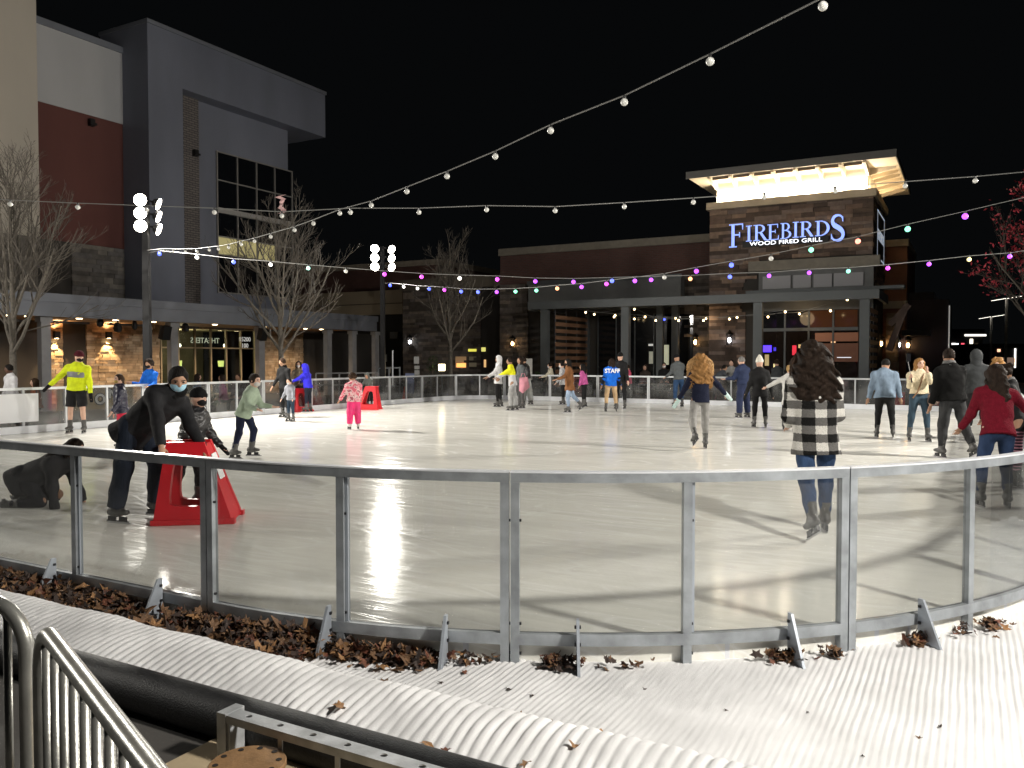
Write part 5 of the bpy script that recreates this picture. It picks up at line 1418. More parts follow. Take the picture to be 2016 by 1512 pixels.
def stripes(nt, b):
    N = nt.nodes.new; Lk = nt.links.new
    tc = N('ShaderNodeTexCoord'); sx = N('ShaderNodeSeparateXYZ'); Lk(tc.outputs['Object'], sx.inputs[0])
    a = N('ShaderNodeMath'); a.operation = 'MULTIPLY'; a.inputs[1].default_value = 26; Lk(sx.outputs[2], a.inputs[0])
    fr = N('ShaderNodeMath'); fr.operation = 'FRACT'; Lk(a.outputs[0], fr.inputs[0]); g = N('ShaderNodeMath'); g.operation = 'GREATER_THAN'; g.inputs[1].default_value = .55; Lk(fr.outputs[0], g.inputs[0])
    mx = N('ShaderNodeMix'); mx.data_type = 'RGBA'; mx.inputs['A'].default_value = (.05,.03,.05,1); mx.inputs['B'].default_value = (.55,.28,.36,1); Lk(g.outputs[0], mx.inputs['Factor']); Lk(mx.outputs['Result'], b.inputs['Base Color'])
def camo(nt, b):
    N = nt.nodes.new; Lk = nt.links.new
    tc = N('ShaderNodeTexCoord'); nz = N('ShaderNodeTexNoise'); nz.inputs['Scale'].default_value = 13; nz.inputs['Detail'].default_value = 2; Lk(tc.outputs['Object'], nz.inputs['Vector'])
    cr = N('ShaderNodeValToRGB'); cr.color_ramp.interpolation = 'CONSTANT'; e = cr.color_ramp.elements
    e[0].position = 0; e[0].color = (.75,.16,.22,1); e[1].position = .44; e[1].color = (.85,.38,.42,1); q = e.new(.52); q.color = (.85,.62,.62,1); q = e.new(.62); q.color = (.42,.12,.15,1)
    Lk(nz.outputs['Fac'], cr.inputs[0]); Lk(cr.outputs[0], b.inputs['Base Color'])
def band(J, z0, z1, col, name, grow=1.03, sleeves=False):
    """coloured band round the torso between two fractions of hem..shoulder"""
    f = Field(); a = J['P']; c = J['chest']; B = J['B']
    f.limb(a+(c-a)*z0, a+(c-a)*z1, [(0,.168*B*grow,.130*B*grow),(1,.178*B*grow,.134*B*grow)], J['sx'], .01, True, True)
    J['addm'](f.mesh(J['h']*.8, name, .004*J['S'], 24, 1), name, pm(name+'_m', col, .5))
def strands(J, n, col, r0, wav, length, wid, dep, jit=.01, start=.45, thick=.0035, name='hair_strand'):
    """wavy locks lying over the hair mass, from the crown down the back"""
    rr = random.Random(5); m = MB(); hc, hu, hf, hx, hh = J['hc'], J['hu'], J['hf'], J['hx'], J['hh']
    for i in range(n):
        a = rr.uniform(-1.25,1.25)*PI*.62; top_ = hc+hu*hh*(.42+.12*rr.random())*math.cos(a*.35)
        out = np.array(hx)*math.sin(a)-np.array(hf)*math.cos(a)
        L = length*rr.uniform(.72,1.05); ph = rr.uniform(0,6.28); am = wav*rr.uniform(.6,1.3); fr = rr.uniform(.8,1.25)
        pts = []
        for k in range(12):
            t = k/11; rad = (start+(1-start)*min(1,t*2.2))
            o = out*np.array((1,1,1))
            p = hc+hu*hh*.50*(1-t*.15)+(hx*math.sin(a)*wid-hf*math.cos(a)*dep)*math.sin(min(1,t*2.4+.12)*PI/2)*(1 if t < .7 else 1-.25*(t-.7)) -np.array((0,0,1.))*L*t
            p = p+hx*math.sin(ph+t*22*fr)*am*(.3+t)+hf*math.cos(ph*1.7+t*20*fr)*am*.8*(.3+t)
            pts.append(p)
        m.tube(pts, [thick*(1-.5*k/11) for k in range(12)], 4, cap=False)
    J['addm'](m.mesh(name, smooth=True), name, pm('locks_'+name+str(n), col, .62, var=.35, vs=9, spec=.15))

def ex_yellow(J): band(J, .52, .78, (.16,.165,.17), 'reflective_band'); 
person('boy in lime yellow jacket and black shorts leaning on the far left rail', gp(152,853), ht(152,853,692), 183, ('cotton',(.62,.72,.015)), ('cotton',BK), ('short','dark'), 'l', lean=-2, side=-4, head=(8,52), armR=(4,46,4), armL=(2,10,8), bulk=1.16, hem=.02, hat=('beanie',(.07,.012,.018)), shorts=True, glove=BK, mask=BK, extra=ex_yellow, legL=(2,5,3), legR=(0,5,2))
person('girl in navy puffer and red trousers behind the bending man', gp(240,889), ht(240,889,737), 120, ('puffer',(.022,.022,.045)), ('cotton',(.62,.03,.07)), ('pony','brown'), 'l', lean=4, head=(-6,20), mask=(.42,.30,.10), hem=.05, collar=(.34,.33,.32), armL=(12,14,20), armR=(5,16,10))
def ex_man(J): pass
person('man in black coat and blue surgical mask bending over the red skating aid', gp(268,1024), 1.84, -104, ('coat',(.016,.016,.018)), ('denim',(.016,.022,.036)), ('short','black'), 'm', lean=56, twist=-22, head=(6,-46), armL=(34,2,4), armR=(24,8,4), legL=(20,5,26), legR=(-2,8,8), hem=.11, mask=(.36,.60,.74), bulk=1.0, flare=1.25, collar=(.012,.012,.012))
person('child in black puffer, helmet and black mask holding the red skating aid', gp(364,1003), 1.30, -98, ('puffer',(.016,.016,.018)), ('cotton',BK), ('none','black'), 'l', lean=17, head=(-8,-12), armL=(20,4,22), armR=(16,6,26), legL=(14,5,18), legR=(-10,5,10), kid=True, mask=(.008,.008,.009), hat=('beanie',(.010,.010,.010)), hem=.06, glove=(.010,.010,.010))
person('child in sage green jacket and dark jeans skating right', gp(478,902), 1.40, -98, ('cotton',(.30,.37,.28)), ('denim',NAVY), ('short','dark'), 'l', lean=24, head=(-2,-12), armL=(20,10,62), armR=(8,14,70), legL=(24,4,34), legR=(-6,4,10), kid=True, mask=(.5,.48,.46), hem=.05)
cp = at(52, 985, 9.2)
person('fallen skater in dark coat crawling on hands and knees at the left edge', (cp.x, cp.y), 1.66, -92, ('coat',(.03,.03,.033)), ('denim',(.022,.022,.026)), ('long','dark'), 'm', lean=72, head=(-6,0), armL=(14,5,4), armR=(4,6,6), legL=(48,6,132,.2), legR=(40,7,124,.2), sit=True, zpel=.36, hem=.12, bulk=1.08)
person('tall man in black jacket and trousers by the far left rail', gp(562,822), ht(562,822,705), 152, ('cotton',(.012,.012,.013)), ('cotton',BK), ('short','brown'), 'm', lean=4, head=(10,-30), armL=(12,14,10), armR=(14,10,20), hem=.06, legL=(6,4,8), legR=(-2,4,4), collar=(.012,.012,.012))
person('small child in grey hoodie and jeans beside the tall man', gp(573,830), ht(573,830,746), 148, ('cotton',(.26,.27,.31)), ('denim',(.03,.05,.08)), ('short','black'), 'l', lean=6, head=(8,10), armL=(14,18,14), armR=(10,18,14), kid=True, mask=(.6,.6,.6), hem=.05)
person('child in royal blue hoodie reaching out to the left', gp(607,811), ht(607,811,719), 74, ('cotton',(.035,.03,.62)), ('cotton',(.014,.018,.03)), ('none','dark'), 'l', lean=9, head=(10,10), armL=(58,8,8), armR=(50,8,10), kid=True, hood=(.035,.03,.62), hem=.04)
person('toddler in pink patterned jacket and hot pink snow trousers', gp(697,846), ht(697,846,737), 28, ('puffer',(.7,.25,.3)), ('puffer',(.72,.02,.16)), ('afro','brown'), 'm', lean=4, head=(6,40), armL=(6,26,16), armR=(18,14,22), kid=True, hem=.05, flare=1.5, legw=1.1, bootw=True, topmat=pattern_mat('pink_camo', camo), hood=None)
person('child in grey hoodie with hood up behind the far red skating aid', gp(728,804), ht(728,804,735), 148, ('cotton',(.115,.125,.115)), ('cotton',BK), ('none','dark'), 'm', lean=16, head=(20,20), armL=(40,10,14), armR=(40,10,14), kid=True, hood=(.115,.125,.115))
person('skater in white jacket and black trousers holding arms out left', gp(983,801), ht(983,801,701), 88, ('cotton',(.66,.66,.67)), ('cotton',BK), ('none','dark'), 't', lean=-2, head=(2,4), armL=(38,8,22), armR=(36,10,20), hem=.09, hood=(.66,.66,.67), legL=(4,4,6), legR=(-4,4,4))
person('boy in yellow and pale grey top with arms stretched left', gp(1011,808), ht(1011,808,704), 84, ('cotton',LG), ('cotton',(.33,.33,.33)), ('short','dark'), 't', lean=8, head=(4,6), armL=(55,6,6), armR=(52,8,8), hem=.08, topmat=blockmat('yellow_yoke_top', (.68,.68,.015), (.5,.5,.52), 1.12), legL=(8,4,10), legR=(-4,4,6), flare=1.3)
person('long haired skater in grey jacket carrying a pink tote', gp(1026,804), ht(1026,804,703), 112, ('cotton',(.10,.11,.115)), ('cotton',(.09,.09,.09)), ('long','dark'), 'm', lean=3, head=(4,20), hem=.05)
p_ = at(1030, 757, 26.4); m = MB(); rr = random.Random(4); w = .24
m.prism([(p_.x-.12,p_.y,p_.z+.22),(p_.x+.12,p_.y,p_.z+.24),(p_.x+.20,p_.y-.02,p_.z-.08),(p_.x-.02,p_.y-.02,p_.z-.28),(p_.x-.13,p_.y,p_.z-.20)], (.02,.10,0))
m.tube([(p_.x-.08,p_.y+.05,p_.z+.21),(p_.x-.05,p_.y+.05,p_.z+.34),(p_.x+.04,p_.y+.05,p_.z+.35),(p_.x+.08,p_.y+.05,p_.z+.22)], .012, 6)
top(m, 'tote_bag', pm('pink_tote', (.75,.32,.40), .7, var=.15, vs=6), 'slanting pink tote bag held by the grey jacket skater', 'bag', tuple(p_))
person('man in black puffer vest and baggy pale grey sweatpants', gp(1038,797), ht(1038,797,703), 58, ('puffer',(.014,.014,.015)), ('cotton',(.36,.37,.36)), ('short','dark'), 'm', lean=9, head=(4,20), armL=(10,10,20), armR=(14,12,30), flare=1.55, legw=1.1, legL=(10,4,12), legR=(-4,5,8), hem=.0)
person('child in long cream sweater holding the far rail', gp(1084,788), ht(1084,788,716), 84, ('knit',(.62,.58,.46)), ('denim',(.2,.21,.22)), ('short','dark'), 'l', lean=2, head=(0,4), armL=(42,8,30), armR=(22,8,20), hem=.12, kid=True, mask=(.7,.7,.7))
person('boy in pale grey jacket and black trousers facing left', gp(1109,797), ht(1109,797,714), 84, ('cotton',(.42,.42,.43)), ('cotton',BK), ('short','black'), 'l', lean=5, head=(0,4), armL=(18,10,20), armR=(4,10,20), hem=.08, kid=True, mask=(.75,.75,.75))
person('girl in brown shearling coat and pale blue jeans gliding left', gp(1131,812), ht(1131,812,706), 92, ('coat',(.20,.085,.032)), ('denim',(.28,.36,.48)), ('long','black'), 'm', lean=4, head=(4,6), armL=(40,8,30), armR=(-2,10,20), hem=.14, collar=(.62,.52,.42), legL=(10,4,12), legR=(-16,4,26), mask=BK)
person('girl in magenta jacket partly behind the brown coat girl', gp(1150,801), ht(1150,801,718), 70, ('cotton',(.50,.10,.30)), ('cotton',BK), ('long','black'), 'm', lean=6, kid=True, armR=(-8,24,14))
def ex_staff(J):
    me = text_mesh('STAFF', .19*J['S'], .003, 'staff_lettering', offset=.006)
    me.materials.append(pm('white_print', (.85,.86,.88), .6)); o = link('staff_lettering', me, None, J['tm'])
    c = J['P']+(J['chest']-J['P'])*.70-J['sf']*.137*J['B']*1.24; o.location = c; o.rotation_euler = (PI/2+R(4),0,0)
    for nm in 'LR':
        f = Field(); f.limb(J['sho'][nm]*.1+J['elb'][nm]*.9, J['wri'][nm], [(0,.060*J['B'],.060*J['B']),(1,.046*J['B'],.046*J['B'])], k=.01, f0=True, f1=True)
        f.ell(J['elb'][nm], (.060*J['B'],)*3, None, .03); J['addm'](f.mesh(J['h'], 'undersleeve'), 'undersleeve', cloth((.014,.016,.022)))
person('rink attendant seen from behind in bright blue STAFF shirt and tan trousers', gp(1203,811), ht(1203,811,706), 2, ('cotton',(.01,.15,.72)), ('cotton',(.55,.38,.22)), ('long','dark'), 'm', lean=3, side=3, head=(2,-8), armL=(0,15,6), armR=(2,15,8), hem=.06, bulk=1.08, legL=(2,6,3), legR=(0,7,3), extra=ex_staff)
person('man in black clothes and black cap just behind the blue shirt attendant', gp(1222,805), ht(1222,805,695), 150, ('cotton',BK), ('cotton',BK), ('short','black'), 'l', lean=4, head=(6,8), hat=('beanie',(.01,.01,.01)), armL=(6,14,12), hem=.06)
person('man in grey hoodie and blue jeans seen from behind at the far rail', gp(1336,801), ht(1336,801,698), 20, ('cotton',(.10,.11,.115)), ('denim',(.03,.065,.14)), ('short','dark'), 'm', lean=8, head=(14,10), armL=(20,10,40), armR=(20,10,40), bulk=1.08, hem=.03, hat=('beanie',(.014,.014,.015)))
def ex_curly(J): strands(J, 420, (.32,.165,.06), .1, .020, .60*J['S'], J['hh']*1.02, J['hh']*.62, thick=.0075); strands(J, 160, (.46,.28,.12), .1, .022, .58*J['S'], J['hh']*1.05, J['hh']*.66, thick=.007)
person('girl with big curly blond hair, navy sweater, grey leggings and mint gloves', gp(1378,886), 1.70, 6, ('knit',(.014,.017,.035)), ('cotton',(.27,.265,.255)), ('curly','gold'), 'l', lean=4, side=2, head=(4,0), armL=(6,26,10), armR=(14,44,8), legL=(-14,12,34), legR=(8,3,6), glove=(.62,.80,.78), hem=.05, extra=ex_curly, bulk=.98, res=.012)
person('skater in dark grey leaning far forward behind the curly haired girl', gp(1408,795), 1.6, -86, ('cotton',(.06,.065,.075)), ('denim',(.05,.055,.065)), ('short','black'), 'm', lean=50, head=(-20,0), armL=(62,10,14), armR=(50,12,14), legL=(36,4,40), legR=(4,4,20))
person('grey haired man in navy work clothes seen from behind', gp(1464,823), ht(1464,823,702), 34, ('cotton',(.022,.032,.075)), ('cotton',(.022,.030,.070)), ('short','grey'), 'l', lean=5, head=(6,14), armL=(24,12,60), armR=(16,12,40), bulk=1.16, flare=1.35, hem=.0, legL=(4,4,6), legR=(0,6,4))
def ex_beanie(J):
    pass
person('skater in white knit beanie, black jacket with fur hood and black leggings', gp(1496,842), ht(1496,842,706), 0, ('coat',(.013,.013,.013)), ('cotton',(.011,.011,.011)), ('none','blond'), 'l', lean=3, head=(4,0), armL=(4,16,10), armR=(4,18,10), hat=('pom',(.74,.72,.64)), collar=(.34,.27,.20), hem=.10, legL=(1,4,2), legR=(1,5,2), glove=(.03,.03,.03), bulk=1.02)
person('girl in white coat with blond hair in a bun reaching left', gp(1553,847), ht(1553,847,719), -32, ('coat',(.62,.61,.59)), ('cotton',(.03,.025,.03)), ('bun','blond'), 'l', lean=3, head=(0,-14), armL=(14,62,4), armR=(4,12,10), hem=.17, bulk=.98)
def ex_plaid(J):
    strands(J, 900, (.030,.018,.012), .1, .010, .66, J['hh']*.80, J['hh']*.48, thick=.0030); strands(J, 380, (.075,.042,.026), .1, .012, .62, J['hh']*.84, J['hh']*.52, thick=.0026)
pl_ = at(1612, 1030, 7.55)
person('woman with long curly dark hair in black and white plaid fleece and jeans', (pl_.x, pl_.y), 1.79, -2, ('fleece',(.3,.3,.3)), ('denim',(.035,.065,.14)), ('curly','dark'), 'l', lean=5, side=-1, head=(6,0), armL=(4,9,62), armR=(4,10,66), inL=24, inR=24, legL=(-15,3,20), legR=(15,5,4), hem=.115, bulk=1.06, topmat=pattern_mat('buffalo_plaid', plaid), extra=ex_plaid, res=.0105)
person('skater in faded denim jacket and black trousers seen from behind', gp(1742,862), ht(1742,862,706), -14, ('denim',(.21,.28,.37)), ('cotton',(.013,.013,.014)), ('short','black'), 'm', lean=6, head=(16,-30), armL=(-4,13,14), armR=(6,15,12), bulk=1.26, hem=.04, legL=(1,5,2), legR=(2,7,3))
def ex_selfie(J):
    f = Field()
    a = J['sho']['L']+np.array((0,.10,.02)); b = J['P']+J['sx']*.17*J['W']+np.array((0,.12,-.09))
    m = MB(); m.tube([J['sho']['L']*.6+J['neck']*.4+np.array((0,.02,.07)), J['chest']+np.array((-.02,.155,-.06)), J['P']+np.array((.08,.165,.10)), b+np.array((0,.03,.06))], .014, 6)
    J['addm'](m.mesh('bag_strap'), 'bag_strap', pm('tan_strap', (.22,.12,.06), .6))
sp = gp(1808,869)
Jw = person('woman in cream cable sweater and jeans filming herself with a selfie stick', sp, ht(1808,869,705), 172, ('knit',(.66,.57,.40)), ('denim',(.045,.075,.105)), ('long','gold'), 'l', lean=-3, head=(2,12), armR=(38,14,88), armL=(64,-8,84), inL=14, inR=4, hem=-.03, legL=(3,7,3), legR=(1,8,3), bulk=1.08, extra=ex_selfie)
def world_of(J, p): q = rotz(J['t'].rotation_euler[2]) @ np.array(p); return Vector((q[0]+J['t'].location.x, q[1]+J['t'].location.y, q[2]+J['t'].location.z))
hR = world_of(Jw, Jw['hnd']['R']); tipp = at(1788, 712, hR.y-.10)
st_ = thing('selfie_stick', 'thin silver selfie stick with a black phone held by the cream sweater woman', 'selfie stick', tuple(hR))
m = MB(); m.tube([hR-(tipp-hR).normalized()*.12, hR+(tipp-hR).normalized()*.06], .014, 8); part(m, 'grip', BLACKM, st_)
m = MB(); m.tube([hR+(tipp-hR).normalized()*.05, tipp], .006, 6); part(m, 'rod', BLADE, st_)
m = MB(); m.box(tipp.x-.035, tipp.x+.045, tipp.y-.006, tipp.y+.006, tipp.z, tipp.z+.155); part(m, 'phone', pm('black_phone', (.01,.01,.012), .2), st_)
bg = world_of(Jw, Jw['P']+np.array((-.15,.17,-.03)))
m = MB(); m.prism([(bg.x-.05,bg.y,bg.z+.07),(bg.x+.13,bg.y,bg.z+.07),(bg.x+.14,bg.y,bg.z-.07),(bg.x+.10,bg.y,bg.z-.12),(bg.x-.03,bg.y,bg.z-.12),(bg.x-.06,bg.y,bg.z-.07)], (0,-.06,0))
top(m, 'crossbody_bag', pm('brown_print_bag', (.16,.11,.085), .45, var=.6, vs=30), 'small brown crossbody bag at the hip of the cream sweater woman', 'bag', tuple(bg))
person('man in black fleece and charcoal jeans skating at the right', gp(1884,903), ht(1884,903,686), 8, ('fleece',(.012,.012,.013)), ('denim',(.045,.046,.048)), ('short','dark'), 'm', lean=6, side=-2, head=(4,-14), armL=(2,11,8), armR=(10,10,40), bulk=1.12, flare=1.15, legL=(4,6,6), legR=(-14,5,16), hem=.02, collar=(.2,.2,.2))
person('man in charcoal hoodie with hood up behind the black fleece man', gp(1922,868), ht(1922,868,690), -12, ('cotton',(.035,.038,.04)), ('cotton',(.02,.02,.022)), ('none','dark'), 'm', lean=6, head=(10,-6), armL=(14,10,40), hood=(.035,.038,.04), bulk=1.12, bootw=True)
person('woman with wavy blond hair in dark jacket facing left behind the crowd', gp(1963,858), ht(1963,858,706), 118, ('cotton',(.02,.02,.022)), ('cotton',BK), ('curly','gold'), 'l', lean=2, head=(2,10))
person('woman in maroon sweater and blue jeans seen from behind at the right', gp(1957,1000), 1.62, -10, ('knit',(.14,.008,.018)), ('denim',(.025,.045,.10)), ('long','dark'), 'm', lean=21, side=4, head=(-2,-20), armL=(20,14,20), armR=(36,46,6), hem=.05, bulk=1.04, legL=(16,4,18), legR=(14,5,16), res=.0115)
person('skater with dark bun, grey hood collar and pink striped leggings at right edge', gp(2000,962), 1.58, 62, ('cotton',(.015,.015,.016)), ('cotton',(.5,.3,.4)), ('bun','dark'), 'm', lean=12, head=(14,6), collar=(.30,.30,.30), hem=.10, armL=(20,12,30), armR=(20,12,30))
bpy.context.view_layer.update()
for o in list(COL.objects):
    if o.name.startswith('trousers') and o.parent and 'pink striped' in o.parent.get('label',''):
        o.data.materials[0] = pattern_mat('pink_stripes', stripes)
person('skater in navy coat mostly cut off by the left picture edge', (at(-46,860,12.4).x, 12.4), 1.6, 60, ('cotton',NAVY), ('cotton',BK), ('short','dark'), 'l', lean=5, armR=(14,16,16), armL=(10,10,20))

# spectators outside the rail
def spec(label, px, py_top, Y, H, yaw, **k):
    p = at(px, py_top, Y); z0 = max(ZG, p.z-H)
    if p.z-H < ZG-.01: H = p.z-ZG
    return person(label, (p.x, p.y), H, yaw, skates=False, z0=ZG if z0 < ZG+.25 else z0, group='spectators outside the rail', **k)
def seated(label, px, py_top, Y, yaw, z=ZG, **k):
    p = at(px, py_top, Y); H = 1.66
    return person(label, (p.x, p.y), H, yaw, skates=False, sit=True, zpel=max(.30, p.z-z-.50*H), z0=z, legL=(82,6,82), legR=(82,8,82), group='seated spectators', **k)
spec('boy in white hoodie watching at the far left outside the rail', 23, 718, 20.3, 1.6, 150, top_=('cotton',(.66,.66,.68)), bot=('cotton',BK), hair=('short','black'), sk='d', head=(6,-30))
seated('seated spectator in rust orange jacket behind the left rail', 72, 742, 22.6, 120, top_=('cotton',(.30,.10,.04)), hair=('long','brown'))
spec('rink attendant in blue polo and black mask outside the left rail', 297, 698, 21.0, 1.72, 155, top_=('cotton',(.01,.13,.60)), bot=('cotton',BK), hair=('afro','dark'), sk='m', mask=BK, head=(4,10), armL=(20,16,60), armR=(20,10,80))
seated('seated spectator in blue jacket by the storefront window', 386, 733, 27.0, -60, top_=('cotton',(.05,.12,.22)), hair=('long','dark'))
seated('seated spectator in magenta jacket by the storefront window', 440, 735, 26.6, 100, top_=('cotton',(.28,.05,.16)), hair=('long','dark'))
seated('seated spectator in dark jacket facing out right of the magenta one', 470, 733, 27.4, 170, top_=('cotton',(.06,.03,.03)), hair=('short','brown'), sk='m')
seated('seated masked spectator behind the sage green child', 498, 738, 26.0, 170, top_=('cotton',(.05,.02,.025)), hair=('short','black'), mask=(.5,.5,.5))
spec('masked woman in beige jacket behind the royal blue hoodie child', 589, 706, 27.4, 1.66, 175, top_=('cotton',(.30,.25,.18)), bot=('cotton',BK), hair=('long','brown'), mask=(.72,.74,.75), armL=(30,10,70), armR=(30,10,70))
spec('child in bright pink jacket outside the far rail beside the attendant', 1238, 712, 32.3, 1.5, 60, top_=('cotton',(.72,.10,.20)), bot=('cotton',BK), hair=('short','dark'), armL=(30,20,40))
seated('seated patio guest with bare face near the first canopy post', 1271, 716, 34.6, 150, top_=('cotton',(.05,.035,.03)), hair=('long','dark'))
seated('seated patio guest in black with white mask', 1307, 712, 34.2, 175, top_=('cotton',BK), hair=('short','black'), mask=(.8,.8,.8))
seated('patio guest leaning at a table left of the lanterns', 1384, 716, 33.0, 160, top_=('cotton',(.03,.03,.03)), hair=('short','black'), lean=18, armL=(40,10,50))
spec('spectator in pale grey jacket taking a photo outside the far rail', 1441, 703, 31.2, 1.7, 150, top_=('cotton',(.26,.26,.25)), bot=('cotton',BK), hair=('short','black'), armL=(50,10,70), armR=(50,10,70))
spec('spectator in charcoal jacket left of the white coat girl outside the rail', 1531, 706, 30.6, 1.7, 20, top_=('cotton',(.05,.055,.06)), bot=('cotton',BK), hair=('short','dark'))
spec('masked spectator in black leather jacket outside the rail', 1557, 712, 31.0, 1.66, 165, top_=('cotton',(.025,.028,.03)), bot=('cotton',BK), hair=('short','brown'), mask=(.45,.60,.75), sk='m')
spec('spectator in pale blue shirt raising a phone outside the far rail', 1598, 706, 30.8, 1.68, 40, top_=('cotton',(.35,.45,.62)), bot=('cotton',BK), hair=('short','brown'), armL=(150,22,10), sk='m')
# ------------------------------------------------------------------ red plastic skating aids
RED = pm('red_rotomoulded_plastic', (.60,.012,.022), .38, var=.12, vs=5, bump=.05, bs=30)
PAPER = pm('white_paper', (.78,.78,.78), .6)
def skate_aid(label, x, y, yaw, s=1.0):
    t = thing('skating_aid', label, 'skating aid', (x,y,0), 0, 'red skating aids'); t.rotation_euler = (0,0,R(yaw)); OFF[t.name] = (0,0,0)
    Hh, Lb, Lt, Wd = .76*s, .72*s, .34*s, .52*s        # height, base length, top length, width
    def trap(z, sh=0):                                 # local x range of the side at height z
        f = z/Hh; return (-Lb/2+(Lb-Lt)/2*f*.55, Lb/2-(Lb-Lt)/2*f*1.45)
    def outline(n=0):
        a0, b0 = trap(0); a1, b1 = trap(Hh); return [(a0,0),(b0,0),(b1,Hh),(a1,Hh)]
    def sub(poly, k=6):
        o = []
        for i in range(4):
            a, b = poly[i], poly[(i+1)%4]
            for j in range(k): o.append((a[0]+(b[0]-a[0])*j/k, a[1]+(b[1]-a[1])*j/k))
        return o
    zi0, zi1 = .17*s, .60*s
    ai0, bi0 = trap(zi0); ai1, bi1 = trap(zi1)
    inn = [(ai0+.11*s,zi0),(bi0-.11*s,zi0),(bi1-.09*s,zi1),(ai1+.09*s,zi1)]
    def rnd(p):                                        # soften the hole's corners
        q = sub(p); c = (sum(a for a, _ in q)/len(q), sum(b for _, b in q)/len(q)); o = []
        for i, (a, b) in enumerate(q):
            j = i % 6; w = .10 if j == 0 else (.02 if j in (1,5) else 0)
            o.append((a+(c[0]-a)*w, b+(c[1]-b)*w))
        return o
    for sg in (-1, 1):
        yy = sg*Wd/2; th = .07*s
        m = MB(); ins = lambda z: sg*(-.10*s)*(z/Hh)
        m.ring_prism([(a, yy+ins(b)-sg*0, b) for a, b in sub(outline())], [(a, yy+ins(b), b) for a, b in rnd(inn)], (0,-sg*th,0))
        part(m, 'side_frame', RED, t)
    # front panel closing the +x end, top beam with hand grips, floor skids
    a0, b0 = trap(.02); a1, b1 = trap(Hh-.02)
    yb, yt = Wd/2-.071*s, Wd/2-.10*s-.071*s
    m = MB(); d = -.05*s
    P_ = [(b0-.004,-yb,.02),(b0-.004,yb,.02),(b1-.004,yt,Hh-.02),(b1-.004,-yt,Hh-.02)]
    m.prism(P_, (d,0,0)); fp = part(m, 'front_panel', RED, t)
    zA, zB = .40*s, .64*s; q = lambda z: b0+(b1-b0)*z/Hh+.004
    m = MB(); m.add([(q(zA),-.11*s,zA),(q(zA),.11*s,zA),(q(zB),.10*s,zB),(q(zB),-.10*s,zB)], [(0,1,2,3)]); m.add([(q(zA)-.003,-.11*s,zA),(q(zA)-.003,.11*s,zA),(q(zB)-.003,.10*s,zB),(q(zB)-.003,-.10*s,zB)], [(3,2,1,0)]); part(m, 'paper_notice', PAPER, fp)
    m = MB(); m.box(a1+.04, b1-.06, -yt+.002, yt-.002, Hh-.09*s, Hh-.012); part(m, 'top_beam', RED, t)
    m = MB(); m.tube([(a1+.02,-yt+.01,Hh-.03),(a1-.04,-yt+.02,Hh-.01),(a1-.04,yt-.02,Hh-.01),(a1+.02,yt-.01,Hh-.03)], .018, 8); part(m, 'hand_grip', RED, t)
    for sg in (-1,1):
        m = MB(); m.box(a0-.02, b0+.02, sg*(Wd/2-.035*s)-.042*s, sg*(Wd/2-.035*s)+.042*s, .004, .05*s); part(m, 'skid', RED, t)
    return t
ap = G(384, 1028, 0)
skate_aid('large red skating aid pushed by the masked man and child', ap.x, ap.y+.12, 8, 1.06)
ap = G(590, 810, 0); skate_aid('red skating aid beside the royal blue hoodie child', ap.x, ap.y, 52, .95)
ap = G(727, 806, 0); skate_aid('red skating aid in front of the grey hooded child', ap.x, ap.y, 172, .98)

# ------------------------------------------------------------------ snow crusted mats, header pipe and clutter outside the near fence
SNOW = pm('frosty_snow', (.765,.765,.775), .75, var=.14, vs=2.2, bump=.12, bs=160, spec=.3)
def rr_sd(u, v):
    cu, cv = (U0+U1)/2, (V0+V1)/2; r = RN
    qx = abs(u-cu)-(U1-U0)/2+r; qy = abs(v-cv)-(V1-V0)/2+r
    return np.minimum(np.maximum(qx,qy),0)+np.hypot(np.maximum(qx,0),np.maximum(qy,0))-r
us = np.arange(-8.6, 3.4, .0085)
vs_ = np.concatenate([np.arange(2.80, 3.56, .022), np.arange(3.56, 9.2, .07)])
UU, VV = np.meshgrid(us, vs_, indexing='ij')
def vnoise(u, v, f, s=0):
    return (np.sin(f*u*1.3+1.7*np.sin(f*v*.9+s)+s)+np.sin(f*v*1.1+1.9*np.sin(f*u*.7+s*2)+2*s)+np.sin(f*(u+v)*.8+s*3))/3
per_ = np.where(VV < 3.42, .058, .036)
wob = UU+np.where(VV < 3.42, .016, .004)*vnoise(UU, VV*2.5, 2.2, 1)+np.where(VV < 3.42, .007, .003)*vnoise(UU, VV, 9, 2)
hump = (VV < 3.5)
ph = (wob/per_) % 1.0
dg_ = np.minimum(ph, 1-ph); rib = 1-np.exp(-(dg_/np.where(VV < 3.42, .2, .17))**2)
amp = .0085*np.clip(.62+.7*vnoise(UU, VV, 1.9, 4), .1, 1)
fill = np.clip((UU+1.9)/1.0, 0, 1)*np.clip((-.55-UU)/.6, 0, 1)*np.clip((VV-3.33)/.12, 0, 1)
amp = amp*(1-.8*fill)
crest = 3.17+.02*vnoise(UU*0+UU, VV*0, 1.3, 3)
x = (VV-crest)
base = np.where(x > 0, -.098+.158*np.exp(-(x/.16)**2), .06-.075*np.clip(-x/.36,0,1)**1.6)
amph = np.where(VV < 3.42, .0145*np.clip(.85+.5*vnoise(UU, VV*2, 6, 8), .3, 1.2), amp)
zz = base+amph*rib+.006*vnoise(UU, VV, 7, 5)+.003*vnoise(UU, VV, 23, 6)+.0016*vnoise(UU, VV, 61, 7)+.0012*rng.normal(size=UU.shape)*(VV > 3.42)
keep = rr_sd(UU, VV) > -.08
nu, nv = UU.shape
ids = np.arange(nu*nv).reshape(nu, nv)
kc = keep[:-1,:-1] | keep[1:,1:]
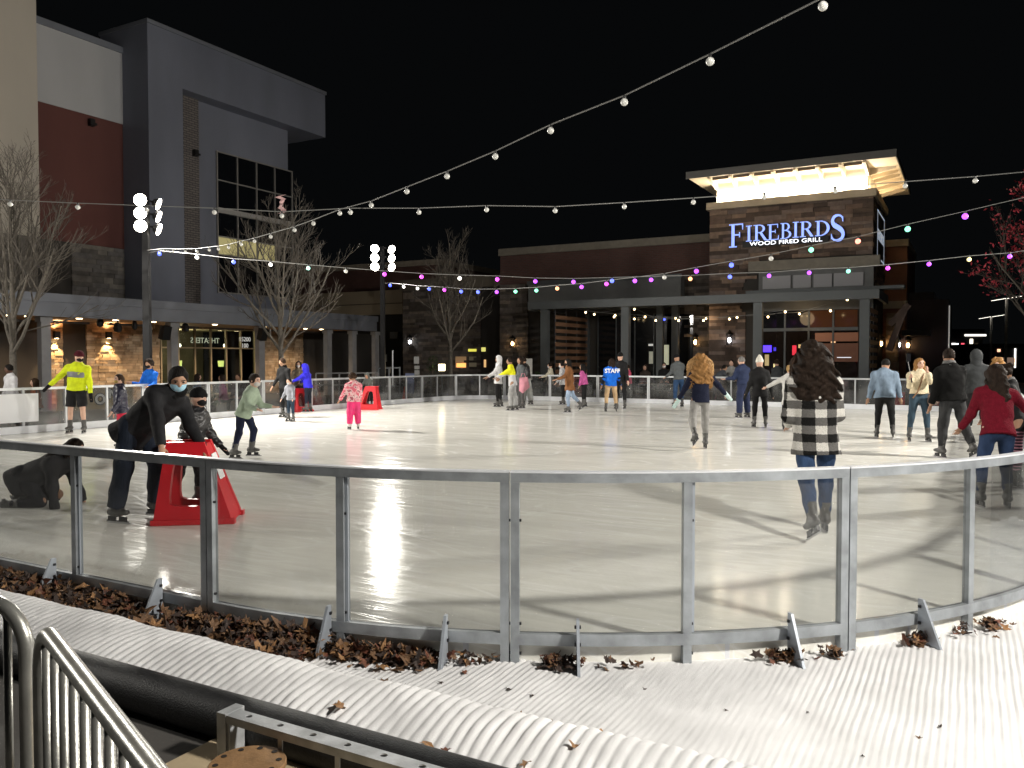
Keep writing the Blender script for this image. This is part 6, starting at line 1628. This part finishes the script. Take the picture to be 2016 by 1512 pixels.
q = np.stack([ids[:-1,:-1], ids[1:,:-1], ids[1:,1:], ids[:-1,1:]], -1)[kc]
P3_ = np.stack([UU, VV, zz], -1).reshape(-1, 3)
usedv = np.unique(q); remap = np.full(nu*nv, -1); remap[usedv] = np.arange(len(usedv)); q = remap[q]
me = bpy.data.meshes.new('snow'); me.vertices.add(len(usedv)); me.vertices.foreach_set('co', P3_[usedv].astype(np.float32).ravel())
me.loops.add(q.size); me.loops.foreach_set('vertex_index', q.astype(np.int32).ravel()); me.polygons.add(len(q)); me.polygons.foreach_set('loop_start', np.arange(0,q.size,4,dtype=np.int32)); me.polygons.foreach_set('loop_total', np.full(len(q),4,np.int32)); me.polygons.foreach_set('use_smooth', np.ones(len(q),bool)); me.update(calc_edges=True)
o = link('snow', me, SNOW); o.rotation_euler = (0,0,ANG); tag(o, 'ribbed snow crust over the cooling tubes outside the near fence', 'snow', kind='stuff')

RUBB = pm('black_rubber_pipe', (.014,.015,.017), .55, var=.6, vs=30, bump=.25, bs=120)
m = MB(); m.tube([(-9,2.70,-.035),(-5,2.70,-.035),(-1,2.70,-.035),(2.2,2.70,-.035)], .105, 24); top(m, 'header_pipe', RUBB, 'thick black coolant pipe running below the ribbed snow roll', 'pipe', (-2,2.7,-.14), ANG, smooth=True)
def uvp(px, py, z): p = G(px, py, z); return w2uv(p.x, p.y)
TAN = pm('tan_plywood', (.50,.40,.26), .7, var=.15, vs=5, bump=.1, bs=40)
pts = [uvp(290,1522,-.10), uvp(466,1432,-.10), (-.2,2.49), (-.2,1.6), uvp(200,1700,-.10)]
m = MB(); m.prism([(a,b,-.121) for a,b in pts], (0,0,.022)); top(m, 'plywood_sheet', TAN, 'tan plywood sheet lying on the ground below the black pipe', 'board', (pts[0][0],pts[0][1],-.12), ANG)
ch = thing('steel_channel', 'galvanised slotted steel channel beside the black pipe', 'steel channel', (-1.3,2.53,-.1), ANG)
GALV = pm('weathered_galvanised', (.5,.52,.54), .55, .3, var=.3, vs=9, bump=.12, bs=45)
m = MB(); ul, ur, v0_, v1_, zt_ = -2.78, 1.2, 2.485, 2.56, .10
nh = 22; hw = .017
# top plate with a row of round punched holes: built as cells round each hole
cell = (ur-ul)/nh
for i in range(nh):
    u0_ = ul+i*cell; u1_ = u0_+cell; c = (u0_+u1_)/2; vc = (v0_+v1_)/2+.006
    n = 16; ring = [(c+hw*math.cos(2*PI*k/n), vc+hw*.8*math.sin(2*PI*k/n)) for k in range(n)]
    def edge(k):
        a = 2*PI*k/n; cx, sy = math.cos(a), math.sin(a); tt = min((cell/2)/max(abs(cx),1e-6), ((v1_-vc) if sy > 0 else (vc-v0_))/max(abs(sy),1e-6)); return (c+cx*tt, vc+sy*tt)
    ed = [edge(k) for k in range(n)]
    # snap the corners
    for cxn in (u0_,u1_):
        for cyn in (v0_,v1_):
            k = min(range(n), key=lambda k: math.dist(ed[k], (cxn,cyn))); ed[k] = (cxn,cyn)
    m.ring_prism([(a,b,zt_-.006) for a,b in ed], [(a,b,zt_-.006) for a,b in ring], (0,0,.006))
part(m, 'punched_top', GALV, ch)
m = MB()
for z0,z1 in ((zt_-.035,zt_-.0065),(-.10,-.078)): m.box(ul, ur, v0_, v0_+.006, z0, z1)
for i in range(14): u_ = ul+(ur-ul)*i/13; m.box(u_-.012, u_+.012, v0_+.0065, v0_+.012, -.078, zt_-.0355)
part(m, 'slotted_flange', GALV, ch)
m = MB(); m.box(ul-.055, ul-.002, v0_-.002, v1_+.03, -.098, zt_+.004); part(m, 'end_plate', GALV, ch)
dp = G(487, 1511, .0)
dk = thing('wooden_disc', 'round brown wooden disc with bolt holes at the bottom edge', 'disc', (dp.x,dp.y,-.09))
m = MB(); m.lathe([(.148,0),(.152,.004),(.152,.020),(.148,.024)], 40, (dp.x,dp.y,-.004)); part(m, 'disc', pm('brown_fibreboard', (.30,.17,.075), .75, var=.3, vs=16, bump=.2, bs=60), dk)
m = MB(); m.lathe([(.10,0),(.10,.092)], 20, (dp.x,dp.y,-.098)); part(m, 'spool', pm('brown_core', (.2,.12,.06), .8), dk)
for k in range(10):
    a = 2*PI*k/10+.2; m = MB(); m.lathe([(.012,0),(.012,.0022)], 10, (dp.x+.122*math.cos(a), dp.y+.122*math.sin(a), .0202)); part(m, 'bolt_hole', pm('hole_dark', (.015,.01,.008), .9), dk)

# crowd barriers at the lower left
TUBE = pm('galvanised_tube', (.46,.46,.43), .32, .75, var=.22, vs=14, bump=.05, bs=90)
def barrier(label, corner, d, L, h=.95, bars=.105, first=.07, n=18):
    c = Vector((corner[0],corner[1],0)); d = Vector((d[0],d[1],0)).normalized()
    t = thing('crowd_barrier', label, 'barrier', (c.x,c.y,ZG), 0, 'galvanised crowd barriers')
    r = .021; rb = .13
    path = [c+Vector((0,0,ZG)), c+Vector((0,0,h-rb))]
    for k in range(1, 9): a = PI/2*k/8; path.append(c+d*(rb-rb*math.cos(a))+Vector((0,0,h-rb+rb*math.sin(a))))
    e = c+d*L
    path += [e-d*rb+Vector((0,0,h))]
    for k in range(1, 9): a = PI/2*k/8; path.append(e-d*(rb-rb*math.sin(a))+Vector((0,0,h-rb+rb*math.cos(a))))
    path += [e+Vector((0,0,ZG))]
    m = MB(); m.tube(path, r, 14); part(m, 'frame', TUBE, t, True)
    m = MB(); m.tube([c+d*.02+Vector((0,0,ZG+.16)), e-d*.02+Vector((0,0,ZG+.16))], .017, 10); part(m, 'bottom_rail', TUBE, t, True)
    k = 0
    while first+k*bars < L-.05 and k < n:
        u_ = first+k*bars; zt__ = h-.018 if u_ > rb else h-rb+math.sqrt(max(0,rb*rb-(rb-u_)**2))-.012
        if L-u_ < rb: zt__ = h-rb+math.sqrt(max(0,rb*rb-(rb-(L-u_))**2))-.012
        m = MB(); m.tube([c+d*u_+Vector((0,0,ZG+.165)), c+d*u_+Vector((0,0,zt__))], .0115, 9); part(m, 'bar', TUBE, t, True); k += 1
    return t
b2 = at(80, 1226, 2.12); b2e = at(282, 1512, 1.40)
barrier('crowd barrier running from lower left towards the camera', (b2.x,b2.y), (b2e.x-b2.x, b2e.y-b2.y), 2.1)
b1 = at(52, 1250, 2.28)
barrier('crowd barrier entering from the left picture edge', (b1.x,b1.y), (-.90,.30), 2.1)

# dead leaves
LM = [pm('leaf_brown', (.17,.092,.046), .7, var=.4, vs=30, bump=.3, bs=60), pm('leaf_tan', (.33,.175,.075), .7, var=.35, vs=30, bump=.3, bs=60), pm('leaf_dark', (.045,.028,.022), .75, var=.4, vs=30), pm('leaf_rust', (.16,.058,.032), .7, var=.35, vs=30, bump=.3, bs=60)]
def leaf_geo(rr, s):
    n = 11; vs = [(0,0,0)]; cz = rr.uniform(-.5,.9); cx = rr.uniform(-.4,.7)
    for k in range(n):
        a = 2*PI*k/n; rad = s*(1.0 if k % 2 == 0 else .55)*rr.uniform(.75,1.15)*(1.15 if k == 0 else 1)
        xx, yy = rad*math.cos(a), rad*math.sin(a)*.8
        vs.append((xx, yy, cz*(xx*xx)/s*.9+cx*(yy*yy)/s*1.2+rr.uniform(-.08,.08)*s))
    return vs, [(0,1+k,1+(k+1)%n) for k in range(n)]
def litter(name, label, spots, smin, smax, seed):
    rr = random.Random(seed); V_ = []; F_ = []; MI = []
    for (u_, v_, z_) in spots:
        vs, fs = leaf_geo(rr, rr.uniform(smin, smax))
        M = Matrix.Rotation(rr.uniform(0,6.28),3,'Z') @ Matrix.Rotation(rr.gauss(0,.55),3,'X') @ Matrix.Rotation(rr.gauss(0,.55),3,'Y')
        o_ = len(V_); c = rr.choices((0,1,2,3),(.36,.11,.40,.13))[0]
        for p in vs: q_ = M @ Vector(p); V_.append((q_.x+u_, q_.y+v_, q_.z+z_))
        for f_ in fs: F_.append(tuple(i+o_ for i in f_)); MI.append(c)
    me = bpy.data.meshes.new(name); me.from_pydata(V_, [], F_)
    for mt in LM: me.materials.append(mt)
    me.polygons.foreach_set('material_index', MI); me.update()
    o_ = link(name, me); o_.rotation_euler = (0,0,ANG); tag(o_, label, 'leaves', kind='stuff'); return o_
rr = random.Random(77); spots = []
sP0, sP1 = s_near(-60), s_near(655)
for _ in range(3300):
    s_ = rr.uniform(sP0, sP1); p, nn = per(s_); wmax = max(.06, p[1]-3.30) if p[1]-3.3 > 0 else .1
    o_ = rr.uniform(.06, min(.46, wmax)); q_ = p+nn*o_
    dens = .5+.5*math.sin(s_*2.3+1)*math.sin(s_*5.1)
    if rr.random() > .18+.82*dens: continue
    spots.append((q_[0], q_[1], -.085+rr.random()*.125*(1-.45*o_/.46)))
sP2 = s_near(868)
for _ in range(330):
    s_ = rr.uniform(sP1+.03, sP2); p, nn = per(s_); o_ = abs(rr.gauss(0,.10))+.06; q_ = p+nn*o_; spots.append((q_[0], q_[1], -.085+rr.random()*.05))
litter('leaf_litter', 'drift of dead brown leaves piled against the left part of the near fence', spots, .016, .062, 5)
spots = []
for px, n, sp in ((1100,70,.05),(1530,55,.045),(1790,60,.05),(2012,50,.06),(905,18,.05),(960,10,.05),(1225,14,.07),(1620,16,.06),(1880,12,.05)):
    s0_ = s_near(px)
    for _ in range(n):
        p, nn = per(s0_+rr.gauss(0,sp)); q_ = p+nn*(.06+abs(rr.gauss(0,.045))); spots.append((q_[0], q_[1], -.085+rr.random()*.05))
litter('leaf_clump', 'small clumps of dead leaves caught behind the fence brackets', spots, .018, .042, 6)
def snow_z(u_, v_):
    i = int(np.clip(round((u_-us[0])/.0085), 0, nu-1)); j = int(np.argmin(abs(vs_-v_))); return float(zz[i,j])
LF = [(670,1388,.052,1,'curled tan leaf on the snow roll, largest one there'),(840,1462,.040,1,'pointed tan leaf low on the snow roll above the pipe end'),(878,1478,.028,3,'small reddish leaf at the foot of the snow roll'),(1020,1408,.034,1,'tan leaf on the snow crest left of a dark chip'),(1095,1425,.024,0,'tiny upright brown leaf on the snow crest'),(1182,1447,.050,1,'long flat tan leaf on the right end of the snow crest'),(1133,1466,.028,1,'small tan leaf below the long flat leaf'),(1036,1500,.036,1,'upright tan leaf at the bottom edge of the snow'),(1002,1355,.026,2,'dark crumpled leaf on the flat snow below the joint post'),(1048,1366,.016,2,'tiny dark chip right of the dark crumpled leaf'),(1268,1354,.022,2,'small dark leaf on the ribs under the tall bracket'),(755,1338,.040,0,'brown leaf just off the end of the leaf drift'),(790,1350,.022,2,'small grey leaf right of the drift on the snow'),(868,1342,.018,2,'dark speck leaf beside the bracket foot'),(170,1300,.022,2,'dark leaf tip on the snow roll near the barrier'),(915,1323,.028,3,'reddish leaf by the bracket right of the drift'),(1430,1395,.016,2,'twig like dark fragment on the wide ribbed snow'),(1700,1486,.012,2,'dark speck near the bottom right of the ribbed snow'),(1810,1450,.016,0,'small brown fragment on the shaded ribbed snow'),(1590,1400,.013,2,'dark speck on the middle of the ribbed snow'),(1850,1428,.014,2,'dark speck right of the shaded patch on the snow'),(1960,1252,.024,0,'thin brown leaf on the snow near the right edge')]
for k, (px, py, s_, c, lab) in enumerate(LF):
    u_, v_ = uvp(px, py, -.03 if py > 1340 and px < 1200 else -.09)
    for _ in range(3): z_ = snow_z(u_, v_); u_, v_ = uvp(px, py, z_+.01)
    rr2 = random.Random(k+50); vs, fs = leaf_geo(rr2, s_); M = Matrix.Rotation(rr2.uniform(0,6.28),3,'Z') @ Matrix.Rotation(rr2.gauss(0,.35),3,'X')
    m = MB(); m.add([M @ Vector(p) for p in vs], fs); zm = min(v[2] for v in m.v)
    o = link('leaf', m.mesh('leaf'), LM[c]); x_, y_ = uv2w(u_, v_); o.location = (x_, y_, z_-zm*.6+.002); tag(o, lab, 'leaf', 'single leaves on the snow')

# ------------------------------------------------------------------ things behind the far rails
def far_box(px0, px1, py0, py1, Y, depth, name, mat, label, cat, group=None):
    a = at(px0, py1, Y); b = at(px1, py0, Y); m = MB(); m.box(a.x, b.x, Y, Y+depth, max(a.z, ZG), b.z)
    return top(m, name, mat, label, cat, (a.x, Y, max(a.z,ZG)), 0, group)
# banner and sign board seen through the left rail
s_l = None
bn = thing('rail_banner', 'blank white banner tied inside the far left rail', 'banner', (U0+.03, onU(30,800,U0+.03)[0], .2), ANG)
v0_, z0_ = onU(-40, 832, U0+.03); v1_, z1_ = onU(75, 774, U0+.03)
m = MB(); m.box(U0+.028, U0+.036, v0_, v1_, .25, z1_); part(m, 'sheet', pm('white_banner', (.72,.73,.76), .5), bn)
for v_ in (v1_-.05, v1_-.9):
    m = MB(); m.box(U0+.025, U0+.04, v_, v_+.02, z1_+.001, ZR-.056); part(m, 'tie', BLACKM, bn)
sb = thing('sponsor_board', 'tan sponsor board with blocky white letters outside the left rail', 'sign board', (U0-.5, onU(170,790,U0-.5)[0], ZG), ANG)
v0_, _ = onU(112, 790, U0-.5); v1_, z1_ = onU(262, 762, U0-.5); z0_ = onU(180, 806, U0-.5)[1]
m = MB(); m.box(U0-.53, U0-.5, v0_, v1_, z0_, z1_); part(m, 'board', pm('tan_board', (.30,.22,.10), .7, var=.2, vs=2), sb)
m = MB(); m.box(U0-.54, U0-.531, v0_+.1, v0_+.16, ZG, z0_); m.box(U0-.54, U0-.531, v1_-.16, v1_-.1, ZG, z0_); parts(m, 'stand', BLACKM, sb)
for k, (ch_, px, py, s_) in enumerate((('E',131,795,.34),('O',197,795,.34),('N',222,783,.32),('O',237,783,.32))):
    v_, z_ = onU(px, py, U0-.5)
    me = text_mesh(ch_, s_, .004, 'board_letter', offset=.035); me.materials.append(pm('letter_outline', (.02,.02,.02), .7)); inst(me, 'letter_outline', sb, (U0-.494, v_, z_), (PI/2,0,PI/2))
    me = text_mesh(ch_, s_, .004, 'board_letter', offset=.012); me.materials.append(pm('letter_white', (.55,.56,.55), .7)); inst(me, 'board_letter', sb, (U0-.488, v_, z_), (PI/2,0,PI/2))
# patio furniture on the far side
METCH = pm('patio_chair_metal', (.22,.22,.22), .4, .6)
def chair(px, py, Y, yaw, label):
    p = at(px, py, Y); t = thing('patio_chair', label, 'chair', (p.x,p.y,ZG), 0, 'patio chairs'); t.rotation_euler = (0,0,R(yaw)); OFF[t.name] = (0,0,0)
    m = MB(); m.box(-.21,.21,-.21,.21,.44,.46); part(m, 'seat', METCH, t)
    for i in (-1,1):
        for j in (-1,1):
            m = MB(); m.tube([(i*.19,j*.19,.44),(i*.22,j*.23,0)], .013, 6); part(m, 'leg', METCH, t)
    m = MB(); m.tube([(-.2,-.2,.46),(-.21,-.27,.92),(.21,-.27,.92),(.2,-.2,.46)], .013, 6); m2 = part(m, 'back_frame', METCH, t)
    for z in (.6,.72,.84): 
        m = MB(); m.box(-.2,.2,-.26+(.9-z)*.1,-.25+(.9-z)*.1,z-.03,z+.03); part(m, 'back_slat', METCH, t)
def table(px, py, Y, label, r=.42):
    p = at(px, py, Y); t = thing('patio_table', label, 'table', (p.x,p.y,ZG), 0, 'patio tables')
    m = MB(); m.lathe([(r,0),(r,.03)], 24, (p.x,p.y,ZG+.72)); part(m, 'table_top', pm('grey_table_top', (.30,.31,.29), .5), t)
    m = MB(); m.lathe([(.03,0),(.03,.7)], 10, (p.x,p.y,ZG+.02)); part(m, 'stem', BLACKM, t)
    m = MB(); m.lathe([(.25,0),(.25,.02)], 16, (p.x,p.y,ZG)); part(m, 'base', BLACKM, t)
for a in ((1262,760,33.2,20,'metal patio chair left of the grey haired round table'),(1302,760,33.6,-60,'metal patio chair tucked at the round table'),(1395,760,32.6,160,'metal patio chair near the lanterns'),(1180,760,34.4,90,'metal patio chair behind the brown coat girl'),(1640,760,29.6,200,'metal patio chair right of the plaid coat skater')): chair(*a)
table(1306, 752, 32.6, 'large round grey patio table behind the far rail', .62); table(1195, 752, 34, 'round patio table beside the slatted screen')
far_box(1025, 1048, 706, 748, 35.4, .9, 'white_cabinet', pm('white_cabinet', (.6,.59,.55), .6), 'white box cabinet left of the slatted screen', 'cabinet')
# planters and shrubs
LEAFG = pm('dark_green_leaf', (.035,.07,.02), .5, var=.4, vs=8)
def shrub(px, py, Y, r, h_, label, seed, pot=True):
    p = at(px, py, Y); t = thing('potted_shrub', label, 'plant', (p.x,p.y,ZG), 0, 'potted shrubs'); rr = random.Random(seed)
    m = MB(); m.lathe([(.2,0),(.26,.4),(.24,.42)], 14, (p.x,p.y,ZG)); part(m, 'pot', pm('dark_pot', (.05,.045,.04), .7), t)
    m = MB()
    for _ in range(420):
        a = rr.uniform(0,6.28); z = rr.random(); rad = r*math.sqrt(rr.random())*(1.1-.8*z)
        c = Vector((p.x+rad*math.cos(a), p.y+rad*math.sin(a), ZG+.4+z*h_)); d = Vector((rr.gauss(0,1),rr.gauss(0,1),rr.gauss(0,.7))).normalized(); e = d.cross(Vector((0,0,1))).normalized(); s_ = rr.uniform(.04,.08)
        m.add([c-d*s_, c-e*s_*.4, c+d*s_, c+e*s_*.4], [(0,1,2),(0,2,3)])
    part(m, 'foliage', LEAFG, t)
    m = MB(); m.tube([(p.x,p.y,ZG+.3),(p.x,p.y,ZG+.4+h_*.8)], .02, 6); part(m, 'stem', BARK, t)
shrub(852, 740, 37.5, .55, 1.5, 'dark green shrub beside the glowing cube lamp', 1); shrub(1060, 760, 33, .4, .8, 'low green shrub left of the cream sweater child', 2); shrub(405, 770, 23.6, .45, .5, 'low green planter shrub behind the left rail', 3); shrub(1528, 735, 34.5, .4, .7, 'green shrub by the restaurant door lamps', 4); shrub(1556, 742, 33.9, .35, .6, 'green shrub next to the glowing table lamp', 5)
p = at(870, 723, 37); t = thing('cube_lamp', 'glowing white cube lamp by the tree trunk near the far corner', 'lamp', (p.x,p.y,ZG)); m = MB(); m.box(p.x-.14,p.x+.14,p.y-.14,p.y+.14,p.z-.16,p.z+.14); part(m, 'shade', glow('cube_lamp_glow', (1,.88,.6), 3.2), t); m = MB(); m.tube([(p.x,p.y,ZG),(p.x,p.y,p.z-.16)], .025, 8); part(m, 'stem', BLACKM, t)
lamp('cube_light', t, (p.x,p.y-.25,p.z), 'POINT', 14, (1,.85,.55), .15)
# equipment by the second pole, cones, sign posts
eq = thing('equipment_cart', 'metal equipment cart with upright pole outside the far left corner', 'cart', (at(765,760,33.5).x,33.5,ZG))
def q3(px, py, Y=33.5): p = at(px, py, Y); return (p.x, Y, max(ZG,p.z))
m = MB()
for a, b in (((745,725),(787,724)),((745,760),(787,760)),((745,724),(745,775)),((787,722),(787,775)),((766,725),(766,775)),((745,742),(787,742))): m.bar(q3(*a), q3(*b), .05, .05)
parts(m, 'frame', pm('grey_cart', (.25,.27,.29), .5, .4), eq)
m = MB(); m.tube([q3(773,760), q3(773,690)], .03, 8); part(m, 'upright', ALU, eq)
m = MB(); m.box(q3(757,700)[0]-.25, q3(757,700)[0]+.2, 33.6, 33.9, q3(757,735)[2], q3(757,722)[2]); part(m, 'motor_box', BLACKM, eq)
for px, Y, lab in ((797,33.0,'orange traffic cone outside the far left corner of the rail'),):
    p = at(px, 785, Y); t = thing('traffic_cone', lab, 'cone', (p.x,Y,ZG)); m = MB(); m.lathe([(.13,.03),(.03,.62),(.02,.64)], 14, (p.x,Y,ZG)); part(m, 'cone', pm('cone_orange', (.75,.08,.02), .5), t); m = MB(); m.box(p.x-.17,p.x+.17,Y-.17,Y+.17,ZG,ZG+.029); part(m, 'base', BLACKM, t)
sgp = thing('sign_post', 'dark post with two small white notices near the far left corner', 'sign', (at(820,760,35).x,35,ZG))
m = MB(); m.tube([q3(820,780,35), q3(820,700,35)], .03, 8); part(m, 'post', BLACKM, sgp)
for py0, py1, px0, px1 in ((702,716,815,825),(720,727,816,826),(729,738,816,826)):
    a = at(px0,py1,34.95); b = at(px1,py0,34.95); m = MB(); m.box(a.x,b.x,34.93,34.95,a.z,b.z); part(m, 'notice', pm('dim_notice', (.45,.45,.44), .6), sgp)
far_box(798, 815, 735, 775, 34.0, .08, 'blue_sandwich_board', pm('blue_white_board', (.20,.24,.40), .6), 'pale blue notice board behind the far left rail', 'notice board')
# steel gates and service rails just outside the far left corner
gt = thing('queue_railing', 'grey steel queue railing outside the left rail near the storefront end', 'railing', (at(660,770,30).x,30,ZG))
m = MB()
for a, b in (((622,735),(742,734)),((622,758),(742,758)),((622,735),(622,790)),((668,735),(668,790)),((742,734),(742,790))): m.bar(q3(*a,30.5), q3(*b,30.5), .05, .05)
parts(m, 'rail', pm('grey_queue_rail', (.22,.22,.22), .5, .4), gt)
# red aid store by the right rail
far_box(1765, 1782, 772, 798, 27.6, .5, 'red_crate', RED, 'red plastic crate behind the rail left of the cream sweater woman', 'crate')
far_box(1834, 1850, 775, 800, 27.2, .5, 'red_crate', RED, 'red plastic crate behind the rail right of the cream sweater woman', 'crate')

# ------------------------------------------------------------------ distant lights on the right
def far_bldg(px0, px1, py0, Y, name, label, lights, seed):
    a = at(px0, py0, Y); b = at(px1, py0, Y); t = thing(name, label, 'building', ((a.x+b.x)/2,Y,ZG)); rr = random.Random(seed)
    m = MB(); m.box(a.x,b.x,Y,Y+12,ZG,a.z); part(m, 'wall', pm('far_dark_wall', (.03,.028,.03), .9), t)
    m = MB(); m.box(a.x-.1,b.x+.1,Y-.1,Y+12.1,a.z+.002,a.z+.3); part(m, 'roof', BLACKM, t)
    for px, py, w_, h_, c, s_ in lights:
        p = at(px,py,Y); m = MB(); m.box(p.x-w_,p.x+w_,Y-.06,Y-.002,p.z-h_,p.z+h_); part(m, 'lit_window', glow('far_%d_%d' % (px,py), c, s_), t)
far_bldg(1869, 1935, 655, 70, 'distant_shop', 'distant dark shop with scattered lights beyond the restaurant', [(1920,660,.9,.08,(1,.95,.85),2),(1912,672,.12,.2,(1,.9,.7),3),(1884,679,.1,.12,(.9,.95,1),3),(1895,679,.12,.15,(1,.1,.15),1.5),(1923,680,.1,.1,(1,.8,.5),3),(1873,680,.35,.2,(1,.97,.92),1.6)], 1)
far_bldg(1937, 2140, 685, 60, 'distant_store', 'distant brown store behind the red leaved tree', [(1998,705,.05,.7,(1,.98,.92),2.0),(1985,712,.5,.3,(.6,.4,.3),.3),(1970,720,.8,.2,(.5,.3,.25),.2),(1966,690,.1,.1,(1,.5,.3),2)], 2)
def lot_lamp(px, py, Y, label):
    p = at(px, py, Y); t = thing('parking_lamp', label, 'street lamp', (p.x,Y,ZG), 0, 'car park lamps')
    m = MB(); m.tube([(p.x,Y,ZG),(p.x,Y,p.z)], .07, 8); part(m, 'pole', pm('grey_pole', (.3,.29,.27), .6, .2), t)
    for s_ in (-1,1):
        m = MB(); m.obox((p.x+s_*.42,Y,p.z+.05+s_*.06), ((.98,0,.17),(0,1,0),(-.17,0,.98)), (.36,.16,.03)); h_ = part(m, 'lamp_head', MATS['grey_pole'], t)
        m = MB(); m.obox((p.x+s_*.42,Y,p.z+.012+s_*.06), ((.98,0,.17),(0,1,0),(-.17,0,.98)), (.32,.13,.006)); part(m, 'led_panel', glow('led_panel', (1,.93,.82), 5), h_)
lot_lamp(1982, 588, 44, 'taller car park lamp behind the red leaved tree'); lot_lamp(1952, 624, 52, 'shorter car park lamp beyond the restaurant corner')
